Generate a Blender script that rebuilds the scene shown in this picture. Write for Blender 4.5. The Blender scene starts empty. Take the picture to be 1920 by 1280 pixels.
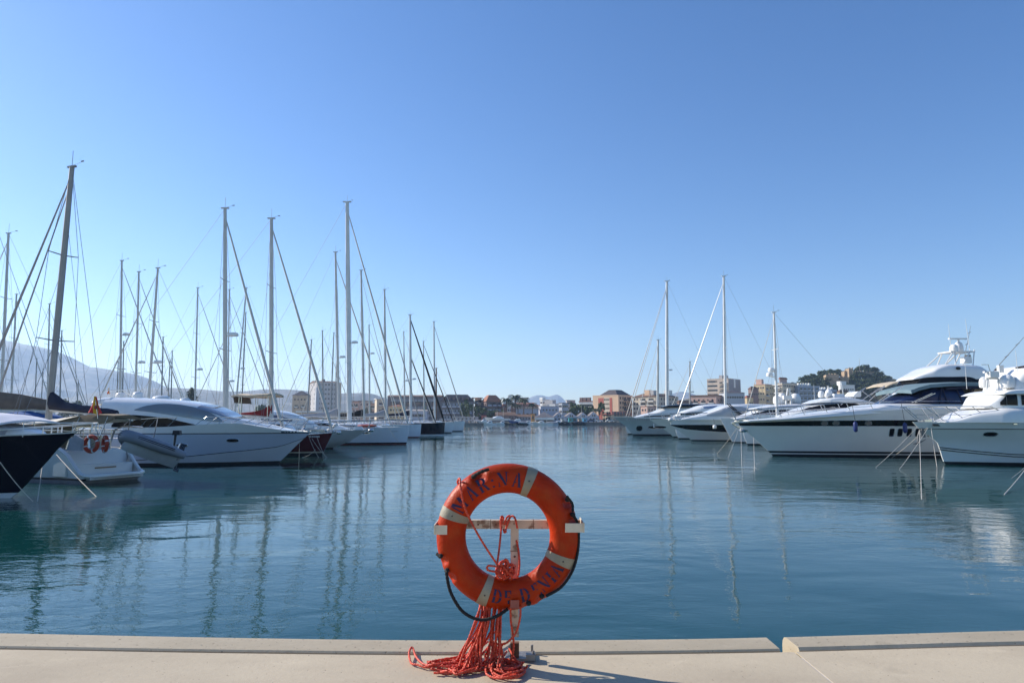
import bpy, math, random
from mathutils import Vector, Matrix
R = math.radians
rnd = random.Random(7)
scene = bpy.context.scene
COL = scene.collection
# ------------------------------------------------------------------ camera geometry
F = 1280.0; TH = math.atan(147.0/1280.0); CT, ST = math.cos(TH), math.sin(TH); H = 2.4
def W(px, py, d):
    xc = (px-960)/F; yc = (640-py)/F
    k = d/(CT-yc*ST)
    return Vector((xc*k, d, H+(ST+yc*CT)*k))
def G(px, py, z):
    xc = (px-960)/F; yc = (640-py)/F
    k = (z-H)/(ST+yc*CT)
    return Vector((xc*k, (CT-yc*ST)*k, z))
def ip(pts, x):
    if x <= pts[0][0]: return pts[0][1]
    for a, b in zip(pts, pts[1:]):
        if x <= b[0]:
            return a[1]+(b[1]-a[1])*(x-a[0])/max(1e-9, b[0]-a[0])
    return pts[-1][1]
def sm(pts, n=24):
    """smooth (Catmull-Rom) resample of a 2-D or 3-D polyline"""
    P = [Vector(p) for p in pts]; P = [P[0]*2-P[1]]+P+[P[-1]*2-P[-2]]
    out = []; m = len(P)-3
    for i in range(n):
        u = i/(n-1)*m; k = min(int(u), m-1); t = u-k
        a, b, c, d = P[k:k+4]
        out.append(0.5*((2*b)+(c-a)*t+(2*a-5*b+4*c-d)*t*t+(3*b-a-3*c+d)*t**3))
    return out
# ------------------------------------------------------------------ mesh builder
class MB:
    def __init__(s): s.v = []; s.f = []
    def add(s, vs, fs):
        o = len(s.v); s.v += [tuple(v) for v in vs]; s.f += [tuple(i+o for i in f) for f in fs]; return s
    def box(s, c, sz, rz=0, top=1.0):
        x, y, z = (a/2 for a in sz); vs = []
        for dz, k in ((-z, 1), (z, top)):
            for dx, dy in ((-x, -y), (x, -y), (x, y), (-x, y)):
                a, b = dx*k, dy*k
                vs.append((c[0]+a*math.cos(rz)-b*math.sin(rz), c[1]+a*math.sin(rz)+b*math.cos(rz), c[2]+dz))
        return s.add(vs, [(3, 2, 1, 0), (4, 5, 6, 7), (0, 1, 5, 4), (1, 2, 6, 5), (2, 3, 7, 6), (3, 0, 4, 7)])
    def grid(s, rows, cu=False, cap=False):
        n = len(rows[0]); o = [p for r in rows for p in r]; fs = []
        for i in range(len(rows)-1):
            for j in range(n if cu else n-1):
                k = (j+1) % n
                fs.append((i*n+j, i*n+k, (i+1)*n+k, (i+1)*n+j))
        if cap: fs += [tuple(range(n))[::-1], tuple((len(rows)-1)*n+j for j in range(n))]
        return s.add(o, fs)
    def tube(s, pts, r, n=6, cap=True, closed=False, lob=0, twist=0, tw0=0):
        P = [Vector(p) for p in pts]; rows = []; m = len(P)
        up = None; acc = tw0
        for i in range(m):
            if closed: t = P[(i+1) % m]-P[i-1]
            else: t = P[min(i+1, m-1)]-P[max(i-1, 0)]
            if t.length < 1e-9: t = Vector((0, 0, 1))
            t.normalize()
            if up is None:
                up = Vector((0, 0, 1)) if abs(t.z) < .9 else Vector((1, 0, 0))
            up = up-t*up.dot(t)
            if up.length < 1e-6: up = Vector((1, 0, 0))-t*t.x
            up.normalize(); b = t.cross(up)
            rr = r[i] if isinstance(r, (list, tuple)) else r
            if i: acc += (P[i]-P[i-1]).length*twist
            rows.append([P[i]+(up*math.cos(2*math.pi*j/n)+b*math.sin(2*math.pi*j/n))*rr*(1+lob*math.cos(2*(2*math.pi*j/n-acc))) for j in range(n)])
        if closed: rows.append(rows[0])
        return s.grid(rows, True, cap and not closed)
    def bar(s, p, q, r, r2=None, n=6): return s.tube([p, q], [r, r if r2 is None else r2], n)
    def lathe(s, prof, c=(0, 0, 0), n=16):
        rows = [[(c[0]+r*math.cos(2*math.pi*j/n), c[1]+r*math.sin(2*math.pi*j/n), c[2]+z) for j in range(n)] for r, z in prof]
        return s.grid(rows, True, True)
    def ell(s, c, rad, n=12, m=8, jit=0):
        rows = []
        for i in range(1, m):
            a = math.pi*i/m
            rows.append([(c[0]+rad[0]*math.sin(a)*math.cos(2*math.pi*j/n)*(1+rnd.uniform(-jit, jit)), c[1]+rad[1]*math.sin(a)*math.sin(2*math.pi*j/n)*(1+rnd.uniform(-jit, jit)), c[2]-rad[2]*math.cos(a)) for j in range(n)])
        return s.grid(rows, True, True)
    def prism(s, poly, y0, y1):
        """polygon in x,z swept from y0 to y1"""
        n = len(poly); vs = [(x, y0, z) for x, z in poly]+[(x, y1, z) for x, z in poly]
        fs = [tuple(range(n)), tuple(range(2*n-1, n-1, -1))]+[(i, i+n, (i+1) % n+n, (i+1) % n) for i in range(n)]
        return s.add(vs, fs)
    def build(s, name, mat, parent=None, smooth=True, ang=38):
        me = bpy.data.meshes.new(name); me.from_pydata(s.v, [], s.f)
        if smooth and len(s.f) > 6:
            for p in me.polygons: p.use_smooth = True
            me.set_sharp_from_angle(angle=R(ang))
        me.materials.append(mat)
        o = bpy.data.objects.new(name, me); COL.objects.link(o)
        if parent is not None: o.parent = parent
        return o
def flip(me_obj):
    me_obj.data.flip_normals(); return me_obj
def tag(o, label=None, cat=None, group=None, kind=None):
    if label: o['label'] = label
    if cat: o['category'] = cat
    if group: o['group'] = group
    if kind: o['kind'] = kind
    return o
def thing(name, label, cat, loc=(0, 0, 0), rz=0, group=None):
    o = bpy.data.objects.new(name, None); COL.objects.link(o); o.empty_display_size = .1
    o.location = loc; o.rotation_euler = (0, 0, rz)
    return tag(o, label, cat, group)
def copy_tree(o, parent=None):
    c = o.copy(); COL.objects.link(c); c.parent = parent
    for ch in list(o.children): copy_tree(ch, c)
    return c
# ------------------------------------------------------------------ materials
MATS = {}
def M(name, col, rough=.5, metal=0., var=.1, scale=2., bump=0., bscale=None, coat=0., col2=None, thr=(.42, .62), spec=None):
    if name in MATS: return MATS[name]
    m = bpy.data.materials.new(name); m.use_nodes = True; nt = m.node_tree; N = nt.nodes; Lk = nt.links
    b = N['Principled BSDF']; b.inputs['Roughness'].default_value = rough; b.inputs['Metallic'].default_value = metal
    if coat: b.inputs['Coat Weight'].default_value = coat; b.inputs['Coat Roughness'].default_value = .05
    if spec is not None: b.inputs['Specular IOR Level'].default_value = spec
    tc = N.new('ShaderNodeTexCoord'); no = N.new('ShaderNodeTexNoise'); no.inputs['Scale'].default_value = scale; no.inputs['Detail'].default_value = 6
    Lk.new(tc.outputs['Object'], no.inputs['Vector'])
    mr = N.new('ShaderNodeMapRange'); mr.inputs['From Min'].default_value = .3; mr.inputs['From Max'].default_value = .7
    mr.inputs['To Min'].default_value = 1-var; mr.inputs['To Max'].default_value = 1+var
    Lk.new(no.outputs['Fac'], mr.inputs['Value'])
    src = None
    if col2:
        mx = N.new('ShaderNodeMix'); mx.data_type = 'RGBA'; mx.inputs[6].default_value = (*col, 1); mx.inputs[7].default_value = (*col2, 1)
        n2 = N.new('ShaderNodeTexNoise'); n2.inputs['Scale'].default_value = scale*2.3; n2.inputs['Detail'].default_value = 8
        Lk.new(tc.outputs['Object'], n2.inputs['Vector'])
        m2 = N.new('ShaderNodeMapRange'); m2.inputs['From Min'].default_value = thr[0]; m2.inputs['From Max'].default_value = thr[1]
        Lk.new(n2.outputs['Fac'], m2.inputs['Value']); Lk.new(m2.outputs['Result'], mx.inputs[0]); src = mx.outputs[2]
    vs = N.new('ShaderNodeVectorMath'); vs.operation = 'SCALE'
    if src: Lk.new(src, vs.inputs[0])
    else: vs.inputs[0].default_value = col
    Lk.new(mr.outputs['Result'], vs.inputs['Scale']); Lk.new(vs.outputs[0], b.inputs['Base Color'])
    if bump:
        n3 = N.new('ShaderNodeTexNoise'); n3.inputs['Scale'].default_value = bscale or scale*8; n3.inputs['Detail'].default_value = 5
        Lk.new(tc.outputs['Object'], n3.inputs['Vector'])
        bp = N.new('ShaderNodeBump'); bp.inputs['Strength'].default_value = bump; bp.inputs['Distance'].default_value = .02
        Lk.new(n3.outputs['Fac'], bp.inputs['Height']); Lk.new(bp.outputs[0], b.inputs['Normal'])
    MATS[name] = m; return m
white = M('gelcoat_white', (.78, .78, .76), .22, var=.05, scale=.6, coat=.3)
white2 = M('gelcoat_cream', (.74, .72, .66), .3, var=.06, scale=.6)
greyhull = M('gelcoat_grey', (.55, .58, .6), .2, var=.06, scale=.5, coat=.4)
bluegrey = M('hull_silver_blue', (.5, .55, .66), .18, var=.05, scale=.4, coat=.5)
navy = M('hull_navy', (.005, .006, .014), .12, var=.2, scale=.5, coat=.15, spec=.35)
maroon = M('hull_maroon', (.085, .012, .014), .18, var=.15, scale=.5, coat=.5)
black = M('gloss_black', (.008, .008, .01), .12, var=.2, scale=1)
boot = M('antifouling_black', (.015, .016, .02), .5, var=.3, scale=2)
redboot = M('antifouling_red', (.13, .03, .025), .5, var=.3, scale=2)
glass = M('dark_glass', (.010, .011, .014), .08, var=.2, scale=.7, spec=.1)
silver_glass = M('silver_tinted_glass', (.26, .27, .27), .12, var=.08, scale=.5, metal=.35)
blue_glass = M('blue_windscreen', (.012, .022, .07), .08, var=.3, scale=.6, spec=.25)
steel = M('stainless', (.56, .56, .56), .22, metal=.8, var=.1, scale=5)
alu = M('mast_aluminium', (.6, .58, .54), .45, metal=.08, var=.08, scale=1.5)
aludark = M('mast_grey', (.34, .32, .3), .5, metal=.05, var=.1, scale=1.5)
mastwhite = M('mast_white', (.72, .71, .68), .35, var=.06, scale=1.5)
brownmast = M('mast_brown', (.2, .09, .05), .5, var=.15, scale=2)
wire = M('rigging_wire', (.2, .2, .21), .65, metal=0, var=.1, scale=2)
teak = M('teak', (.3, .19, .1), .6, var=.2, scale=6)
deckgrey = M('deck_offwhite', (.6, .59, .56), .6, var=.08, scale=4)
sailcloth = M('furled_sail', (.62, .59, .53), .8, var=.1, scale=6)
canvas_navy = M('canvas_navy', (.012, .014, .035), .85, var=.25, scale=3, bump=.4, bscale=9)
canvas_red = M('canvas_red', (.22, .015, .02), .85, var=.25, scale=3, bump=.4, bscale=9)
canvas_tan = M('canvas_tan', (.5, .42, .31), .85, var=.12, scale=3, bump=.3, bscale=9)
canvas_brown = M('canvas_brown', (.15, .115, .09), .9, var=.2, scale=3, bump=.4, bscale=8)
canvas_grey = M('canvas_grey', (.34, .34, .36), .85, var=.15, scale=3, bump=.4, bscale=8)
canvas_green = M('canvas_bluegreen', (.13, .2, .23), .8, var=.12, scale=2, bump=.3, bscale=8)
canvas_blue = M('canvas_blue', (.02, .1, .3), .8, var=.15, scale=2)
canvas_black = M('canvas_black', (.01, .01, .012), .85, var=.2, scale=3)
orange_m = M('orange_plastic', (.62, .10, .03), .5, var=.15, scale=3)
yellow_m = M('yellow_plastic', (.75, .42, .03), .5, var=.15, scale=3)
fender_blue = M('fender_blue', (.012, .03, .15), .45, var=.15, scale=4)
ropewhite = M('mooring_rope', (.55, .5, .42), .9, var=.2, scale=8)
ropedark = M('dark_rope', (.03, .03, .035), .9, var=.2, scale=8)
rubber = M('hypalon_grey', (.2, .215, .25), .5, var=.1, scale=2)
dome_w = M('dome_white', (.8, .79, .76), .35, var=.04, scale=2)
# ------------------------------------------------------------------ hull / cabin lofts
def sstep(x): x = max(0, min(1, x)); return x*x*(3-2*x)
class Hull:
    def __init__(s, root, xst, stem, sheer, B, zb=-.5, tm=.45, p=2.3, sr=.86, wl=.82, xstb=None, yc=0):
        s.root, s.xst, s.stem, s.sh, s.B, s.zb = root, xst, sorted(((z, x) for x, z in stem)), sorted(sheer), B, zb
        s.tm, s.p, s.sr, s.wl = tm, p, sr, wl; s.xstb = xst if xstb is None else xstb
        s.xbt = s.stem[-1][1]
    def zs(s, X): return ip(s.sh, X)
    def plan(s, t, tm, p): return s.sr+(1-s.sr)*sstep(t/tm) if t < tm else max(.015, 1-((t-tm)/(1-tm))**p)
    def hb(s, t, v):
        a = s.plan(t, s.tm, s.p); b = s.wl*s.plan(t, s.tm*.75, max(1.1, s.p*.62)); v = max(0, min(1, v))
        return s.B/2*(b+(a-b)*v**.9)
    def pt(s, t, z):
        zsh = s.zs(s.xst+(s.xbt-s.xst)*t); v = (z-s.zb)/(zsh-s.zb)
        zz = s.zb+(s.stem[-1][0]-s.zb)*v
        xs = s.xstb+(s.xst-s.xstb)*v
        return xs+(ip(s.stem, zz)-xs)*t, s.hb(t, v)
    def side(s, X, Z):
        v = (Z-s.zb)/(s.zs(X)-s.zb); zz = s.zb+(s.stem[-1][0]-s.zb)*v
        xs = s.xstb+(s.xst-s.xstb)*v
        return s.hb(max(0, min(1, (X-xs)/(ip(s.stem, zz)-xs))), v)
    def strip(s, name, mat, lo, hi, rows=4, n=30, off=0.0, t0=0, t1=1, parent=None, caps=True):
        """lo, hi: number = fixed height, 's' = sheer, or function of X"""
        mb = MB()
        def zz(k, t):
            X = s.xst+(s.xbt-s.xst)*t
            return s.zs(X) if k == 's' else (k(X) if callable(k) else k)
        for sg in (-1, 1):
            rr = []
            for i in range(n+1):
                t = t0+(t1-t0)*(i/n); t = t if t0 else 1-(1-t)**1.15
                z0, z1 = zz(lo, t), zz(hi, t); row = []
                for j in range(rows+1):
                    z = z0+(z1-z0)*j/rows; x, h = s.pt(t, z); row.append((x, sg*(h+off), z))
                rr.append(row if sg < 0 else row[::-1])
            mb.grid(rr)
            if sg < 0: near = rr
            else: far = [r[::-1] for r in rr]
        if t0 == 0 and caps:
            mb.grid([[a, b] for a, b in zip(near[0], far[0])])
        if caps:
            mb.grid([[a, b] for a, b in zip(near[-1], far[-1])])
        return mb.build(name, mat, parent or s.root)
    def deck(s, mat, name='deck', drop=.03, n=24, camber=.06):
        mb = MB(); rows = []
        for i in range(n+1):
            t = i/n; X = s.xst+(s.xbt-s.xst)*t; z = s.zs(X)-drop; x, h = s.pt(t, z)
            rows.append([(x, h*k, z+camber*(1-k*k)*min(1, h)) for k in (-1, -.5, 0, .5, 1)])
        mb.grid(rows); return mb.build(name, mat, s.root)
    def porthole(s, X, Z, w, h, mat=None, name='porthole', rim=True, sq=2.6):
        N = 16; pts = []
        for i in range(N):
            a = 2*math.pi*i/N; c, q = math.cos(a), math.sin(a)
            x = X+w/2*math.copysign(abs(c)**(2/sq), c); z = Z+h/2*math.copysign(abs(q)**(2/sq), q)
            pts.append((x, -s.side(x, z)-.02, z))
        mb = MB(); mb.add([(X, -s.side(X, Z)-.02, Z)]+pts, [(0, i+1, (i+1) % N+1) for i in range(N)])
        o = mb.build(name, mat or glass, s.root)
        if rim:
            r = MB(); r.tube(pts, .018, 5, closed=True); r.build('rim', steel, o)
        return o
    def rail(s, x0, x1, hgt, post=1.2, lean=0., inset=.12, r=.02, name='rail', mid=True, both=True, lo=None):
        """stanchions and wires round the deck edge from x0 to x1 (x1 at the bow end)"""
        n = max(2, int(abs(x1-x0)/post)); hs = hgt if callable(hgt) else (lambda k: hgt)
        for sg in ((-1, 1) if both else (-1,)):
            mb = MB(); top = []; md = []
            for i in range(n+1):
                k = i/n; X = x0+(x1-x0)*k; z = s.zs(X)-.02; y = sg*max(.05, s.side(X, z)-inset)
                hh = hs(k); q = (X+lean*hh, y, z+hh); mb.bar((X, y, z), q, r*.9, n=5); top.append(q); md.append((X+lean*hh*.5, y, z+hh*.5))
            mb.tube(top, r, 5)
            if mid: mb.tube(md, r*.6, 4)
            mb.build(name, steel, s.root)
class Cabin:
    def __init__(s, root, top, base, hw, e=.45, n=36, smooth=True):
        s.root = root; s.top = [(p[0], p[1]) for p in (sm(top, n) if smooth else [Vector(p) for p in top])]; s.base = sorted(base) if isinstance(base, list) else [(-1e3, base), (1e3, base)]
        s.top.sort(); s.hwl = sorted(hw) if isinstance(hw, list) else [(-1e3, hw), (1e3, hw)]; s.e = e
        s.x0, s.x1 = s.top[0][0], s.top[-1][0]; s.n = n
    def sec(s, X, f0=0., f1=1., m=14, off=0.):
        w = ip(s.hwl, X)+off; zb = ip(s.base, X); zt = max(zb+.02, ip(s.top, X))+off; row = []
        for j in range(m+1):
            a = math.pi*(f0+(f1-f0)*j/m); c, q = math.cos(a), max(0, math.sin(a))
            row.append((X, -w*math.copysign(abs(c)**s.e, c), zb+(zt-zb)*q**s.e))
        return row
    def build(s, name, mat, parent=None, x0=None, x1=None, f0=0, f1=1, off=0., cap=True, n=None):
        x0 = s.x0 if x0 is None else x0; x1 = s.x1 if x1 is None else x1; n = n or s.n
        rows = [s.sec(x0+(x1-x0)*i/n, f0, f1, 18, off) for i in range(n+1)]
        mb = MB(); mb.grid(rows)
        if cap: mb.add(rows[0], [tuple(range(len(rows[0])))]); mb.add(rows[-1], [tuple(range(len(rows[-1])))[::-1]])
        return flip(mb.build(name, mat, parent or s.root, ang=50))
    def side(s, X, Z):
        zb = ip(s.base, X); zt = max(zb+.02, ip(s.top, X)); h = max(0, min(.995, (Z-zb)/(zt-zb)))
        q = h**(1/s.e); return ip(s.hwl, X)*(1-q*q)**(s.e/2)
    def window(s, name, mat, top, bot, off=.015, n=24, rows=5, parent=None, both=True):
        x0 = max(top[0][0], bot[0][0]); x1 = min(top[-1][0], bot[-1][0])
        for sg in ((-1, 1) if both else (-1,)):
            g = []; mb = MB()
            for i in range(n+1):
                X = x0+(x1-x0)*i/n; a, b = ip(bot, X), ip(top, X); b = max(a+.004, b)
                r = [(X, sg*(s.side(X, a+(b-a)*j/rows)+off), a+(b-a)*j/rows) for j in range(rows+1)]
                g.append(r if sg < 0 else r[::-1])
            mb.grid(g); mb.build(name, mat, parent or s.root)
def dome(root, x, y, z, r, h, name='radar_dome', mat=None):
    pr = [(r*.7, 0), (r*.95, h*.06), (r, h*.3), (r*.97, h*.55), (r*.8, h*.8), (r*.45, h*.96), (r*.05, h)]
    return MB().lathe(pr, (x, y, z), 14).build(name, mat or dome_w, root)
def whip(root, p, q, name='antenna', r=.018, mat=None):
    return MB().bar(p, q, r, r*.5, 5).build(name, mat or mastwhite, root)
def sheet(pts, y0, y1, th, arch=.12, m=8):
    """canvas roof: x,z profile swept in y with an arch"""
    mb = MB(); rows = []; lo = []
    for x, z in [(p[0], p[1]) for p in pts]:
        rows.append([(x, y0+(y1-y0)*j/m, z+arch*(1-(2*j/m-1)**2)) for j in range(m+1)])
    lo = [[(a, b, c-th) for a, b, c in r] for r in rows]
    mb.grid([r[::-1] for r in rows]); mb.grid(lo)
    mb.grid([[a, b] for a, b in zip(rows[0], lo[0])]); mb.grid([[a, b] for a, b in zip(rows[-1], lo[-1])][::-1])
    mb.grid([[r[0], l[0]] for r, l in zip(rows, lo)]); mb.grid([[r[-1], l[-1]] for r, l in zip(rows, lo)][::-1])
    return mb
BOX = []   # footprints, checked for overlaps while building
HAZE = 1.55e-4
# ================================================================== quay, lifebuoy, ropes
DZ = H-1.27
def concrete_mat(name, c, dark, pit, big=.5, mid=3., fine=90., pitthr=.66):
    m = bpy.data.materials.new(name); m.use_nodes = True; nt = m.node_tree; N = nt.nodes; Lk = nt.links; b = N['Principled BSDF']; b.inputs['Roughness'].default_value = .88; b.inputs['Specular IOR Level'].default_value = .25
    tc = N.new('ShaderNodeTexCoord')
    def noise(sc, det, st=(1, 1, 1)):
        mp = N.new('ShaderNodeMapping'); mp.inputs['Scale'].default_value = st; Lk.new(tc.outputs['Object'], mp.inputs[0])
        n = N.new('ShaderNodeTexNoise'); n.inputs['Scale'].default_value = sc; n.inputs['Detail'].default_value = det; n.inputs['Roughness'].default_value = .62; Lk.new(mp.outputs[0], n.inputs['Vector']); return n.outputs['Fac']
    def rng(x, a, b_, o0=0, o1=1):
        r = N.new('ShaderNodeMapRange'); r.inputs[1].default_value = a; r.inputs[2].default_value = b_; r.inputs[3].default_value = o0; r.inputs[4].default_value = o1; Lk.new(x, r.inputs[0]); return r.outputs[0]
    def mix(f, c0, c1):
        x = N.new('ShaderNodeMix'); x.data_type = 'RGBA'; Lk.new(f, x.inputs[0])
        for i, q in ((6, c0), (7, c1)):
            if isinstance(q, tuple): x.inputs[i].default_value = (*q, 1)
            else: Lk.new(q, x.inputs[i])
        return x.outputs[2]
    base = mix(rng(noise(big, 8, (1, 2.2, 1)), .38, .66), c, dark)
    stain = mix(rng(noise(mid, 9), .6, .74, 0, .55), base, tuple(k*.72 for k in dark))
    light = mix(rng(noise(mid*1.7, 7, (1, 1.8, 1)), .6, .76, 0, .6), stain, tuple(min(1, k*1.16) for k in c))
    pn = noise(fine, 2); pits = mix(rng(pn, pitthr, pitthr+.04), light, pit)
    sp = mix(rng(noise(fine*3, 1), .3, .7, 0, .25), pits, dark)
    Lk.new(sp, b.inputs['Base Color']); bp = N.new('ShaderNodeBump'); bp.inputs['Strength'].default_value = .35; bp.inputs['Distance'].default_value = .006
    ad = N.new('ShaderNodeMath'); ad.operation = 'SUBTRACT'; Lk.new(noise(fine*.6, 6), ad.inputs[0]); Lk.new(rng(pn, pitthr-.03, pitthr+.03), ad.inputs[1]); Lk.new(ad.outputs[0], bp.inputs['Height']); Lk.new(bp.outputs[0], b.inputs['Normal']); return m
concrete = concrete_mat('quay_concrete', (.49, .415, .30), (.39, .325, .235), (.17, .13, .1), .7, 2.2, 55, .70)
kerbmat = concrete_mat('kerb_concrete', (.465, .395, .287), (.38, .32, .228), (.16, .125, .09), 1.0, 4.5, 38, .67)
jointmat = M('joint_dark', (.03, .022, .018), .95, var=.3, scale=20)
_e = [(-60., 5.9)]+[(g.x, g.y) for g in (G(px, py, DZ) for px, py in ((0, 1184), (350, 1191.5), (700, 1197), (960, 1198), (1200, 1196.5), (1430, 1193), (1466, 1191), (1700, 1184.5), (1920, 1178)))]+[(60., 6.6)]
_j = [(-60., 5.6)]+[(g.x, g.y) for g in (G(px, py, DZ) for px, py in ((0, 1213), (400, 1220), (750, 1224), (960, 1225), (1300, 1221.5), (1480, 1218.5), (1700, 1212), (1920, 1206)))]+[(60., 6.3)]
def soft(t):          # widen the bend of a measured line so that it has no kinks
    return lambda x: sum(ip(t, x+k*.25)*w for k, w in ((-1.5, .15), (-.75, .2), (0, .3), (.75, .2), (1.5, .15)))
edge_y, joint_y = soft(_e), soft(_j)
def slab(x0, x1, fy0, fy1, z, th, n, rnd_edge=0.):
    mb = MB(); rows = []
    for i in range(n+1):
        x = x0+(x1-x0)*i/n; a, b = fy0(x), fy1(x); e = rnd_edge
        r = [(x, a, z-th), (x, a, z-e*.25), (x, a+e*.25, z)]
        r += [(x, a+(b-a)*k, z) for k in (.2, .4, .6)]
        r += [(x, b-e, z), (x, b-e*.5, z-e*.14), (x, b-e*.14, z-e*.5), (x, b, z-e)] if e else [(x, b, z)]
        r += [(x, b, z-th)]; rows.append(r)
    mb.grid(rows); n0 = len(rows[0]); mb.add(rows[0], [tuple(range(n0))]); mb.add(rows[-1], [tuple(range(n0))[::-1]])
    return mb
pav = MB(); rows = []
xs = [-60, -20, -8]+[-4+.2*i for i in range(29)]   # left slab up to the expansion joint
jx = G(1490, 1221, DZ).x
def pave(x0, x1, n, name):
    mb = MB(); rows = []
    for i in range(n+1):
        x = x0+(x1-x0)*i/n; b = joint_y(x)-.02
        rows.append([(x, b, DZ-1.6), (x, b, DZ-.008), (x, b-.01, DZ), (x, 2.8, DZ), (x, 1.5, DZ), (x, -2, DZ), (x, -30, DZ)])
    mb.grid(rows); mb.add(rows[-1], [tuple(range(7))]); mb.add(rows[0], [tuple(range(7))[::-1]])
    o = flip(mb.build(name, concrete, ang=60)); tag(o, kind='structure'); return o
pave(-40, jx-.006, 200, 'pavement'); pave(jx+.006, 40, 180, 'pavement')
o = slab(-40, G(1461, 1216, DZ).x, lambda x: joint_y(x)+.008, edge_y, DZ+.004, 1.6, 200, .035).build('kerb', kerbmat); flip(o); tag(o, kind='structure')
o = slab(G(1499, 1217, DZ).x, 40, lambda x: joint_y(x)+.008, lambda x: edge_y(x)+.004, DZ+.008, 1.6, 180, .06).build('kerb', kerbmat); flip(o); tag(o, kind='structure')
mb = MB(); mb.grid([[(x, joint_y(x)-.03, DZ-.045), (x, joint_y(x)+.03, DZ-.045)] for x in [-40+.4*i for i in range(104)]][:104]); o = mb.build('joint_filler', jointmat); tag(o, kind='structure')
mb = MB(); mb.box((jx, -12.95, DZ-.012), (.03, 33.6, .02)); tag(mb.build('pavement_joint', M('joint_pale', (.6, .52, .42), .9, var=.15, scale=8)), kind='structure')
mb = MB(); mb.box((0, -3, .1), (120, 12.6, .6)); tag(mb.build('quay_base', kerbmat), kind='structure')
# tiny dark pits and stains on the kerb are in the material; a few loose chips
chip = M('stone_chip', (.55, .5, .44), .9, var=.2, scale=30)
# ------------------------------------------------------------------ lifebuoy
ring_m = M('lifebuoy_orange', (.43, .029, .003), .45, var=.2, scale=7, bump=.16, bscale=60, col2=(.42, .05, .008), thr=(.45, .75), spec=.16)
tape_m = M('reflective_tape', (.31, .265, .18), .5, var=.16, scale=14, bump=.15, bscale=120)
ink = M('stencil_ink', (.016, .013, .06), .7, var=.25, scale=12)
DD = .14
RC = W(952, 1003.5, 3.58+DD); RM, Rm = .3005, .0772
buoy = thing('lifebuoy', 'large orange lifebuoy with blue stencilled letters hanging on the post at the quay edge', 'lifebuoy', RC)
def tor(a, ph, off=0., k=1.0):
    """ph 0 = outer rim, pi/2 = front (towards the camera)"""
    rr = RM+(Rm+off)*math.cos(ph)
    return Vector((rr*math.cos(a), -(Rm*k+off)*math.sin(ph), rr*math.sin(a)))
NOTCH = [(R(116), .62), (R(29), .5), (R(14), .5), (R(200), .5), (R(215), .5), (R(-61), .5), (R(-74), .5)]
def dent(a, ph):
    d = 0
    for na, w in NOTCH:
        da = (a-na+math.pi) % (2*math.pi)-math.pi
        dp = (ph-.55+math.pi) % (2*math.pi)-math.pi if na != R(116) else (ph-.9+math.pi) % (2*math.pi)-math.pi
        wa = .055 if na != R(116) else .1
        d -= .022*math.exp(-(da/wa)**4-(dp/.5)**4)
    return d
mb = MB(); mb.grid([[tor(2*math.pi*i/220, 2*math.pi*j/40, dent(2*math.pi*i/220, 2*math.pi*j/40), .93) for j in range(41)] for i in range(221)])
flip(mb.build('ring_body', ring_m, buoy, ang=70))
for a in (68.8, 159, 247.7, -22.6):
    mb = MB(); hw = .023
    mb.grid([[tor(R(a)+(-hw+2*hw*i/6)/RM*1, 2*math.pi*j/40, .0022, .93) for j in range(41)] for i in range(7)])
    b = flip(mb.build('reflective_band', tape_m, buoy, ang=70))
    sc = MB(); c = tor(R(a), R(82), .004, .93); sc.ell(c, (.004, .003, .004), 8, 6); sc.build('rivet', M('rivet_dark', (.03, .03, .03), .5, var=.2), b)
def Q(x0, y0, x1, y1, x2, y2, x3, y3): return ((x0, y0), (x1, y1), (x2, y2), (x3, y3))
def rect(x0, y0, x1, y1): return Q(x0, y0, x1, y0, x1, y1, x0, y1)
def arc(cx, cy, rx, ry, ix, iy, a0, a1, n=7):
    o = []
    for i in range(n):
        a, b = R(a0+(a1-a0)*i/n), R(a0+(a1-a0)*(i+1)/n)
        o.append(Q(cx+rx*math.cos(a), cy+ry*math.sin(a), cx+rx*math.cos(b), cy+ry*math.sin(b), cx+ix*math.cos(b), cy+iy*math.sin(b), cx+ix*math.cos(a), cy+iy*math.sin(a)))
    return o
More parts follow.
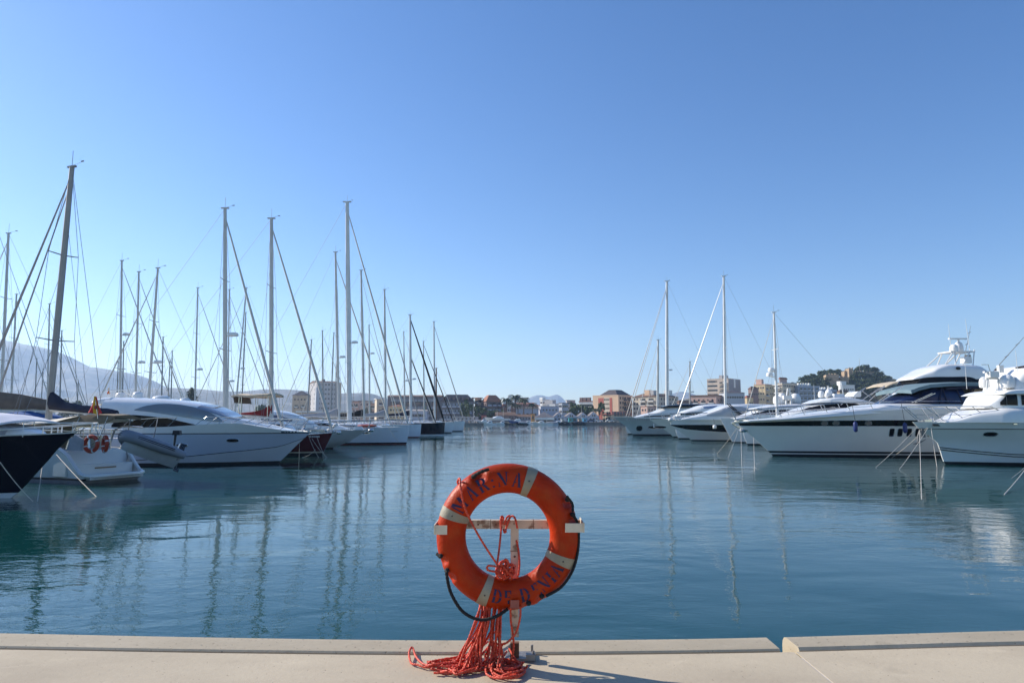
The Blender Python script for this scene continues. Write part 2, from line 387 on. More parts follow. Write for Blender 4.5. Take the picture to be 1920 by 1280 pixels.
GL = {
 'M': (1.0, [rect(.05, 0, .15, .9), rect(0, 0, .24, .05), Q(.1, 1, .32, 1, .52, .38, .42, .2), Q(.56, .3, .64, .42, .84, 1, .76, 1), rect(.74, 0, .94, .93), rect(.68, 0, 1, .05), rect(0, .95, .2, 1)]),
 'A': (.8, [Q(.06, 0, .15, 0, .36, .72, .32, .86), Q(.38, 1, .5, 1, .78, .05, .56, .05), rect(.2, .3, .36, .37), rect(0, 0, .22, .05), rect(.5, 0, .84, .05)]),
 'R': (.8, [rect(.06, 0, .26, .46), rect(.06, .54, .26, 1), rect(0, 0, .32, .05), rect(0, .95, .3, 1)]+arc(.34, .74, .36, .26, .16, .18, 88, -88)+[Q(.4, .46, .56, .48, .84, .04, .62, .04), rect(.6, 0, .88, .05)]),
 'I': (.34, [rect(.08, .5, .26, .62), rect(.08, .05, .26, .16)]),
 'i': (.36, [rect(.08, 0, .27, .44), rect(.08, .56, .27, 1), rect(0, 0, .36, .05), rect(0, .95, .36, 1)]),
 'N': (.85, [rect(.06, .04, .13, .3), rect(0, 0, .18, .04), Q(.02, 1, .24, 1, .76, .1, .58, .06), rect(.68, .3, .76, 1), rect(.62, .96, .84, 1)]),
 'D': (.82, [rect(.06, .02, .26, .47), rect(.06, .53, .26, .98), rect(0, 0, .3, .05), rect(0, .95, .3, 1)]+arc(.34, .5, .46, .5, .25, .43, 88, 4)+arc(.34, .5, .46, .5, .25, .43, -4, -88)),
 'E': (.68, [rect(.06, .5, .26, .98), rect(0, .95, .3, 1), rect(.34, .92, .62, 1), rect(.54, .76, .62, .9), rect(.34, .5, .5, .56), rect(.3, .02, .44, .3)]),
 'e': (.68, [rect(.06, .56, .26, .98), rect(.34, .92, .62, 1), rect(.54, .78, .62, .9), rect(.36, .46, .5, .52), rect(.5, .0, .62, .16)]),
}
def letter(ch, deg, up=1, hgt=.072):
    w, polys = GL[ch]; mb = MB()
    for q in polys:
        n = 6; g = []
        for i in range(n+1):
            row = []
            for j in range(n+1):
                u, v = i/n, j/n
                x = (q[0][0]*(1-u)+q[1][0]*u)*(1-v)+(q[3][0]*(1-u)+q[2][0]*u)*v
                y = (q[0][1]*(1-u)+q[1][1]*u)*(1-v)+(q[3][1]*(1-u)+q[2][1]*u)*v
                tx = (x-w/2)*hgt*.92; rad = (y-.5)*hgt*up
                a = R(deg)-up*tx/RM; s = max(-.95, min(.95, rad/Rm)); row.append(tor(a, math.acos(s), .0016, .93))
            g.append(row if up > 0 else row)
        mb.grid(g)
    for f in range(len(mb.f)):          # make every facet face outwards
        a, b, c = (Vector(mb.v[i]) for i in mb.f[f][:3])
        if (b-a).cross(c-a).y > 0: mb.f[f] = mb.f[f][::-1]
    mb.build('letter', ink, buoy)
for ch, dg in zip('MARINA', (146.5, 130, 116, 105.5, 95, 80.5)): letter(ch, dg)
for ch, dg in zip('DEDeNiA', (259.8, 270.5, 287.5, 299.5, 309, 318.5, 327.2)): letter(ch, dg, -1, .066)
# black grab rope pieces
grab = M('grab_rope_black', (.012, .012, .013), .8, var=.3, scale=40, bump=.5, bscale=150)
def rp(px, py, d=3.56): return W(px, py, d+DD)-RC
def grabrope(pts, r=.0085):
    mb = MB(); mb.tube(sm(pts, max(12, 10*len(pts))), r, 8, lob=.12, twist=150); mb.build('grab_rope', grab, buoy)
grabrope([rp(838, 1068, 3.51), rp(838, 1080, 3.5), rp(846, 1112, 3.5), rp(868, 1146, 3.5), rp(900, 1161, 3.5), rp(930, 1155, 3.5), rp(952, 1141, 3.52)])
grabrope([rp(1072, 962, 3.5), rp(1082, 978, 3.52), rp(1085, 1000, 3.55), rp(1083, 1035, 3.55), rp(1073, 1070, 3.54), rp(1052, 1100, 3.53), rp(1024, 1117, 3.51)], .0075)
grabrope([rp(1063, 930, 3.5), rp(1073, 944, 3.52), rp(1074, 958, 3.5)], .007)
grabrope([rp(886, 894, 3.5), rp(900, 885, 3.485), rp(917, 879, 3.49)], .009)
grabrope([rp(819, 1038, 3.53), rp(827, 1043, 3.51)], .0085)
for px, py in ((1064, 936), (1074, 964), (826, 1042), (838, 1069), (1016, 1117), (991, 1130), (888, 893)):
    c = rp(px, py, 3.52); MB().ell(c, (.014, .014, .013), 10, 8, .08).build('rope_knot', grab, buoy)
# ------------------------------------------------------------------ stand
post_m = M('post_paint', (.66, .53, .37), .45, var=.12, scale=9, col2=(.27, .15, .085), thr=(.52, .62))
rust = M('post_rust', (.17, .07, .035), .8, var=.4, scale=20, bump=.4, bscale=80)
stand = thing('buoy_stand', 'rusting white T shaped post holding the orange lifebuoy at the quay edge', 'stand', G(965, 1236, DZ))
sb = stand.location
def sp(px, py, d=None): return W(px, py, (d+DD) if d else sb.y)-sb
pt = sp(963, 975)
hgt = pt.z
mb = MB(); mb.box((0, .0, hgt/2+.06), (.044, .03, hgt-.12)); mb.build('post', post_m, stand, smooth=False)
mb = MB(); mb.box((0, .0, .045), (.047, .033, .09)); mb.build('post_foot', rust, stand, smooth=False)
cl, cr = sp(822, 982), sp(1088, 982)
mb = MB(); mb.box(((cl.x+cr.x)/2, .0, (cl.z+cr.z)/2), (cr.x-cl.x, .034, .046)); cb = mb.build('crossbar', post_m, stand, smooth=False)
for px in (897, 930, 1031):
    c = sp(px, 982); MB().ell((c.x, -.018, c.z), (.005, .004, .005), 8, 6).build('screw', rust, cb)
for px in (920, 1000): c = sp(px, 982); mb = MB(); mb.box((c.x, -.0, c.z), (.003, .0365, .0485)); mb.build('seam', rust, cb)
for z in (hgt*.74, hgt*.67): MB().ell((.0, -.016, z), (.006, .004, .006), 8, 6).build('screw', rust, stand)
mb = MB(); mb.box((0, -.0, hgt*.78), (.048, .0335, .003)); mb.build('seam', rust, stand, smooth=False)
clip = M('bracket_white', (.7, .6, .44), .4, var=.1, scale=12)
for px0, px1, py0, py1, s in ((818, 838, 982, 1000, -1), (1060, 1091, 978, 996, 1)):
    a, b = sp(px0, py0, 3.5), sp(px1, py1, 3.5); xo = cl.x if s < 0 else cr.x; zc = (a.z+b.z)/2
    yf = 3.485+DD-sb.y; xi = b.x if s < 0 else a.x
    mb = MB(); mb.box((xo, (yf)/2, zc), (.005, -yf+.02, .046)); mb.box(((xo+xi)/2, yf-.0025, zc-.003), (abs(xi-xo)+.005, .005, .046), s*.0); mb.build('bracket', clip, stand, smooth=False)
c = sp(966, 1135, 3.5); mb = MB(); mb.box((0, -.095, c.z-.005), (.045, .19, .006)); mb.box((0, -.19, c.z+.012), (.045, .005, .04)); mb.build('lower_bracket', M('bracket_reflection_red', (.28, .07, .05), .4, var=.2, scale=12), stand, smooth=False)  # red of a reflection is put into the bracket colour
base_m = M('galvanised_base', (.26, .24, .22), .5, metal=.5, var=.2, scale=14)
mb = MB(); mb.box((.03, .03, .008), (.16, .12, .014)); mb.box((.085, -.01, .022), (.05, .05, .03)); mb.build('base_plate', base_m, stand, smooth=False)
for dx, dy in ((-.03, .085), (.095, .085), (.1, -.01)):
    MB().lathe([(.007, .0), (.007, .04), (.002, .043)], (dx, dy, .008), 8).build('anchor_bolt', base_m, stand)
# ------------------------------------------------------------------ red rope
rope_m = M('red_polypropylene_rope', (.60, .046, .014), .6, var=.35, scale=55, col2=(.68, .12, .055), thr=(.52, .62))  # paler mottling puts highlights into the rope colour
knot_o = thing('rope', 'tangled red throwing rope hanging from the lifebuoy and spread over the quay', 'rope', G(935, 1240, DZ))
ko = knot_o.location
def rope(name, pts, r=.0054, n=None, par=knot_o, step=.0055):
    P = [Vector(p)-ko for p in pts]; L = sum((b-a).length for a, b in zip(P, P[1:]))
    mb = MB(); mb.tube(sm(P, n or max(10, int(L/step))), r, 8, lob=.2, twist=190, tw0=rnd.random()*6); return mb.build(name, rope_m, par)
K = lambda px, py, d: W(px, py, d+DD)
rope('lanyard', [K(862, 915, 3.62), K(858, 903, 3.58), K(862, 897, 3.53), K(864, 915, 3.49), K(873, 955, 3.48), K(900, 1008, 3.5), K(935, 1062, 3.53)])
rope('lanyard', [K(941, 972, 3.64), K(940, 985, 3.63), K(937, 1020, 3.6), K(932, 1058, 3.56)])
rope('lashing', [K(939, 990, 3.63), K(939, 971, 3.64), K(943, 969, 3.66), K(944, 990, 3.68), K(947, 997, 3.64), K(953, 975, 3.63), K(960, 967, 3.64), K(966, 972, 3.63), K(970, 990, 3.63)])
rope('lashing', [K(945, 983, 3.63), K(950, 970, 3.63), K(956, 968, 3.66), K(949, 990, 3.63), K(948, 998, 3.62)])
rope('lanyard', [K(968, 1012, 3.66), K(972, 1030, 3.65), K(974, 1055, 3.64), K(972, 1078, 3.63)])
kc = K(944, 1070, 3.575)
for i in range(15):
    c = kc+Vector((rnd.uniform(-.022, .026), rnd.uniform(-.02, .02), rnd.uniform(-.022, .018)))
    ax = Vector((rnd.uniform(-1, 1), rnd.uniform(-1, 1), rnd.uniform(-.6, .6))).normalized(); u = ax.orthogonal().normalized(); v = ax.cross(u)
    a, b = rnd.uniform(.022, .05), rnd.uniform(.018, .034); ph = rnd.random()*6
    rope('knot_turn', [c+u*a*math.cos(ph+t*.72)+v*b*math.sin(ph+t*.72)*(.85+.02*t) for t in range(9)])
rope('knot_turn', [K(935, 1072, 3.54), K(915, 1068, 3.52), K(916, 1060, 3.51), K(935, 1062, 3.53)])
rope('knot_turn', [K(938, 1060, 3.55), K(948, 1048, 3.54), K(953, 1055, 3.54), K(950, 1068, 3.54)])
gz = DZ+.0085
def gd(px, py): return G(px, py, gz)
strands = []
for i in range(36):            # hanging bights, splaying as they reach the ground
    k = rnd.random(); top = K(903+42*k+rnd.uniform(-3, 3), 1120, 3.62+rnd.uniform(-.045, .05))
    mid = K(895+46*k+rnd.uniform(-10, 9), 1168, 3.60+rnd.uniform(-.06, .04))
    tx, ty = 862+78*k+rnd.uniform(-16, 10), rnd.uniform(1236, 1262)
    g = gd(tx, ty); lo = mid.lerp(g, .62)+Vector((0, .012, -.01)); lo.z = max(lo.z, DZ+.07)
    P = [top, mid, lo, g+Vector((0, 0, rnd.uniform(.0, .018)))]
    ang = math.pi*(1.05 if k < .5 else 1.75)+rnd.uniform(-.7, .5); L = rnd.uniform(.05, .13)
    q = g+Vector((math.cos(ang)*L*1.2, math.sin(ang)*L*.45, rnd.uniform(0, .012))); q.z = max(q.z, gz)
    e = q+Vector((rnd.uniform(.0, .05), rnd.uniform(-.05, .02), 0)); e.z = gz+rnd.uniform(0, .02)
    P += [q, e]; strands.append(P)
for P in strands: rope('hanging_strand', P)
for pts in ([(930, 1200), (903, 1222), (870, 1240), (840, 1248), (812, 1252), (800, 1249), (812, 1243), (850, 1240), (895, 1228)],
            [(920, 1206), (895, 1228), (860, 1244), (825, 1249), (800, 1252), (783, 1248), (771, 1243), (767, 1229), (773, 1218), (780, 1232), (794, 1246), (815, 1251), (850, 1252), (900, 1240)],
            [(915, 1222), (890, 1240), (862, 1254), (850, 1259), (856, 1266), (880, 1262), (905, 1252), (925, 1240)],
            [(925, 1225), (900, 1244), (876, 1262), (852, 1262), (866, 1254), (898, 1246), (915, 1236)],
            [(935, 1230), (915, 1252), (912, 1264), (930, 1272), (955, 1274), (975, 1268), (982, 1257), (970, 1250), (945, 1252)],
            [(940, 1235), (922, 1258), (930, 1268), (955, 1270), (978, 1262), (976, 1254), (955, 1258), (935, 1262)],
            [(950, 1240), (938, 1256), (945, 1265), (965, 1266), (980, 1258), (965, 1247), (945, 1244)],
            [(945, 1228), (925, 1246), (920, 1260), (945, 1272), (968, 1271), (984, 1260), (978, 1250), (958, 1248)],
            [(955, 1236), (965, 1244), (975, 1250), (968, 1258), (950, 1262), (938, 1255)],
            [(905, 1236), (885, 1252), (892, 1258), (915, 1254), (930, 1262), (950, 1267)]):
    n = len(pts)
    P = [gd(*p)+Vector((0, 0, rnd.uniform(0, .022)+(.05 if i == 0 else .025 if i == 1 else 0))) for i, p in enumerate(pts)]
    rope('coil', P)
P = [gd(783, 1248), gd(770, 1241), gd(767, 1229)+Vector((0, 0, .0)), gd(773, 1218), gd(781, 1234), gd(795, 1247)]
rope('hanging_strand', [K(957, 1138, 3.5), K(958, 1165, 3.52), K(962, 1190, 3.54), K(963, 1215, 3.55), K(958, 1236, 3.56), gd(948, 1246)])
rope('hanging_strand', [K(976, 1136, 3.52), K(975, 1158, 3.52), K(968, 1184, 3.53), K(955, 1200, 3.53), K(942, 1207, 3.55), K(925, 1205, 3.58)])
# ================================================================== boats
def footprint(name, x0, x1, y, B):
    for n, a, b, c, e in BOX:
        if min(x1, b)-max(x0, a) > .3 and abs(c-y) < (B+e)/2-.1: print('OVERLAP', name, '|', n, round(min(x1, b)-max(x0, a), 1), round((B+e)/2-abs(c-y), 2))
    BOX.append((name, x0, x1, y, B))
class Boat:
    """side outlines are measured in the photo and put at the boat's own distance"""
    def __init__(s, name, label, cat, bx, d, group=None, rz=0, Bh=2.2):
        s.d = d; p = W(bx, 790, d); s.x0 = p.x; s.bx = bx; s.Bh = Bh
        s.root = thing(name, label, cat, (p.x, d, 0), rz, group)
    def P(s, px, py, dd=0):
        k = min(1, abs(px-s.bx)*s.d/1263/7)       # outlines lie on the near side, the stem on the centre line
        v = W(px, py, s.d+dd-s.Bh*k**.6); return (v.x-s.x0, v.z)
    def L(s, *pts, dd=0): return [s.P(a, b, dd) for a, b in pts]
    def X(s, px): return s.P(px, 790)[0]
    def S(s, *pts): return [(lambda v: (v.x-s.x0, v.z))(W(a, q, s.d)) for a, q in pts]
    def SX(s, px): return s.S((px, 790))[0][0]
def mooring(label, p, q, sag=.3, r=.012, mat=None, group='mooring lines from the bows into the water'):
    p, q = Vector(p), Vector(q); mb = MB(); pts = []
    for i in range(9):
        t = i/8; a = p.lerp(q, t); a.z -= sag*4*t*(1-t); pts.append(a-q)
    mb.tube(pts, r, 6); o = mb.build('mooring_line', mat or ropewhite); o.location = q
    return tag(o, label, 'mooring line', group)
def mast_rig(root, x, zb, hm, rb=.085, m=None, rake=0, sp=2, stay=None, back=None, beam=3.6, staymat=None, stayr=.045, radar=None, top=True, mastname='mast', wr=.011, second=None):
    """mast foot at (x,0,zb); hm = height of the masthead above the water; stay/back = (X,Z) deck ends"""
    m = m or alu; tp = Vector((x+rake, 0, hm)); ft = Vector((x, 0, zb))
    mast = MB().tube([ft, ft.lerp(tp, .6), tp], [rb*1.2, rb*1.2, rb*.9], 8).build(mastname, m, root)
    if top:
        mb = MB(); mb.box((tp.x, 0, tp.z+.03), (rb*4.2, rb*1.2, .07)); mb.build('masthead', m, mast, smooth=False)
        mb = MB(); mb.bar((tp.x, 0, tp.z), (tp.x, 0, tp.z+.75), .012, n=4); mb.build('antenna', wire, mast)
        mb = MB(); mb.bar((tp.x, 0, tp.z+.06), (tp.x+.45, .1, tp.z+.22), .008, n=4); mb.box((tp.x+.5, .1, tp.z+.24), (.16, .03, .05)); mb.build('wind_vane', wire, mast)
    hw = beam*.27; hs = []
    for k in range(sp):
        t = (k+1)/(sp+1); c = ft.lerp(tp, t*.95+.03); w = hw*(1-.2*k)
        for sg in (-1, 1):
            mb = MB(); mb.bar(c, (c.x, sg*w, c.z+.06), .032, .022, 5); mb.build('spreader', m, mast)
        hs.append((c, w))
    for sg in (-1, 1):
        pts = [(x, sg*beam*.46, zb+.1)]+[(c.x, sg*w, c.z+.06) for c, w in hs]+[(tp.x, sg*.03, tp.z-.2)]
        MB().tube(pts, wr, 4).build('shroud', wire, root)
        if hs: MB().bar((x, sg*beam*.42, zb+.1), (hs[0][0].x, 0, hs[0][0].z), wr, n=4).build('shroud', wire, root)
    if stay:
        a = ft.lerp(tp, .965); b = Vector((stay[0], 0, stay[1]))
        MB().tube([b, b.lerp(a, .05), b.lerp(a, .4), b.lerp(a, .93), a], [stayr*.5, stayr*1.25, stayr*1.1, stayr*.6, stayr*.35], 6).build('furled_jib', staymat or sailcloth, root)
    if second:
        a = ft.lerp(tp, second[2]); b = Vector((second[0], 0, second[1]))
        MB().tube([b, b.lerp(a, .1), a], [stayr*.4, stayr*.9, stayr*.4], 6).build('inner_stay', staymat or sailcloth, root)
    if stay and hm < 22:
        for t_, f_ in ((.62, .55), (.8, -.42)):
            a = ft.lerp(tp, t_); MB().bar((x+(stay[0]-x)*f_, .25, zb), a, wr*.8, n=4).build('halyard', wire, root)
    if back: MB().bar((back[0], 0, back[1]), tp, wr, n=4).build('backstay', wire, root)
    if radar:
        c = ft.lerp(tp, max(.05, (radar-zb)/(hm-zb)))
        mb = MB(); mb.bar(c, (c.x+rb+.35, 0, c.z-.05), .04, n=5); mb.lathe([(.06, -.02), (.29, 0), (.31, .1), (.26, .2), (.05, .24)], (c.x+rb+.42, 0, c.z-.03), 12); mb.build('radar', dome_w, mast)
    return mast
def boom(root, x0, x1, z0, z1, cover, hgt=.5, wid=.16, mat=None, flare=1.9):
    """boom with a stacked sail under its cover, high at the mast end x0"""
    b = MB().bar((x0, 0, z0-.02), (x1, 0, z1), .075, .06, 8).build('boom', mat or alu, root)
    rows = []; n = 14
    for i in range(n+1):
        t = i/n; x = x0+(x1-x0)*(t*.97+.01); zb = z0+(z1-z0)*t-.04; hh = hgt*(1+(flare-1)*max(0, 1-t*3.2)**1.6)*(1-.45*t)*(1+.05*math.sin(t*23)); w = wid*(1-.3*t)*(1+.12*math.sin(t*17))
        rows.append([(x, w*math.sin(a)*(1 if math.cos(a) > 0 else .9), zb+hh*.5+hh*.5*-math.cos(a)) for a in [2*math.pi*j/10 for j in range(10)]])
    mb = MB(); mb.grid(rows, True, True); return mb.build('sail_cover', cover, root)
def sail(label, px, top, d, bow=1, bowpx=None, base=None, L=None, B=3.6, hull=None, cover=None, fb=1.25, radar=None, sp=2, staymat=None, stayr=.045, m=None, rb=.08, stripe=None, bowz=None, name='sailing_boat', zfoot=None, hood=None, group=None, second=None, plumb=.25, back=True, wr=.011, cat='sailing boat'):
    hm = W(px, top, d).z; xt = W(px, top, d).x; xb = W(base, 755, d).x if base else xt
    root = thing(name, label, cat, (xb, d, 0), 0, group)
    L = L or min(17, max(9, hm*.8)); bx = (W(bowpx, 795, d).x-xb) if bowpx else bow*L*.42
    sx = bx-bow*L; bz = bowz or fb*1.22
    sheer = [(sx, fb), ((sx+bx)/2, fb*.98), (bx, bz)]
    if bow < 0: sheer = sheer[::-1]
    H_ = Hull(root, sx, [(bx-bow*(.35+plumb*2.2), -.5), (bx-bow*plumb*1.3, .35), (bx, bz)], sheer, B, tm=.5, p=2.2, sr=.72, wl=.8, xstb=sx-bow*-.3)
    hm_ = hull or white
    H_.strip('hull', hm_, .14, 's', 5, 22); H_.strip('waterline_stripe', stripe or boot, -.3, .14, 1, 22)
    H_.deck(deckgrey)
    mid = (sx+bx)/2
    cx0, cx1 = sorted((bx-bow*L*.28, bx-bow*L*.66)); zd = fb*.98
    tp = [(cx0, zd+.06), (cx0+.5, zd+.42), ((cx0+cx1)/2, zd+.5), (cx1-.4, zd+.48), (cx1, zd+.2)] if bow < 0 else [(cx0, zd+.2), (cx0+.4, zd+.48), ((cx0+cx1)/2, zd+.5), (cx1-.5, zd+.42), (cx1, zd+.06)]
    cb = Cabin(root, tp, zd-.05, B*.3, .5, 14); cb.build('cabin', white, n=14)
    cb.window('cabin_window', glass, [(cx0+.9, zd+.34), (cx1-.9, zd+.34)], [(cx0+.9, zd+.16), (cx1-.9, zd+.16)], n=6, rows=1)
    H_.rail(sx+bow*.3, bx-bow*.15, .62, 1.6, 0, .1, .02)
    for sg in (-1, 1):       # pulpit
        pass
    MB().tube([(bx-bow*1.1, -.55, bz+.6), (bx-bow*.1, -.2, bz+.64), (bx+bow*.12, 0, bz+.64), (bx-bow*.1, .2, bz+.64), (bx-bow*1.1, .55, bz+.6)], .02, 5).build('pulpit', steel, root)
    mast_rig(root, 0, zfoot or zd+.4, hm, rb, m, xt-xb, sp, (bx-bow*.15, bz+.1), (sx+bow*.2, fb) if back else None, B, staymat, stayr, radar, second=second, wr=wr)
    if cover is not None: boom(root, -bow*.15, sx+bow*L*.22, zd+1.35, zd+1.2, cover)
    if hood is not None:
        hx = bx-bow*L*.68
        mb = sheet([(hx+bow*.5, zd+.55), (hx+bow*.1, zd+1.0), (hx-bow*.7, zd+1.1)], -B*.32, B*.32, .03, .12); mb.build('sprayhood', hood, root)
    footprint(label, *sorted((xb+sx, xb+bx)), d, B)
    return root
# ------------------------------------------------------------------ navy yacht, nearest on the left
b = Boat('motor_yacht', 'dark navy hulled yacht bow with white rails at the left edge', 'yacht', 35, 21.6)
Pt = b.P; xs_ = -13.5
nh = Hull(b.root, xs_, b.S((144, 809), (131, 820), (105, 844), (94, 858), (62, 893), (40, 918))+[(b.SX(33), 0), (b.SX(33)-.25, -.5)], b.S((144, 809))+b.L((90, 812), (40, 814), (0, 816))+[(-6, 1.93), (xs_, 1.95)], 4.6, tm=.5, p=2.0, sr=.85, wl=.8)
nh.strip('hull', navy, .16, lambda X: nh.zs(X)-.04, 7); nh.strip('boot_stripe', white, .0, .16, 1, off=.004); nh.strip('antifouling', boot, -.5, .0, 1)
nh.strip('toe_rail', white, lambda X: nh.zs(X)-.04, 's', 1, off=.02); nh.deck(deckgrey)
for sg in (-1, 1):
    top = []; mb = MB()
    for px, pz in ((140, 794), (83, 799), (74, 800), (2, 807), (-60, 808), (-130, 808)):
        X = b.X(px); z = nh.zs(X); y = sg*max(.1, nh.side(X, z)-.12); q = (X, y, b.P(px, pz)[1]); mb.bar((X, y, z), q, .022, n=6); top.append(q)
    mb.tube(top, .022, 6); mb.build('rail', mastwhite, b.root)
    z0 = b.P(120, 792.8)[1]; mb = MB(); mb.tube([(b.X(142), sg*.14, z0), (b.X(105), sg*.75, z0), (b.X(72), sg*1.15, z0)], .014, 6); mb.bar((b.X(72), sg*1.15, z0), (b.X(72), sg*1.15, 1.9), .014); mb.build('rail', mastwhite, b.root)
c = Cabin(b.root, b.L((63, 813), (54, 806), (45, 802.5), (37, 801.5), (31, 803)), b.P(60, 814)[1]-.1, [(b.X(31), .6), (b.X(50), .5), (b.X(63), .25)], .5); c.build('hatch', white)
c = Cabin(b.root, b.L((31, 801.5), (26, 799), (0, 798), (-40, 794), (-160, 786)), 1.8, [(-14, 1.7), (-3, 1.4), (b.X(31), 1.1)], .3); c.build('cabin', canvas_grey)
mb = sheet(b.L((-130, 776), (-60, 779), (-20, 781.5), (0, 783.5), (25, 788), (44, 792.5)), -1.2, 1.5, .06, .1)
mb.build('awning', M('awning_white', (.72, .71, .74), .7, var=.06, scale=2), b.root)
for x in (-115, -6):
    for sg in (-1, 1): MB().bar((b.X(x), sg*1.1, 1.9), (b.X(x), sg*1.1, b.P(0, 785 if x > -50 else 778)[1]), .02, n=6).build('awning_pole', steel, b.root)
footprint('navy', b.x0-13.5, b.x0+1.9, b.d, 4.6)
mooring('pale mooring line from the navy bow down to the water at the left edge', W(0, 866, 20.5), G(62, 940, 0), .05)
# ------------------------------------------------------------------ white sailing yacht with open transom (stern towards us)
yaw = R(-22); d0 = 27.4
oc = W(194, 845, d0); t = thing('sailing_yacht', 'white sailing yacht with open transom and big grey mast, beside the navy bow', 'sailing yacht', (oc.x, d0, 0), yaw)
# local +X = astern; bow towards -X
def q2(px, py, y=-1.1):      # photo point -> local X, Z on the lengthwise plane at local y
    r = W(px, py, 100).x/100; c_, s_ = math.cos(yaw), math.sin(yaw)
    x = (r*(d0+y*c_)-oc.x+y*s_)/(c_-r*s_); return (x, W(px, py, d0+x*s_+y*c_).z)
LX = -9.4
yh = Hull(t, .8, [(LX, 1.75), (LX+.3, .3), (LX+.9, -.5)], [(LX, 1.75), (LX/2, 1.3), (-.6, 1.28), (-.2, 1.06), (.2, .64), (.5, .38), (.8, .28)], 3.1, tm=.42, p=2.1, sr=.84, wl=.8, xstb=-.1, zb=-.5)
yh.strip('hull', white, .2, 's', 6, 44); yh.strip('cove_stripe', boot, .12, .2, 1, 34, off=.004); yh.strip('antifouling', canvas_grey, -.5, .12, 1, 34)
cst = MB(); cst.grid([[(X, -yh.side(X, Z)-.012, Z) for Z in (1.14, 1.18)] for X in [-5+.2*i for i in range(21)]]); flip(cst.build('hull_line', navy, t))
rim = MB(); pts = []
for X in [-.7+.1*i for i in range(16)]:
    X = min(.78, X); z = yh.zs(X); pts.append((X, -yh.side(X, z-.01)+.03, z))
pts2 = [(x, -y, z) for x, y, z in pts[::-1]]
rim.tube(pts[:-1]+[(.86, -1.0, .28), (.95, -.5, .29), (.97, 0, .29), (.95, .5, .29), (.86, 1.0, .28)]+pts2[1:], .075, 8); rim.build('transom_rim', white, t)
st = MB(); st.box((.48, 0, .2), (.8, 2.3, .1)); st.build('swim_step', deckgrey, t, smooth=False)
st = MB(); st.box((-.05, 0, .45), (.45, 2.4, .5)); st.build('transom_step', white, t, smooth=False)
st = MB(); st.box((-.62, 0, .74), (.7, 2.6, .96)); st.build('transom_wall', white, t, smooth=False)
st = MB(); st.box((.19, .0, .55), (.02, .9, .05)); st.build('step_inlay', teak, t, smooth=False)
yd = MB(); yd.grid([[(X, yh.side(X, 1.2)*k*.97, yh.zs(X)-.03) for k in (-1, 0, 1)] for X in [LX+.3+i*.36 for i in range(25)]]); yd.build('deck', deckgrey, t)
c = Cabin(t, [(-7.6, 1.34), (-7, 1.72), (-6, 1.86), (-4.4, 1.88), (-4.0, 1.5)], 1.25, 1.0, .5); c.build('cabin', white); c.window('cabin_window', glass, [(-7, 1.62), (-4.6, 1.75)], [(-7, 1.42), (-4.6, 1.45)])
for sg in (-1, 1):
    mb = MB(); mb.box((-2.4, sg*1.1, 1.5), (2.0, .28, .5)); mb.build('cockpit_coaming', white, t, smooth=False)
cov = MB(); cov.grid([[(-1.9+.13*math.cos(a)+k*.06, -1.9+.35*k, 1.28+.86*max(0, math.sin(a))) for k in (0, .5, 1)] for a in [math.pi*i/10 for i in range(11)]])
v0, v1 = q2(128, 848, -1.46), q2(157, 815, -1.46)
cov = MB(); cov.prism([(v0[0], 1.27), (v0[0]+.05, 1.75), (v0[0]+.2, v1[1]-.1), ((v0[0]+v1[0])/2, v1[1]), (v1[0]-.1, v1[1]-.12), (v1[0], 1.7), (v1[0], 1.27)], -1.5, -1.43); cov.build('side_screen', canvas_grey, t, smooth=False)
for sg in (-1, 1):       # stern rails
    mb = MB(); z1 = 1.28+.72
    mb.tube([(-4.5, sg*1.45, z1-.05), (-2, sg*1.42, z1), (-.7, sg*1.32, z1), (-.4, sg*1.15, z1-.03), (-.4, sg*.6, z1-.03)], .02, 6)
    mb.tube([(-4.5, sg*1.45, z1-.4), (-2, sg*1.42, z1-.36), (-.7, sg*1.32, z1-.36), (-.4, sg*1.15, z1-.36)], .014, 5)
    for X, Y in ((-4.5, 1.45), (-2.8, 1.44), (-.7, 1.32), (-.4, .6)): mb.bar((X, sg*Y, 1.15), (X, sg*Y, z1), .018, n=5)
    mb.build('stern_rail', steel, t)
    mb = MB(); mb.tube([(-.9, sg*.9, 1.2), (-.6, sg*.9, 2.0), (-.1, sg*.9, 2.15), (1.0, sg*.9, 2.1)], .035, 6); mb.build('davit', steel, t)
for sg in (-.5, .5):
    whl = MB(); whl.tube([(-1.7, sg*1.2+.4*math.cos(a), 1.75+.4*math.sin(a)) for a in [2*math.pi*i/16 for i in range(16)]], .02, 5, closed=True); whl.bar((-1.65, sg*1.2, 1.2), (-1.7, sg*1.2, 1.75), .09, .06); whl.build('steering_wheel', steel, t)
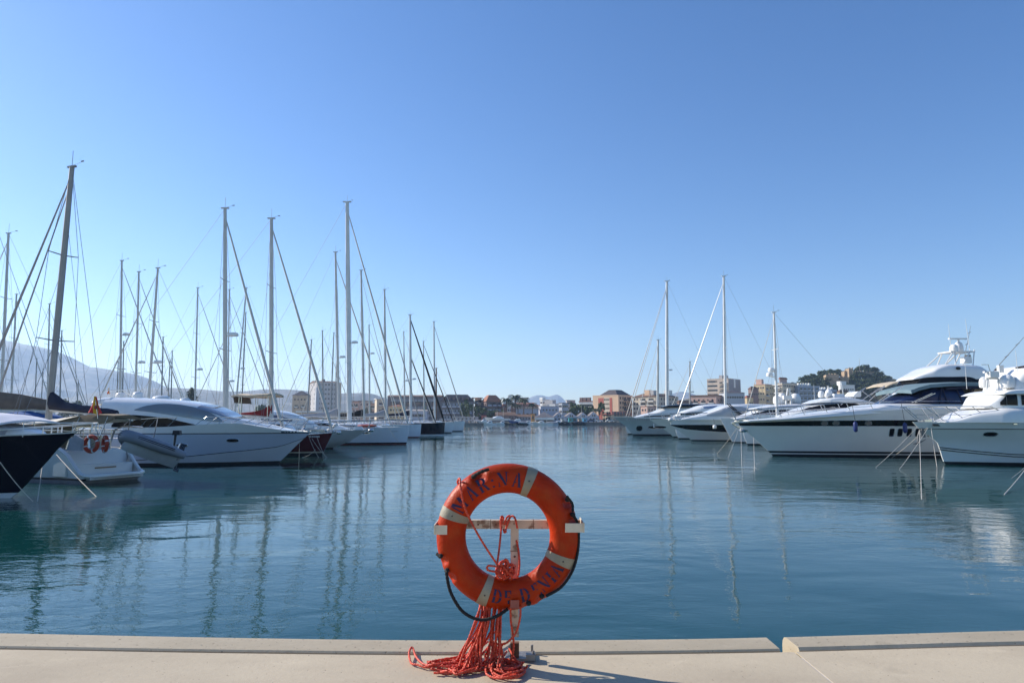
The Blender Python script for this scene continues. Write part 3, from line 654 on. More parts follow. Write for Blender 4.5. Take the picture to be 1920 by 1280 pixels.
# bimini: cream forward piece coloured as sunlit, brown aft piece coloured as its shaded underside
p1, p3, p4 = q2(45, 792), q2(150, 779), q2(213, 782)
rows = []
for px, zt, zl in ((-40, 797, 801), (0, 795, 798.5), (25, 792, 796), (45, 789.5, 795.5), (70, 786, 793), (90, 783, 791.5), (105, 781, 789.5), (125, 779, 784), (147, 777.5, 779)):
    X, a_ = q2(px, zt); c_ = q2(px, zl)[1]; rows.append([(X, 1.3, a_-.2), (X, .5, a_+.02), (X, -.5, a_), (X, -1.12, c_), (X, -1.14, c_-.03), (X, -.5, a_-.04), (X, .5, a_-.03), (X, 1.3, a_-.25)])
b1 = MB(); b1.grid(rows, True, True); b1.build('bimini', M('canvas_sunlit_cream', (.74, .66, .53), .85, var=.08, scale=3, bump=.2, bscale=8), t)
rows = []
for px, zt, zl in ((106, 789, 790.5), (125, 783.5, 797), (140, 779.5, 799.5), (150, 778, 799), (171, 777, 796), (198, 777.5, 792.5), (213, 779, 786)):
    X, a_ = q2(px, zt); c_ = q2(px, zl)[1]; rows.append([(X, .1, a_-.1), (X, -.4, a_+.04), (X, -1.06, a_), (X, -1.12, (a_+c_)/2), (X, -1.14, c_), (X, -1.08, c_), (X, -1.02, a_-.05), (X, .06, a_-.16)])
b2 = MB(); b2.grid(rows, True, True); b2.build('bimini_flap', M('canvas_khaki_and_shade', (.17, .125, .075), .9, var=.15, scale=3, bump=.3, bscale=8), t)
va, vb = q2(52, 812), q2(101, 797)
sp_ = MB(); sp_.prism([(va[0], 1.3), (va[0]+.4, vb[1]-.15), (va[0]+1.0, vb[1]), (vb[0], vb[1]), (vb[0]+.1, 1.3)], -1.05, -.3); sp_.build('sprayhood', M('canvas_khaki_and_shade', (.17, .125, .075)), t, smooth=False)
for X in (p1[0], p3[0], p4[0]-.3):
    for sg in (-1, 1): MB().bar((X-.4, sg*1.25, 1.3), (X, sg*1.1, p3[1]-.05), .02, n=5).build('bimini_pole', steel, t)
# mast with furled jib, boom under navy cover
(ax_, az_), (tx_, tz_) = q2(94, 752, 0), q2(135, 314, 0)
k = (tx_-ax_)/(tz_-az_); x2 = ax_-k*(az_-1.7)
class bb: x, z = tx_, tz_
mast_rig(t, x2, 1.7, bb.z, .108, aludark, bb.x-x2, 2, (LX+.5, 1.8), (.0, 1.9), 3.0, M('furled_sail_grey', (.42, .38, .36), .8, var=.1, scale=6), .05, None, wr=.012, second=(LX+1.9, 1.8, .93))
zg = q2(100, 772)[1]; e = q2(172, 776)
boom(t, x2+.1, e[0], zg+.12, e[1]-.02, canvas_navy, .42, .2)
whip(t, (-1.0, 1.8, 1.3), (-.9, 1.8, 4.4), 'flag_staff', .02, steel) if 0 else None
fs0, fs1 = q2(188, 814), q2(175, 766)
fm = M('flag_red', (.55, .015, .02), .8, var=.15, scale=6); fy = M('flag_yellow', (.75, .42, .02), .8, var=.12, scale=6)
def flag(par, base, tip, w, h, drop=1.0):
    """limp red yellow red ensign on its staff"""
    B_, T_ = Vector(base), Vector(tip); st = MB().bar(B_, T_, .018, .012, 6).build('flag_staff', steel, par)
    ups = (T_-B_).normalized()
    def cloth(name, u0, u1, mat, off):
        mb = MB(); rows = []
        for i in range(9):
            s_ = i/8
            row = []
            for j in range(5):
                u = u0+(u1-u0)*j/4
                p = T_+Vector(((u-.42)*w*(.06+.94*s_**.9), .05*math.sin(u*9+s_*3)+off, -h*s_+.05*math.sin(u*7)*s_))
                row.append(p)
            rows.append(row)
        mb.grid(rows); mb.build(name, mat, st)
    cloth('flag_band', 0, .38, fm, 0); cloth('flag_band', .38, .68, fy, 0); cloth('flag_band', .68, 1, fm, 0)
    em = MB(); c_ = T_+Vector((w*.13, -.03, -h*.62)); em.ell(c_, (w*.11, .02, h*.13), 8, 6); em.build('emblem', M('flag_emblem', (.28, .05, .04), .8, var=.3, scale=20), st)
ft_ = q2(178, 743)
flag(t, (fs0[0], -1.1, fs0[1]), (ft_[0], -1.1, ft_[1]), .85, .66)
footprint('opentransom', oc.x-9, oc.x+1.4, d0+1.5, 2.6)
MB
mooring('pale anchor line slanting from the white sailing yacht into the water', W(106, 852, 25.5), G(181, 931, 0), .03, .014)
mooring('thin line dropping from the navy bow beside the white sailing yacht hull', W(80, 868, 23.4), G(70, 940, 0), .02, .014)
# two lifebuoys and dinghy on its stern
def small_buoy(px, py, d, r, rz, label):
    o = thing('lifebuoy', label, 'lifebuoy', W(px, py, d), rz, 'small lifebuoys on the stern rail')
    mb = MB(); mb.tube([(r*math.cos(a), 0, r*math.sin(a)) for a in [2*math.pi*i/28 for i in range(28)]], r*.26, 8, closed=True); mb.build('ring_body', M('orange_red_plastic', (.46, .05, .02), .5, var=.15, scale=3), o)
    for a0 in (.4, 1.97, 3.54, 5.11):
        s = MB(); s.tube([(r*math.cos(a0+k), 0, r*math.sin(a0+k)) for k in (-.09, 0, .09)], r*.275, 8); s.build('reflective_band', white, o)
    return o
small_buoy(171, 832, 25.9, .28, R(-12), 'small orange lifebuoy facing us on the stern rail of the white sailing yacht')
small_buoy(197, 832, 26.1, .27, R(-46), 'small orange lifebuoy turned edge on at the stern beside the grey dinghy')
# ------------------------------------------------------------------ grey dinghy hanging at the stern
dc = W(283, 841, 26.6); dg = thing('dinghy', 'grey inflatable dinghy with navy stripes slung tilted behind the white sailing yacht', 'dinghy', dc)
dg.rotation_euler = (R(-14), R(21), R(42)); dg.scale = (.72, .86, .95)
LN = 1.55; r0 = .24
path = [(LN, -.62, 0), (.6, -.64, .02), (-.3, -.62, .03), (-.95, -.5, .07), (-1.35, -.26, .12), (-1.5, 0, .14)]
path = path+[(x, -y, z) for x, y, z in path[-2::-1]]
pp = sm(path, 44); rr = [r0*(.62+.38*min(1, min(i, 43-i)/5)) for i in range(44)]
tb = MB(); tb.tube(pp, rr, 14); tb.build('tube', rubber, dg)
for dz in (.03, -.035):
    s = MB(); s.tube([p+Vector((0, 0, dz))+(Vector((0, p.y, 0)).normalized() if abs(p.y) > .3 else Vector((p.x*1.0, p.y*1.5, 0)).normalized())*r0*.985 for p in pp[3:-3]], .016, 5); s.build('stripe', canvas_navy, dg)
hb = MB(); hb.grid([[(x, y*k, z) for y, z in ((-.6*w, -.05), (-.42*w, -.22), (0, -.46+.1*(1-w)), (.42*w, -.22), (.6*w, -.05))] for x, w, k in ((1.45, 1, 1), (.5, 1, 1), (-.5, .95, 1), (-1.1, .6, 1), (-1.4, .15, 1))]); flip(hb.build('rigid_hull', M('dinghy_hull', (.42, .44, .47), .4, var=.1, scale=2), dg))
tr = MB(); tr.box((1.3, 0, .0), (.05, 1.0, .45)); tr.build('transom', rubber, dg, smooth=False)
ob = MB(); ob.box((1.45, 0, .42), (.34, .26, .36), top=.8); ob.bar((1.5, 0, .3), (1.55, 0, -.45), .06, .045); ob.box((1.6, 0, -.5), (.28, .05, .12)); ob.build('outboard', black, dg)
for y in (-.3, .3):
    MB().bar((0, y*.2, .0), (.2, y, .3), .02, n=5).build('thwart_strap', canvas_navy, dg)
# spare outboard on the rail
b_ = thing('outboard_motor', 'dark outboard motor clamped to a rail above the grey dinghy', 'outboard motor', W(329, 822, 30.5))
mb = MB(); mb.box((.06, 0, .26), (.34, .22, .2), top=.85); mb.build('cowling', boot, b_); mb = MB(); mb.bar((0, 0, .2), (-.05, 0, -.42), .06, .04); mb.box((-.1, 0, -.45), (.2, .05, .06)); mb.bar((-.02, 0, -.1), (-.02, 0, -.6), .02); mb.build('drive_leg', boot, b_)
# ------------------------------------------------------------------ silver blue sport yacht
b = Boat('motor_yacht', 'big silver blue sport yacht with curved roof and black side window', 'yacht', 545, 38.6)
P = b.P; xst = b.X(120)
sy = Hull(b.root, xst, b.S((583, 810), (578, 815), (555, 836), (533, 858), (521, 868))+[(b.SX(521)-.1, 0), (b.SX(516), -.5)], b.S((583, 809))+b.L((540, 806), (500, 800), (469, 794), (430, 793), (332, 799), (255, 803))+[(xst, P(0, 804)[1])], 4.9, tm=.5, p=2.2, sr=.9, wl=.84)
zk = P(0, 813.5)[1]; sy.zk = zk
chl = lambda X: ip(sorted(b.L((583, 816), (555, 836), (500, 843), (400, 853), (337, 858), (250, 864))+[(xst, P(0, 866)[1])]), X)
sy.strip('hull', bluegrey, chl, zk, 4); sy.strip('topside', white, lambda X: min(zk+.045, sy.zs(X)-.012), 's', 3)
sy.strip('knuckle_line', black, zk, lambda X: min(zk+.045, sy.zs(X)-.012), 1, off=.006)
sy.strip('lower_hull', M('hull_silver_light', (.56, .58, .62), .25, var=.06, scale=.5, coat=.4), .14, lambda X: max(.18, chl(X)-.035), 3); sy.strip('chine_line', black, lambda X: max(.18, chl(X)-.035), chl, 1, off=.006); sy.strip('antifouling', boot, -.5, .14, 1)
sy.deck(white)
for px, py in ((346, 834.5), (442, 825), (477, 825)): sy.porthole(b.X(px), P(px, py)[1], .56, .17)
b.Bh = .9
top = b.L((197, 747.5), (212, 744.5), (246, 745), (297, 746.5), (332, 749), (366, 754), (392, 761), (418, 771), (438, 780.5), (461, 785.5), (490, 793), (515, 800))
base = b.L((190, 803), (258, 803), (332, 801), (383, 800), (450, 797), (515, 803))
c = Cabin(b.root, top, base, sorted([(b.X(190), 2.15), (b.X(300), 2.12), (b.X(380), 1.95), (b.X(440), 1.55), (b.X(515), .6)]), .42, 46)
c.build('superstructure', white, x0=b.X(212))
rf = Cabin(b.root, b.L((186, 757), (191, 750), (199, 746), (212, 744.6), (222, 744.2)), b.L((184, 760), (222, 756)), 1.75, .4, 12); rf.build('roof_tail', white)
b.Bh = 1.9
c.window('upper_window', silver_glass, b.L((256, 767.5), (275, 760.5), (297, 757), (315, 756.5), (340, 758.5), (366, 763), (392, 771), (412, 781), (424, 789.5)), b.L((256, 769), (285, 772), (315, 776.5), (350, 782), (383, 787), (405, 790), (424, 791)), .02, 30)
c.window('side_window', glass, b.L((214, 797), (222, 788), (237, 779.5), (250, 777.5), (263, 778), (290, 780.5), (315, 783.5), (350, 791), (384, 798.2)), b.L((214, 800.5), (263, 801), (332, 799.5), (384, 798.6)), .02, 30)
b.Bh = .9
ws = c.build('windscreen', M('silver_windscreen', (.3, .33, .38), .08, var=.08, scale=.5, metal=.3), x0=b.X(384), x1=b.X(455), f0=.2, f1=.8, off=.02, cap=False)
b.Bh = 0
mb = MB(); 
for px, r, h in ((219, .26, .36), (252, .29, .4)): dome(b.root, b.X(px), .2, P(px, 746)[1]-.03, r, h)
mb.tube([(b.X(208), -1.1, P(0, 745)[1]), (b.X(212), -1.0, P(0, 733)[1]), (b.X(226), 0, P(0, 731)[1]), (b.X(232), 1, P(0, 745)[1])], .03, 6); mb.build('radar_arch', mastwhite, b.root)
MB().ell((b.X(300), 0, P(0, 746)[1]), (.5, .35, .16), 12, 6).build('searchlight', white, b.root)
MB().ell((b.X(340), .3, P(0, 750)[1]), (.3, .3, .14), 12, 6).build('hatch', white, b.root)
whip(b.root, (b.X(205), .4, P(0, 745)[1]), (b.X(207), .4, P(0, 715)[1])); whip(b.root, (b.X(215), -.6, P(0, 745)[1]), (b.X(211), -.6, P(0, 712)[1]))
flag(b.root, (b.X(203), -.3, P(0, 744)[1]), (b.X(206), -.3, P(0, 727)[1]), .22, .36)
flag(b.root, (b.X(214), -1.8, P(0, 795)[1]), (b.X(219), -1.8, P(0, 765)[1]), .22, .5)
b.Bh = 2.2
for sg in (-1, 1):
    mb = MB(); tp_ = []
    for px, pz in ((213, 790), (245, 787), (280, 784.5), (297, 783.2), (335, 783)): X = b.X(px); tp_.append((X, sg*(2.32), P(px, pz)[1]))
    for a in tp_[1:]: mb.bar((a[0]-.45, a[1], sy.zs(a[0])), a, .02, n=5)
    mb.tube(tp_, .024, 6); mb.build('side_rail', steel, b.root)
    mb = MB(); tp_ = []
    for i, px in enumerate((395, 417, 440, 463, 486, 508, 530, 552, 572, 590)):
        X = b.X(px); pz = 781+(px-395)*.03; zz = P(px, pz)[1]; y = sg*max(.06, sy.side(min(X, b.X(580)), sy.zs(min(X, b.X(580))))-.15); tp_.append((X, y, zz)); 
        if i < 9: mb.bar((X-.55, sg*max(.06, sy.side(X-.55, sy.zs(X-.55))-.15), sy.zs(X-.55)), tp_[-1], .018, n=5)
    mb.tube(tp_, .022, 6); mb.tube([(x-.27, y, (z+sy.zs(min(x, b.X(580))))/2) for x, y, z in tp_[:-1]], .012, 5); mb.build('bow_rail', steel, b.root)
mb = MB(); mb.lathe([(.1, 0), (.12, .1), (.06, .2), (.1, .28)], (b.X(565), 0, sy.zs(b.X(565))), 8); mb.build('windlass', steel, b.root)
mb = MB(); mb.bar((b.X(575), 0, P(0, 807)[1]), (b.X(592), 0, P(0, 806)[1]), .06); mb.box((b.X(594), 0, P(0, 808)[1]), (.35, .3, .12)); mb.bar((b.X(580), 0, P(0, 807)[1]), (b.X(601), 0, P(0, 812)[1]), .04); mb.build('anchor', steel, b.root)
for i in range(8): pass
txt = M('hull_lettering', (.06, .07, .1), .5, var=.2, scale=9)
lt = MB()
for i, px in enumerate((537, 541, 546, 549, 553, 557)):
    X = b.X(px); z0 = P(px, 809.8)[1]
    lt.add([(X-.045, -sy.side(X, z0)-.02, z0-.05), (X+.045, -sy.side(X, z0)-.02, z0-.05), (X+.045, -sy.side(X, z0+.1)-.02, z0+.05), (X-.045, -sy.side(X, z0+.1)-.02, z0+.05)], [(0, 1, 2, 3)])
lt.build('registration', txt, b.root)
footprint('silver', b.x0+xst, b.x0+b.X(583), b.d, 4.9)
# ------------------------------------------------------------------ maroon sailing yacht
b = Boat('sailing_yacht', 'maroon hulled sailing yacht with dark red sail cover behind the silver blue yacht', 'sailing yacht', 606, 47.4)
P = b.P; xst = b.X(606)-15
mh = Hull(b.root, xst, b.S((624, 812), (618, 824), (610, 840), (605, 850))+[(b.SX(604), 0), (b.SX(600), -.5)], b.S((624, 811))+b.L((580, 814.5))+[(xst, P(0, 817)[1])], 4.2, tm=.5, p=2.1, sr=.78, wl=.82)
mh.strip('hull', maroon, .26, 's', 5); mh.strip('waterline_stripe', M('hull_gold', (.4, .34, .24), .4, var=.1, scale=3), .16, .26, 1, off=.004); mh.strip('antifouling', boot, -.5, .16, 1); mh.deck(deckgrey)
mh.strip('toe_rail', white, 's', lambda X: mh.zs(X)+.05, 1, off=.01)
c = Cabin(b.root, b.L((400, 800), (410, 792), (440, 788), (500, 788), (530, 795), (540, 806)), P(0, 814)[1], [(b.X(400), 1.4), (b.X(540), .8)], .5); c.build('cabin', white); c.window('cabin_window', glass, b.L((420, 794), (520, 795)), b.L((420, 800), (520, 801)))
xm = b.X(493); hm = W(509, 410, b.d).z
mast_rig(b.root, xm, P(0, 800)[1], hm, .13, alu, W(509, 410, b.d).x-b.x0-xm, 2, (b.X(620), P(0, 807)[1]), (xst+.3, 1.4), 4.2, sailcloth, .085, None)
zb = P(0, 780)[1]; sc = MB(); rows = []
for px, zt, zl in ((494.5, 752, 781), (491, 753, 781), (486, 757.5, 781), (479, 763.5, 781), (468, 768, 779), (450, 771, 777.5), (427, 773, 776), (420, 774, 776)):
    a, e_ = P(px, zt)[1], P(px, zl)[1]; rows.append([(b.X(px), .16*math.cos(q)*(.6 if math.sin(q) > .7 else 1), (a+e_)/2+(a-e_)/2*math.sin(q)) for q in [2*math.pi*i/10 for i in range(10)]])
sc.grid(rows, True, True); sc.build('sail_cover', canvas_red, b.root)
MB().bar((xm, 0, P(0, 781.5)[1]), (b.X(415), 0, P(0, 777)[1]), .08, n=8).build('boom', alu, b.root)
mb = sheet(b.L((427, 741), (440, 739), (460, 741), (480, 739.5), (503, 738.5)), -1.6, 1.6, .12, .12); mb.build('bimini', canvas_tan, b.root)
mb = MB(); mb.grid([[(b.X(px), sg*1.55, P(px, z)[1]) for px, z in ((427, 742), (431, 755))] for sg in (-1, -.5, 0, .5, 1)]); mb.build('bimini_flap', canvas_brown, b.root)
for px in (440, 445, 500):
    for sg in (-1, 1): MB().bar((b.X(px), sg*1.5, 1.6), (b.X(px), sg*1.5, P(0, 742)[1]), .022, n=5).build('bimini_pole', steel, b.root)
mh.rail(b.X(560), b.X(618), .7, 1.1, -.2, .15, .02)
mb = MB(); mb.bar((b.X(612), 0, P(0, 811)[1]), (b.X(631), 0, P(0, 810)[1]), .07); mb.ell((b.X(631), 0, P(0, 811.5)[1]), (.18, .25, .14)); mb.build('anchor', steel, b.root)
mb = MB(); mb.bar((b.X(610), .3, P(0, 808)[1]), (b.X(624), .3, P(0, 797)[1]), .075); mb.lathe([(.14, 0), (.16, .12), (.05, .2)], (b.X(624), .3, P(0, 799)[1])); mb.build('passerelle_post', mastwhite, b.root)
lt = MB()
for i, px in enumerate((583, 587, 590.5, 594, 597, 600)):
    X = b.X(px); z0 = P(px, 818)[1]; lt.add([(X-.05, -mh.side(X, z0)-.02, z0-.06), (X+.05, -mh.side(X, z0)-.02, z0-.06), (X+.05, -mh.side(X, z0+.1)-.02, z0+.06), (X-.05, -mh.side(X, z0+.1)-.02, z0+.06)], [(0, 1, 2, 3)])
lt.build('registration', M('letter_white', (.6, .58, .55), .6, var=.1), b.root)
footprint('maroon', b.x0+xst, b.x0+b.X(624), b.d, 4.2)
for i, (p, q) in enumerate((((578, 815), (598, 866)), ((585, 822), (614, 866)), ((594, 818), (612, 850)), ((592, 842), (568, 851)), ((562, 812), (562, 852)))):
    mooring(('mooring line crossing in front of the maroon bow, lowest end furthest left', 'mooring line crossing in front of the maroon bow, ending furthest right', 'short mooring line falling beside the maroon stem', 'slack mooring line draped across the maroon hull', 'upright line hanging by the tip of the silver blue bow')[i], W(*p, 44.7), (W(*q, 44.7).x, 44.6, 0.0), .1, .012)
# ------------------------------------------------------------------ further boats on the left, bows to the right
sail('white sailing boat whose tall mast and thick furled jib stand over the silver blue yacht', 422, 391, 43.1, 1, 535, 424.5, 14, 3.4, cover=None, radar=W(424, 629, 43.1).z, rb=.12, stayr=.085, fb=1.5, bowz=1.75)
b = Boat('motor_yacht', 'white motor cruiser with sloping blue grey foredeck behind the maroon bow', 'yacht', 600, 52.2)
P = b.P; h = Hull(b.root, b.X(470), b.S((604, 806), (590, 835))+[(b.SX(588), 0), (b.SX(585), -.5)], b.S((604, 805))+b.L((540, 800), (470, 799)), 4.4); h.strip('hull', white, .1, 's'); h.strip('antifouling', boot, -.5, .1, 1); h.deck(white)
c = Cabin(b.root, b.L((478, 772), (490, 768.5), (520, 770), (545, 776), (570, 786), (592, 798)), P(0, 803)[1], [(b.X(478), 1.9), (b.X(592), .6)], .45); c.build('superstructure', white); c.window('side_window', M('grey_blue_glass', (.12, .14, .2), .08, var=.1), b.L((490, 777), (520, 778), (548, 786)), b.L((490, 787), (548, 790)))
h.rail(b.X(520), b.X(600), .9, 1.0, .3, .2, .02); footprint('wcruiser', b.x0+b.X(470), b.x0+b.X(604), b.d, 4.4)
b = Boat('motor_yacht', 'white flared motor yacht bow with anchor between the maroon bow and the plumb bowed yacht', 'yacht', 625, 58)
P = b.P; h = Hull(b.root, b.X(480), b.S((687, 806), (680, 812), (655, 828), (628, 841))+[(b.SX(622), 0), (b.SX(615), -.5)], b.S((687, 805))+b.L((640, 806.5), (560, 804), (480, 804)), 4.8, p=1.9); h.strip('hull', greyhull, .1, 's', 6); h.strip('antifouling', boot, -.5, .1, 1); h.deck(white)
c = Cabin(b.root, b.L((500, 792), (520, 785), (560, 785), (600, 788), (630, 796), (650, 803)), P(0, 806)[1], [(b.X(500), 1.9), (b.X(650), .6)], .45); c.build('superstructure', white); c.window('side_window', glass, b.L((530, 790), (600, 791.5), (632, 798)), b.L((530, 797), (600, 798), (632, 799.5)))
h.rail(b.X(600), b.X(684), .75, 1.0, .35, .2, .028); 
mb = MB(); mb.bar((b.X(668), 0, P(0, 806)[1]), (b.X(690), 0, P(0, 806)[1]), .09); mb.ell((b.X(690), 0, P(0, 807)[1]), (.25, .3, .16)); mb.bar((b.X(690), 0, P(0, 807)[1]), (b.X(676), 0, P(0, 813)[1]), .05); mb.build('anchor', steel, b.root)
mb = MB(); mb.box((b.X(669), -.5, P(0, 803)[1]), (.9, .3, .3), top=.7); mb.build('fairlead', white, b.root)
footprint('flared', b.x0+b.X(480), b.x0+b.X(687), b.d, 4.8)
# big plumb bowed white sailing yacht
b = Boat('sailing_yacht', 'large white plumb bowed sailing yacht with the tallest mast and an orange board on deck', 'sailing yacht', 762, 68.5)
P = b.P; xst = b.X(762)-19; h = Hull(b.root, xst, b.S((767.5, 801), (765, 815), (763, 830))+[(b.SX(762), 0), (b.SX(757), -.5)], b.L((767.5, 800), (720, 801), (683, 802))+[(xst, P(0, 803)[1])], 5., tm=.55, p=2.0, sr=.8, wl=.8)
h.strip('hull', M('hull_pale_blue', (.62, .66, .7), .25, var=.05, scale=.4, coat=.4), .2, 's', 5); h.strip('boot_stripe', navy, .1, .2, 1, off=.004); h.strip('antifouling', redboot, -.5, .1, 1); h.deck(deckgrey)
h.porthole(b.X(688), P(0, 812)[1], .75, .12, sq=2.0); MB().bar((b.X(700), -h.side(b.X(700), 1.2)-.02, P(0, 808.5)[1]), (b.X(745), -h.side(b.X(745), 1.2)-.02, P(0, 809)[1]), .022, n=5).build('hull_line', canvas_navy, b.root)
h.rail(b.X(640), b.X(765), .75, 1.4, -.3, .15, .022)
c = Cabin(b.root, b.L((610, 799), (625, 794), (660, 793), (700, 797), (712, 801)), P(0, 803)[1], [(b.X(610), 1.6), (b.X(712), .9)], .5); c.build('cabin', white); c.window('cabin_window', glass, b.L((625, 796), (690, 798)), b.L((625, 799.5), (690, 800.5)))
xm = b.X(646); tpx = W(651, 379, b.d).x-b.x0
mm = mast_rig(b.root, xm, P(0, 797)[1], W(651, 379, b.d).z, .2, mastwhite, tpx-xm, 3, (b.X(765), P(0, 797)[1]), (xst+.5, 1.8), 5, sailcloth, .09, P(0, 638)[1], wr=.014)
z1, z2 = W(651, 388, b.d).z, W(651, 399, b.d).z
mb = MB(); mb.tube([(tpx-(tpx-xm)*.02, 0, z2), (tpx, 0, z1)], .165, 8); mb.build('mast_mark', black, mm)
MB().bar((xm, 0, P(0, 788)[1]), (xst+6, 0, P(0, 789)[1]), .1, n=8).build('boom', mastwhite, b.root)
footprint('plumb', b.x0+xst, b.x0+b.X(768), b.d, 5)
kb = MB().ell((0, 0, 0), (1.0, .3, .14), 12, 6).build('paddle_board', orange_m); kb.location = (W(688, 798, 66.9).x, 66.9, W(688, 798, 66.9).z); tag(kb, 'orange board lying on the foredeck of the large white plumb bowed yacht', 'board')
mooring('mooring line slanting down the plumb white bow', W(728, 800, 65.7), (W(749, 826, 65.7).x, 65.7, .25), .1, .02)
sail('white sailing boat hidden behind the tallest mast, its own mast just left of it', 629, 473, 74.6, 1, 735, 637, 15, 3.8, cover=canvas_grey, radar=W(637, 670, 74.6).z, rb=.12, stayr=.08, fb=1.5, sp=3)
sail('sailing boat with slim grey mast right of the tallest mast and black low windows', 677, 507, 83.5, 1, 748, 684, 15, 3.8, cover=canvas_black, rb=.12, stayr=.04, fb=1.5, m=alu)
sail('white sailing boat with grey sail cover and thin mast behind the plumb bowed yacht', 721, 543, 94.5, 1, 790, 724, 15.5, 4.2, hull=M('hull_pale_blue', (.6, .64, .7)), cover=canvas_grey, rb=.12, stayr=.06, fb=1.6, bowz=1.85, plumb=.08, stripe=redboot, staymat=aludark)
sail('sailing boat with small radar high on its slim mast, behind the grey sail cover', 692, 610, 101.5, 1, None, 694, 12, 3.4, rb=.09, radar=W(692, 663, 101.5).z, fb=1.3)
sail('navy hulled sailing yacht with two black furled sails, far end of the left row', 769, 590, 109.5, 1, 834.5, 771, 17.5, 4.8, hull=navy, cover=canvas_navy, rb=.17, stayr=.15, fb=1.75, bowz=2.0, stripe=white, staymat=canvas_black, m=mastwhite, plumb=.1, radar=W(770, 711, 109.5).z, second=(W(817, 795, 109.5).x-W(771, 755, 109.5).x, 2.0, .6), name='sailing_yacht', cat='sailing yacht')
sail('sailing boat with slender mast just left of the navy yacht mast', 757, 622, 119.5, 1, None, 760, 12.5, 3.6, rb=.09, radar=W(760, 714, 119.5).z, fb=1.4)
sail('white sailing boat with dark stay next beyond the navy yacht', 794, 640, 128, 1, 852, 796, 13, 3.8, rb=.1, stayr=.08, staymat=canvas_black, fb=1.6, bowz=1.8)
sail('last white sailing boat of the left row with blue trimmed stay', 813.5, 603, 146, 1, 872, 815.5, 17, 4.4, rb=.16, stayr=.09, staymat=aludark, fb=1.8, bowz=2.2, m=mastwhite)
sail('sailing boat with short brown mast beside the last white one', 818, 690, 155, 1, None, 818, 12, 3.4, rb=.15, m=brownmast, fb=1.2)
# crowd of masts further left: (label, px, top, base px, d, bow side, B, cover, radar py)
crowd = [
 ('sailing boat with the white mast nearest the left edge', 16, 438, 4, 49.2, -1, 3.0, None, None),
 ('sailing boat with slim mast rising second from the left edge', 31, 552, 22, 74, 1, 3.4, canvas_navy, None),
 ('sailing boat with thin mast showing left of the big grey mast', 93, 570, 91, 84, 1, 3.4, None, None),
 ('sailing boat with pale mast right of the big grey mast', 116, 620, 114, 113, 1, 3.6, canvas_tan, None),
 ('small sailing boat with short thin mast against the mountain foot', 69, 672, 67, 150, 1, 3.2, None, None),
 ('small sailing boat with short leaning mast left of the big grey mast', 81, 692, 78, 165, -1, 3.2, None, None),
 ('small sailing boat with very short mast above the tree at left', 147, 713, 146, 170, 1, 3.2, None, None),
 ('sailing boat with grey mast and radar, leftmost of three standing over the curved yacht roof', 228.5, 489, 227.5, 60, 1, 3.4, canvas_navy, 628),
 ('sailing boat with thin mast hard by the leftmost roof mast', 232, 640, 231, 124, 1, 3.4, None, None),
 ('sailing boat with short mast against the ridge left of the roof masts', 222, 672, 220, 142, 1, 3.2, None, None),
 ('sailing boat with grey mast, middle one of three standing over the curved yacht roof', 260.5, 510, 255.5, 64, 1, 3.4, canvas_grey, 680),
 ('sailing boat with leaning grey mast, right one of three standing over the curved yacht roof', 296, 503, 278, 52.5, -1, 3.4, canvas_navy, 680),
 ('sailing boat with dark short mast right of the leaning grey mast', 306, 632, 304, 109, 1, 3.4, None, None),
 ('sailing boat with short mast, right of the dark short mast', 323, 658, 322, 131, 1, 3.4, None, None),
 ('sailing boat with leaning short mast between two short masts', 319, 674, 315, 147, -1, 3.2, None, None),
 ('sailing boat with white mast and two radars standing before the dark conifer', 371, 540, 366.5, 79, 1, 3.8, canvas_tan, 693),
 ('sailing boat with slim mast right behind the tall mast over the silver blue yacht', 430, 543, 428.5, 89, 1, 3.8, None, 715),
 ('sailing boat with leaning pale mast left of the red sail cover', 462, 540, 441, 99, -1, 4.0, canvas_tan, 691),
 ('sailing boat with black topped mast left of the red sail cover', 461, 586, 453.5, 118, 1, 3.6, None, None),
 ('sailing boat with thin mast before the grey tower block', 584, 637, 577, 114.5, -1, 3.6, None, None),
 ('sailing boat with white mast in front of the grey tower block', 604.5, 620, 607.5, 121.5, 1, 3.6, canvas_black, None),
 ('sailing boat with leaning dark mast over the tower block roof', 626, 624, 620.5, 136, -1, 3.4, None, None),
 ('sailing boat with dark mast at the right end of the tower block', 632, 662, 628, 155, 1, 3.4, None, None)]
for lb, px, tp, bs, d, bw, B, cv, rd in crowd:
    sail(lb, px, tp, d, bw, None, bs, None, B, cover=cv, rb=.085 if d < 90 else .1, m=alu if d < 100 else aludark, radar=W(px, rd, d).z if rd else None, stayr=.055, fb=1.3, wr=.01)
# brown sail cover boat behind the navy bow, blue covered boat
b = Boat('sailing_boat', 'sailing boat with long brown sail cover over a white boom at the left edge', 'sailing boat', 95, 33)
P = b.P; xe = b.X(96); h = Hull(b.root, xe+1.5, [(-14, 1.7), (-13.4, -.5)], [(-14, 1.7), (xe+1.5, 1.3)], 3.8, sr=.75); h.strip('hull', white, .1, 's'); h.strip('antifouling', boot, -.5, .1, 1); h.deck(deckgrey)
mb = MB(); rows = []
for px, zt, zl in ((-150, 722, 762), (-60, 731, 765), (0, 737, 765.5), (40, 743.5, 765.5), (70, 748.5, 767), (97, 752.5, 768), (100, 756, 766)):
    a, e_ = P(px, zt)[1], P(px, zl)[1]; m_ = e_+(a-e_)*.62
    rows.append([(b.X(px), y*.26, z) for y, z in ((-.7, e_), (-1, (e_+m_)/2), (-.9, m_), (-.25, a), (.25, a), (.9, m_), (1, (e_+m_)/2), (.7, e_))])
mb.grid(rows, True, True); mb.build('sail_cover', canvas_brown, b.root)
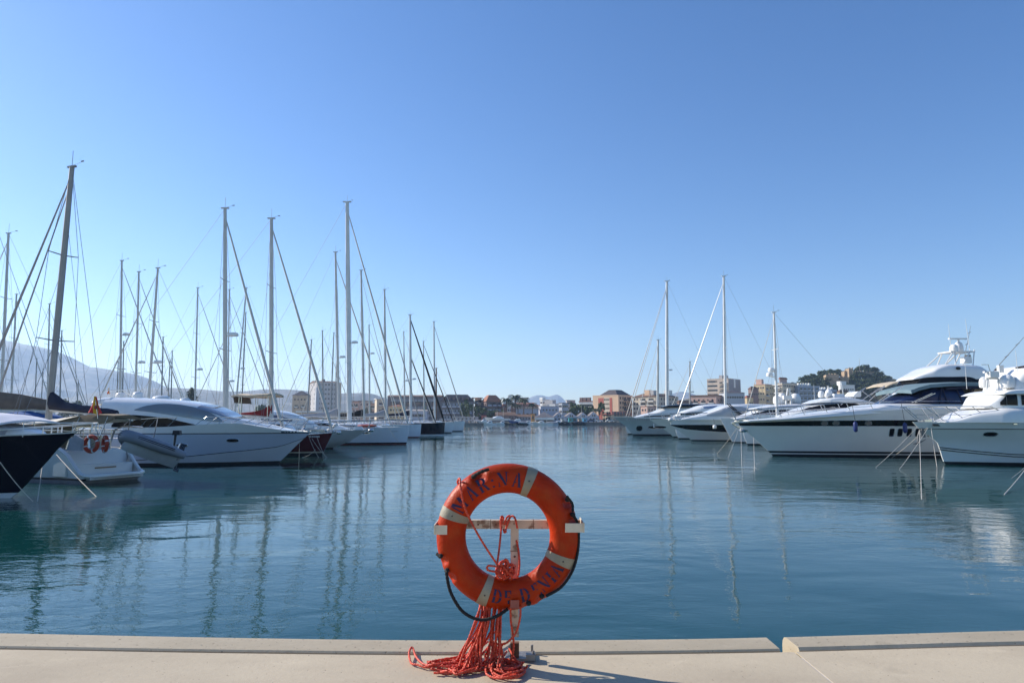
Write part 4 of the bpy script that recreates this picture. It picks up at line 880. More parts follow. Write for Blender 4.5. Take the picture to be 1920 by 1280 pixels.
MB().bar((b.X(-150), 0, P(0, 769)[1]), (b.X(86), 0, P(0, 771.5)[1]), .13, n=10).build('boom', mastwhite, b.root)
mast_rig(b.root, b.X(-165), 1.7, 15, .12, alu, 0, 2, (-13.5, 1.7), (xe+1, 1.4), 3.8, wr=.012)
c = Cabin(b.root, b.L((-170, 790), (-120, 783), (0, 782), (30, 788)), 1.2, 1.2, .5); c.build('cabin', white)
mb = sheet(b.L((17, 774.5), (35, 774), (55, 777), (80, 783)), -1.3, 1.3, .12, .1); mb.build('cockpit_cover', canvas_blue, b.root)
for px in (31, 49, 90): MB().bar((b.X(px), -.3, 1.3), (b.X(px), -.2, P(0, 770)[1]), .018, n=5).build('boom_prop', steel, b.root)
footprint('browncover', b.x0-14, b.x0+xe+1.5, b.d, 3.8)
# ================================================================== boats on the right, bows to the left
# ------------------------------------------------------------------ large white yacht with dark band
b = Boat('motor_yacht', 'large white yacht with long black side band and blue green canopy', 'yacht', 1448, 46.6)
P = b.P; xst = b.X(1448)+21
hy = Hull(b.root, xst, b.S((1384, 792), (1388, 800), (1412, 820), (1448, 853))+[(b.SX(1449), 0), (b.SX(1458), -.5)], b.S((1384, 791))+b.L((1420, 787), (1471, 782), (1550, 776), (1634, 770), (1700, 767), (1790, 766), (1900, 768))+[(xst, P(0, 770)[1])], 5.4, tm=.45, p=2.0, sr=.9, wl=.8)
zb0 = P(0, 799)[1]; zb1 = lambda X: min(hy.zs(X)-.02, ip(sorted(b.L((1384, 793), (1450, 790), (1500, 788.5), (1640, 787.5), (1900, 787.5))), X))
hy.strip('hull', M('hull_white_warm', (.8, .79, .74), .2, var=.05, scale=.4, coat=.4), .34, zb0, 6); hy.strip('side_band', black, zb0, zb1, 2, off=.004); hy.strip('topside', white, zb1, 's', 3)
hy.strip('rub_rail', white, zb0-.03, zb0+.012, 1, off=.03)
hy.strip('boot_stripe', boot, .2, .34, 1); hy.strip('waterline_stripe', white, .13, .2, 1, off=.003); hy.strip('antifouling', boot, -.5, .13, 1); hy.deck(white)
for px in (1545, 1567, 1630): hy.porthole(b.X(px), P(px, 793)[1], .42, .26, M('porthole_bronze', (.2, .17, .15), .1, var=.2), sq=2.4)
for px in (1673.5, 1688, 1704, 1719, 1741): hy.porthole(b.X(px), P(px, 810.5)[1], .29, .5, sq=6)
# trunk rising aft of the foredeck
b.Bh = 1.5
c = Cabin(b.root, b.L((1405, 787), (1440, 784), (1471, 781), (1520, 775), (1570, 769), (1632, 762), (1650, 757), (1700, 755.5), (1790, 755.5), (1900, 757)), b.L((1400, 790), (1500, 784), (1634, 775), (1900, 775)), sorted([(b.X(1400), .5), (b.X(1470), 1.5), (b.X(1560), 2.1), (b.X(1640), 2.35), (b.X(1900), 2.4)]), .38); c.build('superstructure', white)
b.Bh = -.6
ws = Cabin(b.root, b.L((1646, 756), (1670, 745), (1690, 736.5), (1712, 728), (1760, 728)), P(0, 757)[1], sorted([(b.X(1646), 1.2), (b.X(1690), 1.95), (b.X(1760), 2.1)]), .42); ws.build('windscreen', blue_glass)
b.Bh = 2
for px0, z0, px1, z1 in ((1650, 755, 1700, 722), (1712, 754, 1752, 737), (1718, 754, 1758, 737)):
    MB().bar((b.X(px0), -2.02, P(0, z0)[1]), (b.X(px1), -1.95, P(0, z1)[1]), .035, n=6).build('windscreen_frame', steel, b.root)
b.Bh = .2
mb = sheet(b.L((1677, 734), (1690, 728.5), (1712, 723), (1740, 721), (1770, 719.8), (1810, 720.5), (1850, 722), (1884, 725)), -2.2, 2.2, .22, .12); mb.build('canopy', canvas_green, b.root)
mb = sheet(b.L((1740, 730), (1765, 727.5), (1800, 727), (1850, 730), (1880, 727.5)), -2.22, 2.22, .12, .1); mb.build('canopy_edge', canvas_navy, b.root)
b.Bh = 2
for px0, px1 in ((1762, 1768), (1778, 1770), (1806, 1796), (1815, 1830), (1828, 1822), (1846, 1856)):
    for sg in (-1, 1): MB().bar((b.X(px0), sg*2.1, P(0, 757)[1]), (b.X(px1), sg*2.1, P(0, 728)[1]), .035, n=6).build('canopy_pole', canvas_navy, b.root)
b.Bh = 0
mb = MB(); mb.box((b.X(1790), .3, P(0, 748)[1]), (2.2, 2.4, .9), top=.9); mb.build('helm_console', boot, b.root)
mb = MB(); mb.box((b.X(1822), -.5, P(0, 744)[1]), (.8, .9, 1.0)); mb.build('seat_back', canvas_tan, b.root)
b.Bh = 2.2
hy.rail(b.X(1640), b.X(1392), lambda k: .62+.1*k, 1.25, -.42, .16, .028)
mb = MB(); mb.bar((b.X(1395), 0, P(0, 789)[1]), (b.X(1382), 0, P(0, 793)[1]), .1); mb.bar((b.X(1384), 0, P(0, 794)[1]), (b.X(1403), 0, P(0, 808)[1]), .06); mb.ell((b.X(1402), 0, P(0, 808)[1]), (.3, .3, .12)); mb.build('anchor', steel, b.root)
mb = MB()
for sg in (-1, 1): mb.tube([(b.X(1640), sg*2.25, P(0, 756)[1]), (b.X(1645), sg*2.2, P(0, 752)[1]), (b.X(1800), sg*2.4, P(0, 752)[1])], .02, 5)
mb.build('grab_rail', steel, b.root)
footprint('bandyacht', b.x0+b.X(1384), b.x0+xst, b.d, 5.4)
bb = b
def fender(px, py, pz, d, label, r=.13, h=.66, m=None, nm='blue fenders hung along the white hull'):
    o = thing('fender', label, 'fender', W(px, py, d), 0, nm)
    MB().lathe([(r*.25, -h/2), (r*.8, -h*.42), (r, -h*.28), (r, h*.28), (r*.8, h*.42), (r*.25, h/2), (r*.2, h*.56)], (0, 0, 0), 12).build('body', m or fender_blue, o)
    MB().bar((0, 0, h*.5), (0, .25, (W(px, pz, d)-o.location).z), .014, n=5).build('lanyard', ropedark, o)
dn = 46.6-2.85
fender(1604, 800, 757, dn, 'blue fender hanging amidships on the black side band'); fender(1697, 802, 756, dn, 'blue fender hanging beside the row of square portholes')
# ------------------------------------------------------------------ grey white yacht, nearest on the right
b = Boat('motor_yacht', 'grey white yacht at the right edge with steel pulpit and one oval porthole', 'yacht', 1815, 37.6)
b.bx = 1720; P = b.P; xst = b.X(1815)+15
ry = Hull(b.root, xst, b.S((1711, 791), (1722, 803), (1742, 817), (1757, 829), (1763, 846), (1768, 864))+[(b.SX(1770), 0), (b.SX(1780), -.5)], b.S((1711, 790.5))+b.L((1780, 791), (1920, 792))+[(xst, P(0, 793)[1])], 5.2, tm=.45, p=2.1, sr=.9, wl=.8)
hullw = M('hull_grey_white', (.68, .69, .67), .22, var=.06, scale=.5, coat=.4)
chn = lambda X: ip(sorted(b.L((1777, 839), (1830, 845), (1920, 853))+[(xst, P(0, 860)[1])]), X)
ry.strip('hull', hullw, .16, P(0, 805.2)[1], 7); ry.strip('rub_rail', boot, P(0, 805.2)[1], P(0, 804)[1], 1, off=.02); ry.strip('topside', hullw, P(0, 804)[1], 's', 2); ry.strip('antifouling', boot, -.5, .16, 1); ry.deck(white)
for off in (0, .12):
    mb = MB(); pts = []
    for i in range(20):
        X = b.X(1777)+(xst-.5-b.X(1777))*i/19; z = chn(X)-off; pts.append((X, -ry.side(X, z)-.01, z))
    mb.tube(pts, .022, 5); mb.build('chine_line', black, b.root)
ry.porthole(b.X(1866), P(0, 814.5)[1], .6, .22)
mb = MB(); mb.box((b.X(1905), -ry.side(b.X(1905), P(0, 795)[1])-.02, P(0, 794.8)[1]), (.2, .04, .06)); mb.build('cleat', steel, b.root)
b.Bh = .9
c = Cabin(b.root, b.L((1762, 790), (1785, 785.5), (1805, 776), (1822, 770), (1845, 766.5), (1859, 764), (1920, 760), (2100, 757)), P(0, 792)[1], sorted([(b.X(1760), .7), (b.X(1860), 1.9), (b.X(2100), 2.2)]), .4); c.build('foredeck', white)
b.Bh = 1.15
c = Cabin(b.root, b.L((1840, 764), (1848, 757), (1858, 745), (1866, 737), (1880, 733), (1920, 730), (2100, 728)), P(0, 765)[1], sorted([(b.X(1840), .95), (b.X(1870), 1.5), (b.X(2100), 1.8)]), .3); c.build('pilothouse', white)
b.Bh = 1.3
for a in (((1862, 757), (1872, 741), (1876, 739.5)), ((1872, 741), (1898, 740.5), (1898, 740)), ((1901, 740.5), (1935, 739.5), (1936, 739)), ((1940, 739.5), (1980, 739), (1981, 739))):
    l, r_ = a[0][0]+2, a[2][0]-1
    c.window('side_window', glass, b.L((l, max(739.5, a[0][1]-3 if a[0][1] > 750 else 740.5)), (r_, 739.8)), b.L((l, 759.5), (r_, 760)), .02, 8)
b.Bh = .9
v = Cabin(b.root, b.L((1856, 739), (1862, 735), (1880, 731), (1930, 729), (2100, 727)), b.L((1850, 740), (2100, 737)), 1.75, .3); v.build('roof', white)
b.Bh = .9
v = Cabin(b.root, b.L((1890, 729), (1896, 706), (1910, 690), (1930, 684), (2000, 683), (2050, 700)), P(0, 730)[1], sorted([(b.X(1890), 1.2), (b.X(1930), 1.7), (b.X(2050), 1.8)]), .35); v.build('flybridge', white); v.window('windscreen', M('tinted_bronze', (.06, .04, .04), .08, var=.2), b.L((1903, 688), (1925, 684)), b.L((1903, 691), (1925, 690)))
v.window('side_window', glass, b.L((1911, 714), (1935, 714)), b.L((1911, 727), (1935, 727)))
b.Bh = -.2
dome(b.root, b.X(1853), .2, P(0, 727)[1], .27, .62); b.Bh = .9
dome(b.root, b.X(1891), -.9, P(0, 728)[1], .38, .75)
mb = MB()
for px in (1853, 1875): mb.bar((b.X(px), -.7, P(0, 730)[1]), (b.X(px)+.1, -.7, P(0, 709)[1]), .05)
mb.bar((b.X(1853), -.7, P(0, 709)[1]), (b.X(1878), -.7, P(0, 709)[1]), .06); mb.build('radar_mast', mastwhite, b.root)
mb = MB(); mb.box((b.X(1867), -.7, P(0, 702)[1]), (.5, .4, .3)); mb.box((b.X(1864), -.7, P(0, 697)[1]), (.75, .14, .1)); mb.build('radar', dome_w, b.root)
mb = MB(); mb.bar((b.X(1891), -.3, P(0, 700)[1]), (b.X(1890), -.3, P(0, 684)[1]), .03); mb.box((b.X(1895), -.3, P(0, 690)[1]), (.25, .2, .4)); mb.build('searchlight', mastwhite, b.root)
whip(b.root, (b.X(1911), -1, P(0, 727)[1]), (b.X(1910), -1, P(0, 657)[1])); whip(b.root, (b.X(1841), .4, P(0, 727)[1]), (b.X(1841), .4, P(0, 674)[1]))
b.Bh = 1.2
for sg in (-1, 1):          # pulpit and side rails
    mb = MB(); tp_ = []
    for px, dz in ((1701, 763), (1720, 762.5), (1760, 762), (1800, 762), (1845, 762.5), (1862, 772), (1880, 784)):
        X = max(b.X(1715), b.X(px)); y = sg*max(.12, ry.side(X, P(0, 793)[1])-.1); tp_.append((b.X(px), y if px > 1715 else sg*.35, P(px, dz)[1]))
    mb.tube(tp_, .03, 6)
    for px0, px1 in ((1730, 1702), (1770, 1738), (1808, 1772), (1848, 1815)):
        X = b.X(px0); y = sg*max(.1, ry.side(X, P(0, 793)[1])-.1); mb.bar((X, y, P(0, 791)[1]), (b.X(px1), sg*max(.12, ry.side(max(b.X(px1), b.X(1715)), P(0, 793)[1])-.1), P(0, 762.5)[1]), .02, n=5)
    mb.tube([(b.X(px), sg*max(.12, ry.side(max(b.X(px), b.X(1715)), P(0, 793)[1])-.1), P(0, 777)[1]) for px in (1716, 1740, 1790, 1830, 1862)], .014, 5); mb.build('pulpit', steel, b.root)
b.Bh = 0
mb = MB(); mb.box((b.X(1738), 0, P(0, 788.5)[1]), (.4, .3, .14)); mb.lathe([(.1, 0), (.07, .08), (.1, .2), (.04, .26)], (b.X(1750), .1, P(0, 790.5)[1]), 10); mb.tube([(b.X(1722), 0, P(0, 789)[1]), (b.X(1736), 0, P(0, 787)[1])], .05); mb.build('windlass', steel, b.root)
mb = MB(); mb.box((b.X(1745), -ry.side(b.X(1745), P(0, 796)[1])-.03, P(0, 796.3)[1]), (.4, .06, .12)); mb.build('fairlead', boot, b.root)
mb = MB(); mb.box((b.X(1727), -.1, P(0, 811)[1]), (.22, .1, .5), top=.7); mb.tube([(b.X(1722), -.1, P(0, 806)[1]), (b.X(1717), -.1, P(0, 818)[1]), (b.X(1717), -.1, P(0, 829)[1])], .05, 6); mb.tube([(b.X(1707), -.12, P(0, 832)[1]), (b.X(1717), -.12, P(0, 830)[1]), (b.X(1731), -.12, P(0, 823)[1])], [.02, .06, .02], 6); mb.build('anchor', M('anchor_grey', (.14, .14, .14), .45, metal=.3), b.root)
footprint('greywhite', b.x0+b.X(1711), b.x0+xst, b.d, 5.2)
for lb, p, q in (('long pale mooring line reaching furthest left from the grey white bow', (1720, 800), (1642, 876)), ('pale mooring line from the grey white bow ending next to the longest one', (1738, 802), (1672, 858)), ('pale mooring line steeper than the others from the grey white bow', (1740, 802), (1686, 880)), ('near upright pale line dropping from the grey white bow', (1724, 808), (1728, 936)), ('short pale line falling right of the anchor on the grey white bow', (1746, 803), (1757, 876))):
    d_ = 37.0; g = G(*q, 0); mooring(lb, W(*p, d_), g, .06, .013)
mooring('thick pale line entering the water at the right edge', W(1935, 862, 31), G(1883, 927, 0), .05, .018); mooring('short pale line beside the thick one at the right edge', W(1932, 866, 33), G(1897, 896, 0), .03, .012)
for lb, p, q in (('upright line under the tip of the bow with the black band', (1389, 800), (1391, 876)), ('upright line right of the tip of the bow with the black band', (1413, 820), (1415, 884)), ('slanting line left of the bow with the black band', (1386, 797), (1345, 850)), ('slanting line from the black band bow crossing another', (1387, 799), (1365, 858))):
    mooring(lb, W(*p, 45.6), G(*q, 0), .05, .012)
# ------------------------------------------------------------------ white sportfisher with flybridge behind
b = Boat('motor_yacht', 'white flybridge yacht with radar arch and whip antennas behind the blue green canopy', 'yacht', 1560, 54.5, Bh=.3)
P = b.P; xst = b.X(1560)+18
h = Hull(b.root, xst, b.S((1530, 785), (1560, 840))+[(b.SX(1562), 0), (b.SX(1570), -.5)], b.S((1530, 784))+b.L((1650, 786), (1900, 790))+[(xst, P(0, 791)[1])], 5.0, sr=.9); h.strip('hull', white, .12, 's'); h.strip('antifouling', boot, -.5, .12, 1); h.deck(white)
c = Cabin(b.root, b.L((1610, 782), (1650, 770), (1690, 745), (1704, 722), (1730, 716), (1840, 716), (1846, 722)), P(0, 788)[1], sorted([(b.X(1610), 1.2), (b.X(1700), 2.0), (b.X(1846), 2.1)]), .35); c.build('superstructure', white)
fl = Cabin(b.root, b.L((1699, 712), (1701, 709), (1712, 703), (1724, 697), (1738, 689.5), (1752, 684.8), (1763, 683.8), (1790, 684.5), (1815, 686.5), (1826, 693), (1837, 706)), b.L((1696, 713), (1720, 709.5), (1790, 711), (1840, 716)), sorted([(b.X(1696), 1.1), (b.X(1740), 1.85), (b.X(1840), 1.9)]), .36); fl.build('flybridge', white)
wn = Cabin(b.root, b.L((1704, 719), (1714, 708.5), (1760, 707), (1796, 708), (1810, 719)), P(0, 721)[1], sorted([(b.X(1706), 1.4), (b.X(1740), 2.04), (b.X(1808), 2.1)]), .3); wn.build('window_band', glass)
MB().ell((b.X(1779), -1.92, P(0, 693)[1]), (.2, .05, .13), 8, 6).build('loudspeaker', boot, b.root)
za = P(0, 660)[1]
for sg in (-1, 1):
    for p, q in (((1767, 684), (1788, 662)), ((1786, 684), (1792, 661)), ((1800, 684), (1822, 659)), ((1818, 687), (1829, 657))):
        MB().bar((b.X(p[0]), sg*1.2, P(0, p[1])[1]), (b.X(q[0]), sg*.8, P(0, q[1])[1]), .05, n=6).build('arch_leg', mastwhite, b.root)
mb = MB(); mb.box((b.X(1807), 0, za), (b.X(1830)-b.X(1784), 1.7, .09)); mb.build('arch_top', mastwhite, b.root)
dome(b.root, b.X(1798), -.35, za+.02, .31, .62); dome(b.root, b.X(1816), .2, za+.1, .33, .8)
mb = MB(); mb.bar((b.X(1816), .2, za+.85), (b.X(1816), .2, za+1.05), .09); mb.box((b.X(1815), .2, za+1.13), (1.45, .16, .12)); mb.build('radar', dome_w, b.root)
whip(b.root, (b.X(1789), -.6, za), (b.X(1787), -.6, P(0, 609)[1]), r=.025); whip(b.root, (b.X(1827), -.4, za), (b.X(1823), -.4, P(0, 598)[1]), r=.025)
mb = MB(); mb.box((b.X(1812), -.8, P(0, 676)[1]), (.6, .5, .5)); mb.build('helm_seat', dome_w, b.root); mb = MB(); mb.box((b.X(1824), -.3, P(0, 672)[1]), (.3, .3, .6)); mb.build('tower_box', aludark, b.root)
mb = MB(); mb.tube([(b.X(1826), -1.7, P(0, 686)[1]), (b.X(1838), -1.7, P(0, 686)[1]), (b.X(1842), -1.7, P(0, 703)[1])], .035, 6); mb.build('aft_rail', steel, b.root)
for y, q in ((-1.9, (1902, 622)), (1.9, (1888, 600))):
    a = Vector((b.X(1842), y, P(0, 700)[1])); e = Vector((b.X(q[0]), y*1.6, P(0, q[1])[1])); mb = MB(); mb.bar(a, e, .03, .012, 6)
    for k in (.35, .62, .85): m_ = a.lerp(e, k); mb.bar((m_.x-.16, m_.y, m_.z-.05), (m_.x+.16, m_.y, m_.z+.1), .02, n=4)
    mb.build('outrigger', wire, b.root)
footprint('flybridge', b.x0+b.X(1530), b.x0+xst, b.d, 5.0)
# ------------------------------------------------------------------ hardtop yacht behind the black band yacht
b = Boat('motor_yacht', 'white hardtop yacht with dark glass and sat domes behind the black band yacht', 'yacht', 1440, 60.6, Bh=.8)
P = b.P; xst = b.X(1440)+19
h = Hull(b.root, xst, b.S((1420, 783), (1445, 835))+[(b.SX(1447), 0), (b.SX(1452), -.5)], b.S((1420, 782))+b.L((1500, 780), (1700, 780))+[(xst, P(0, 780)[1])], 4.8, sr=.9); h.strip('hull', white, .1, 's'); h.strip('antifouling', boot, -.5, .1, 1); h.deck(white)
c = Cabin(b.root, b.L((1462, 780), (1480, 773), (1497, 766.5), (1520, 760), (1540, 757.5), (1590, 758), (1630, 763), (1680, 770)), P(0, 782)[1], sorted([(b.X(1462), 1.0), (b.X(1520), 1.9), (b.X(1680), 2.1)]), .4); c.build('superstructure', white)
c.window('side_window', glass, b.L((1494, 768.5), (1510, 763.5), (1530, 759.5), (1560, 759), (1590, 760), (1613, 766)), b.L((1494, 769), (1530, 769), (1570, 768), (1613, 766.6)), .02)
tp_ = Cabin(b.root, b.L((1517, 755.5), (1526, 752), (1537, 748.5), (1562, 744.8), (1580, 744.8), (1596, 746.2), (1615, 750), (1640, 756.5)), b.L((1517, 756), (1560, 754), (1600, 756.5), (1640, 757)), sorted([(b.X(1517), 1.0), (b.X(1550), 1.8), (b.X(1640), 1.7)]), .4); tp_.build('hardtop', white)
mb = Cabin(b.root, b.L((1536, 759), (1542, 754), (1590, 754), (1606, 759)), P(0, 760)[1], 1.6, .4); mb.build('windscreen', glass)
for px, r, h_ in ((1550, .27, .6), (1565, .32, .72)): dome(b.root, b.X(px), .1, P(0, 741)[1]-.15, r, h_)
dome(b.root, b.X(1557), -.3, P(0, 742)[1]-.1, .2, .4)
mb = MB(); mb.box((b.X(1577), 0, P(0, 741)[1]), (1.0, 1.6, .3), top=.8); mb.build('roof_locker', white, b.root)
mb = MB(); mb.prism(b.L((1599, 743), (1602, 739), (1608, 733.5), (1613, 733), (1614, 742), (1612, 744)), -.9, .9); mb.build('wind_deflector', white, b.root, smooth=False)
mb = MB(); mb.bar((b.X(1564), .6, P(0, 741)[1]), (b.X(1570), .6, P(0, 722)[1]), .05); mb.bar((b.X(1574), .6, P(0, 741)[1]), (b.X(1568), .6, P(0, 722)[1]), .05); mb.build('mast_arch', mastwhite, b.root)
whip(b.root, (b.X(1598), .5, P(0, 743)[1]), (b.X(1595), .5, P(0, 715)[1]), r=.05); whip(b.root, (b.X(1540), .5, P(0, 748)[1]), (b.X(1540), .5, P(0, 719)[1]))
mb = sheet(b.L((1652, 724.5), (1664, 719), (1680, 716.5), (1697, 716.5)), -1.7, 1.7, .1, .1); mb.build('bimini', canvas_tan, b.root)
for p, q in (((1626, 741), (1653, 724)), ((1662, 743), (1646, 730)), ((1640, 752), (1690, 718)), ((1600, 772), (1654, 724))):
    for sg in (-1, 1): MB().bar((b.X(p[0]), sg*1.6, P(0, p[1])[1]), (b.X(q[0]), sg*1.6, P(0, q[1])[1]), .035, n=5).build('bimini_pole', steel, b.root)
h.rail(b.X(1560), b.X(1428), .8, 1.3, -.3, .15, .02)
footprint('hardtop', b.x0+b.X(1420), b.x0+xst, b.d, 4.8)
sail('white sailing boat with short white mast carrying two radar domes behind the right yachts', 1451, 586, 66.5, -1, 1390, 1456, 13, 4.0, rb=.11, radar=None, stayr=.03, m=mastwhite, fb=1.6)
r_ = bpy.data.objects[[o.name for o in COL.objects if o.get('label', '').startswith('white sailing boat with short white mast carrying')][0]]
for px, py in ((1443, 699), (1446, 690)):
    v = W(px, py+6, 66.5)-r_.location; mb = MB(); mb.lathe([(.1, 0), (.3, .03), (.32, .2), (.24, .38), (.05, .42)], (v.x, 0, v.z-.05), 12); mb.bar((v.x, 0, v.z), (v.x+.5, 0, v.z-.1), .05); mb.build('radar_dome', dome_w, r_)
# ------------------------------------------------------------------ yacht with domes further back
b = Boat('motor_yacht', 'white yacht with cluster of sat domes and dark roof before the cream block', 'yacht', 1372, 73.4, Bh=.4)
P = b.P; xst = b.X(1372)+20
h = Hull(b.root, xst, b.S((1350, 785), (1370, 822))+[(b.SX(1372), 0), (b.SX(1376), -.5)], b.S((1350, 784))+b.L((1480, 784))+[(xst, P(0, 785)[1])], 5, sr=.9); h.strip('hull', white, .1, 's'); h.strip('antifouling', boot, -.5, .1, 1); h.deck(white)
c = Cabin(b.root, b.L((1372, 784), (1395, 777), (1420, 768), (1450, 764), (1500, 763), (1560, 765)), P(0, 786)[1], sorted([(b.X(1372), 1), (b.X(1450), 2.1), (b.X(1560), 2.2)]), .4); c.build('superstructure', white)
c.window('side_window', glass, b.L((1402, 776), (1430, 769), (1500, 768)), b.L((1402, 777.5), (1440, 777), (1500, 777)))
c = Cabin(b.root, b.L((1412, 765), (1440, 759.5), (1470, 757.5), (1510, 757), (1560, 760)), P(0, 768)[1], sorted([(b.X(1412), 1.3), (b.X(1450), 2.0), (b.X(1560), 2.0)]), .4); c.build('upper_deck', white)
tp_ = Cabin(b.root, b.L((1484, 760), (1490, 756.5), (1530, 756), (1560, 759)), P(0, 761)[1], 1.7, .4); tp_.build('dark_roof', navy)
for px, py, r, h_ in ((1498, 757, .55, 1.15), (1462, 757, .4, .95), (1472, 757, .45, 1.2)): dome(b.root, b.X(px), .2, P(0, py)[1], r, h_)
mb = MB(); mb.tube([(b.X(1474), -.5, P(0, 757)[1]), (b.X(1479), -.5, P(0, 728)[1]), (b.X(1482), -.5, P(0, 728)[1]), (b.X(1485), -.5, P(0, 757)[1])], .09, 6); mb.box((b.X(1478), -.4, P(0, 745)[1]), (.9, .4, .4)); mb.build('radar_arch', mastwhite, b.root)
mb = MB(); mb.bar((b.X(1490), .5, P(0, 757)[1]), (b.X(1492), .5, P(0, 735)[1]), .06); mb.box((b.X(1491), .5, P(0, 748)[1]), (.5, .3, .1)); mb.box((b.X(1491), .5, P(0, 742)[1]), (.4, .3, .1)); mb.build('light_mast', mastwhite, b.root)
footprint('domes', b.x0+b.X(1350), b.x0+xst, b.d, 5)
# ------------------------------------------------------------------ yacht with dark hull window band
b = Boat('motor_yacht', 'white sport yacht with wide black hull band and round white fender', 'yacht', 1295, 80)
P = b.P; xst = b.X(1295)+21
h = Hull(b.root, xst, b.S((1256, 788), (1258, 798), (1273, 808), (1294, 822))+[(b.SX(1296), 0), (b.SX(1302), -.5)], b.S((1256, 788))+b.L((1285, 787), (1400, 784), (1560, 783))+[(xst, P(0, 783)[1])], 5.2, p=2.0, sr=.9, wl=.8)
zt = P(0, 796.3)[1]; zl = lambda X: ip(sorted(b.L((1256, 796.5), (1262, 798), (1273, 804), (1300, 807), (1374, 811.5), (1500, 815))), X)
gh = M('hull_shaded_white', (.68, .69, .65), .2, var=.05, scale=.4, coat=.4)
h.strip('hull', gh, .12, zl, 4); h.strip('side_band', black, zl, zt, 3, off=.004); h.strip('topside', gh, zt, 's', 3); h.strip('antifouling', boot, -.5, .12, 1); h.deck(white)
b.Bh = .9
c = Cabin(b.root, b.L((1275, 786), (1290, 781), (1310, 777), (1335, 768), (1358, 760), (1384, 757.5), (1420, 761), (1470, 765), (1540, 770)), P(0, 787)[1], sorted([(b.X(1275), .7), (b.X(1350), 2.0), (b.X(1540), 2.2)]), .4); c.build('superstructure', white)
c.window('side_facet', M('hull_silver', (.4, .42, .44), .2, var=.06, scale=.5), b.L((1320, 777), (1358, 763), (1384, 762), (1410, 770)), b.L((1320, 780), (1384, 781), (1410, 781)), .015); c.window('side_window', glass, b.L((1415, 772), (1450, 770), (1500, 772)), b.L((1415, 777), (1500, 778)))
tp_ = Cabin(b.root, b.L((1375, 759), (1400, 757), (1440, 758), (1500, 762)), P(0, 765)[1], 1.7, .4); tp_.build('hardtop', white)
h.rail(b.X(1420), b.X(1262), .75, 1.5, -.35, .2, .042)
mb = MB(); mb.ell((b.X(1259), 0, P(0, 786)[1]), (.3, .35, .25)); mb.box((b.X(1272), 0, P(0, 783)[1]), (.8, .5, .4)); mb.build('windlass', white, b.root)
for p, q in (((1357, 757), (1388, 785)), ((1361, 757), (1392, 785))): MB().bar((b.X(p[0]), -2.0, P(0, p[1])[1]), (b.X(q[0]), -2.3, P(0, q[1])[1]), .06, n=5).build('passerelle_strut', boot, b.root)
footprint('band2', b.x0+b.X(1256), b.x0+xst, b.d, 5.2)
fender(1340, 800, 785, 77.2, 'round white fender against the wide black hull band', .22, .44, white, 'fenders')
sail('sailing yacht with tall white mast and white stay between the two right sport yachts', 1357, 518, 87.3, -1, 1264, 1359.5, 16, 4.2, rb=.15, stayr=.065, staymat=mastwhite, m=mastwhite, fb=1.7, bowz=2.1, sp=3, name='sailing_yacht', cat='sailing yacht')
b = Boat('motor_yacht', 'white yacht with low wedge roof between the far grey yacht and the sport yacht', 'yacht', 1262, 95.5)
P = b.P; xst = b.X(1262)+20
h = Hull(b.root, xst, b.S((1218, 787), (1230, 795), (1259, 815))+[(b.SX(1262), 0), (b.SX(1268), -.5)], b.S((1218, 786))+b.L((1300, 785), (1400, 785))+[(xst, P(0, 785)[1])], 5.2, sr=.9); h.strip('hull', gh, .15, 's', 5); h.strip('antifouling', boot, -.5, .15, 1); h.deck(white)
h.porthole(b.X(1240), P(0, 801)[1], 1.6, .35, sq=2)
c = Cabin(b.root, b.L((1250, 786), (1268, 778), (1280, 771), (1300, 765), (1320, 759), (1351, 757), (1400, 758)), P(0, 786)[1], sorted([(b.X(1250), .9), (b.X(1320), 2.1), (b.X(1400), 2.2)]), .4); c.build('superstructure', white)
c.window('side_window', glass, b.L((1274, 776), (1290, 772.5), (1320, 772)), b.L((1274, 778), (1320, 778))); c.window('upper_window', M('window_blue', (.2, .27, .4), .1, var=.15), b.L((1318, 762), (1345, 760)), b.L((1318, 765.5), (1345, 765)))
h.rail(b.X(1300), b.X(1224), .8, 1.6, -.35, .2, .045); footprint('wedge', b.x0+b.X(1218), b.x0+xst, b.d, 5.2)
b = Boat('motor_yacht', 'large grey yacht with flat sheer and slatted bulwark, furthest bow on the right', 'yacht', 1186, 108)
P = b.P; xst = b.X(1186)+24
h = Hull(b.root, xst, b.S((1150, 782), (1157, 788), (1172, 798), (1185, 813))+[(b.SX(1187), 0), (b.SX(1192), -.5)], b.S((1150, 781.5))+b.L((1300, 782))+[(xst, P(0, 782)[1])], 5.6, p=2.0, sr=.9, wl=.8)
h.strip('hull', M('hull_sea_grey', (.46, .5, .49), .2, var=.1, scale=.5, coat=.4), .2, P(0, 788.5)[1], 5); h.strip('bulwark', M('bulwark_grey', (.38, .39, .39), .4, var=.1, scale=1.5), P(0, 788.5)[1], lambda X: h.zs(X)-.08, 2); h.strip('cap_rail', white, lambda X: h.zs(X)-.08, 's', 1, off=.03); h.strip('antifouling', boot, -.5, .2, 1); h.deck(white, drop=.4)
sl_ = MB()
for i in range(26):
    X = b.X(1176)+i*.34; sl_.box((X, -h.side(X, P(0, 785)[1])-.02, P(0, 785)[1]), (.05, .04, .55))
sl_.build('bulwark_slats', M('slat_pale', (.6, .6, .58), .5, var=.1), b.root, smooth=False)
h.porthole(b.X(1199), P(0, 803)[1], .9, .8, black); h.porthole(b.X(1227), P(0, 801)[1], 1.9, .38, black, sq=2)
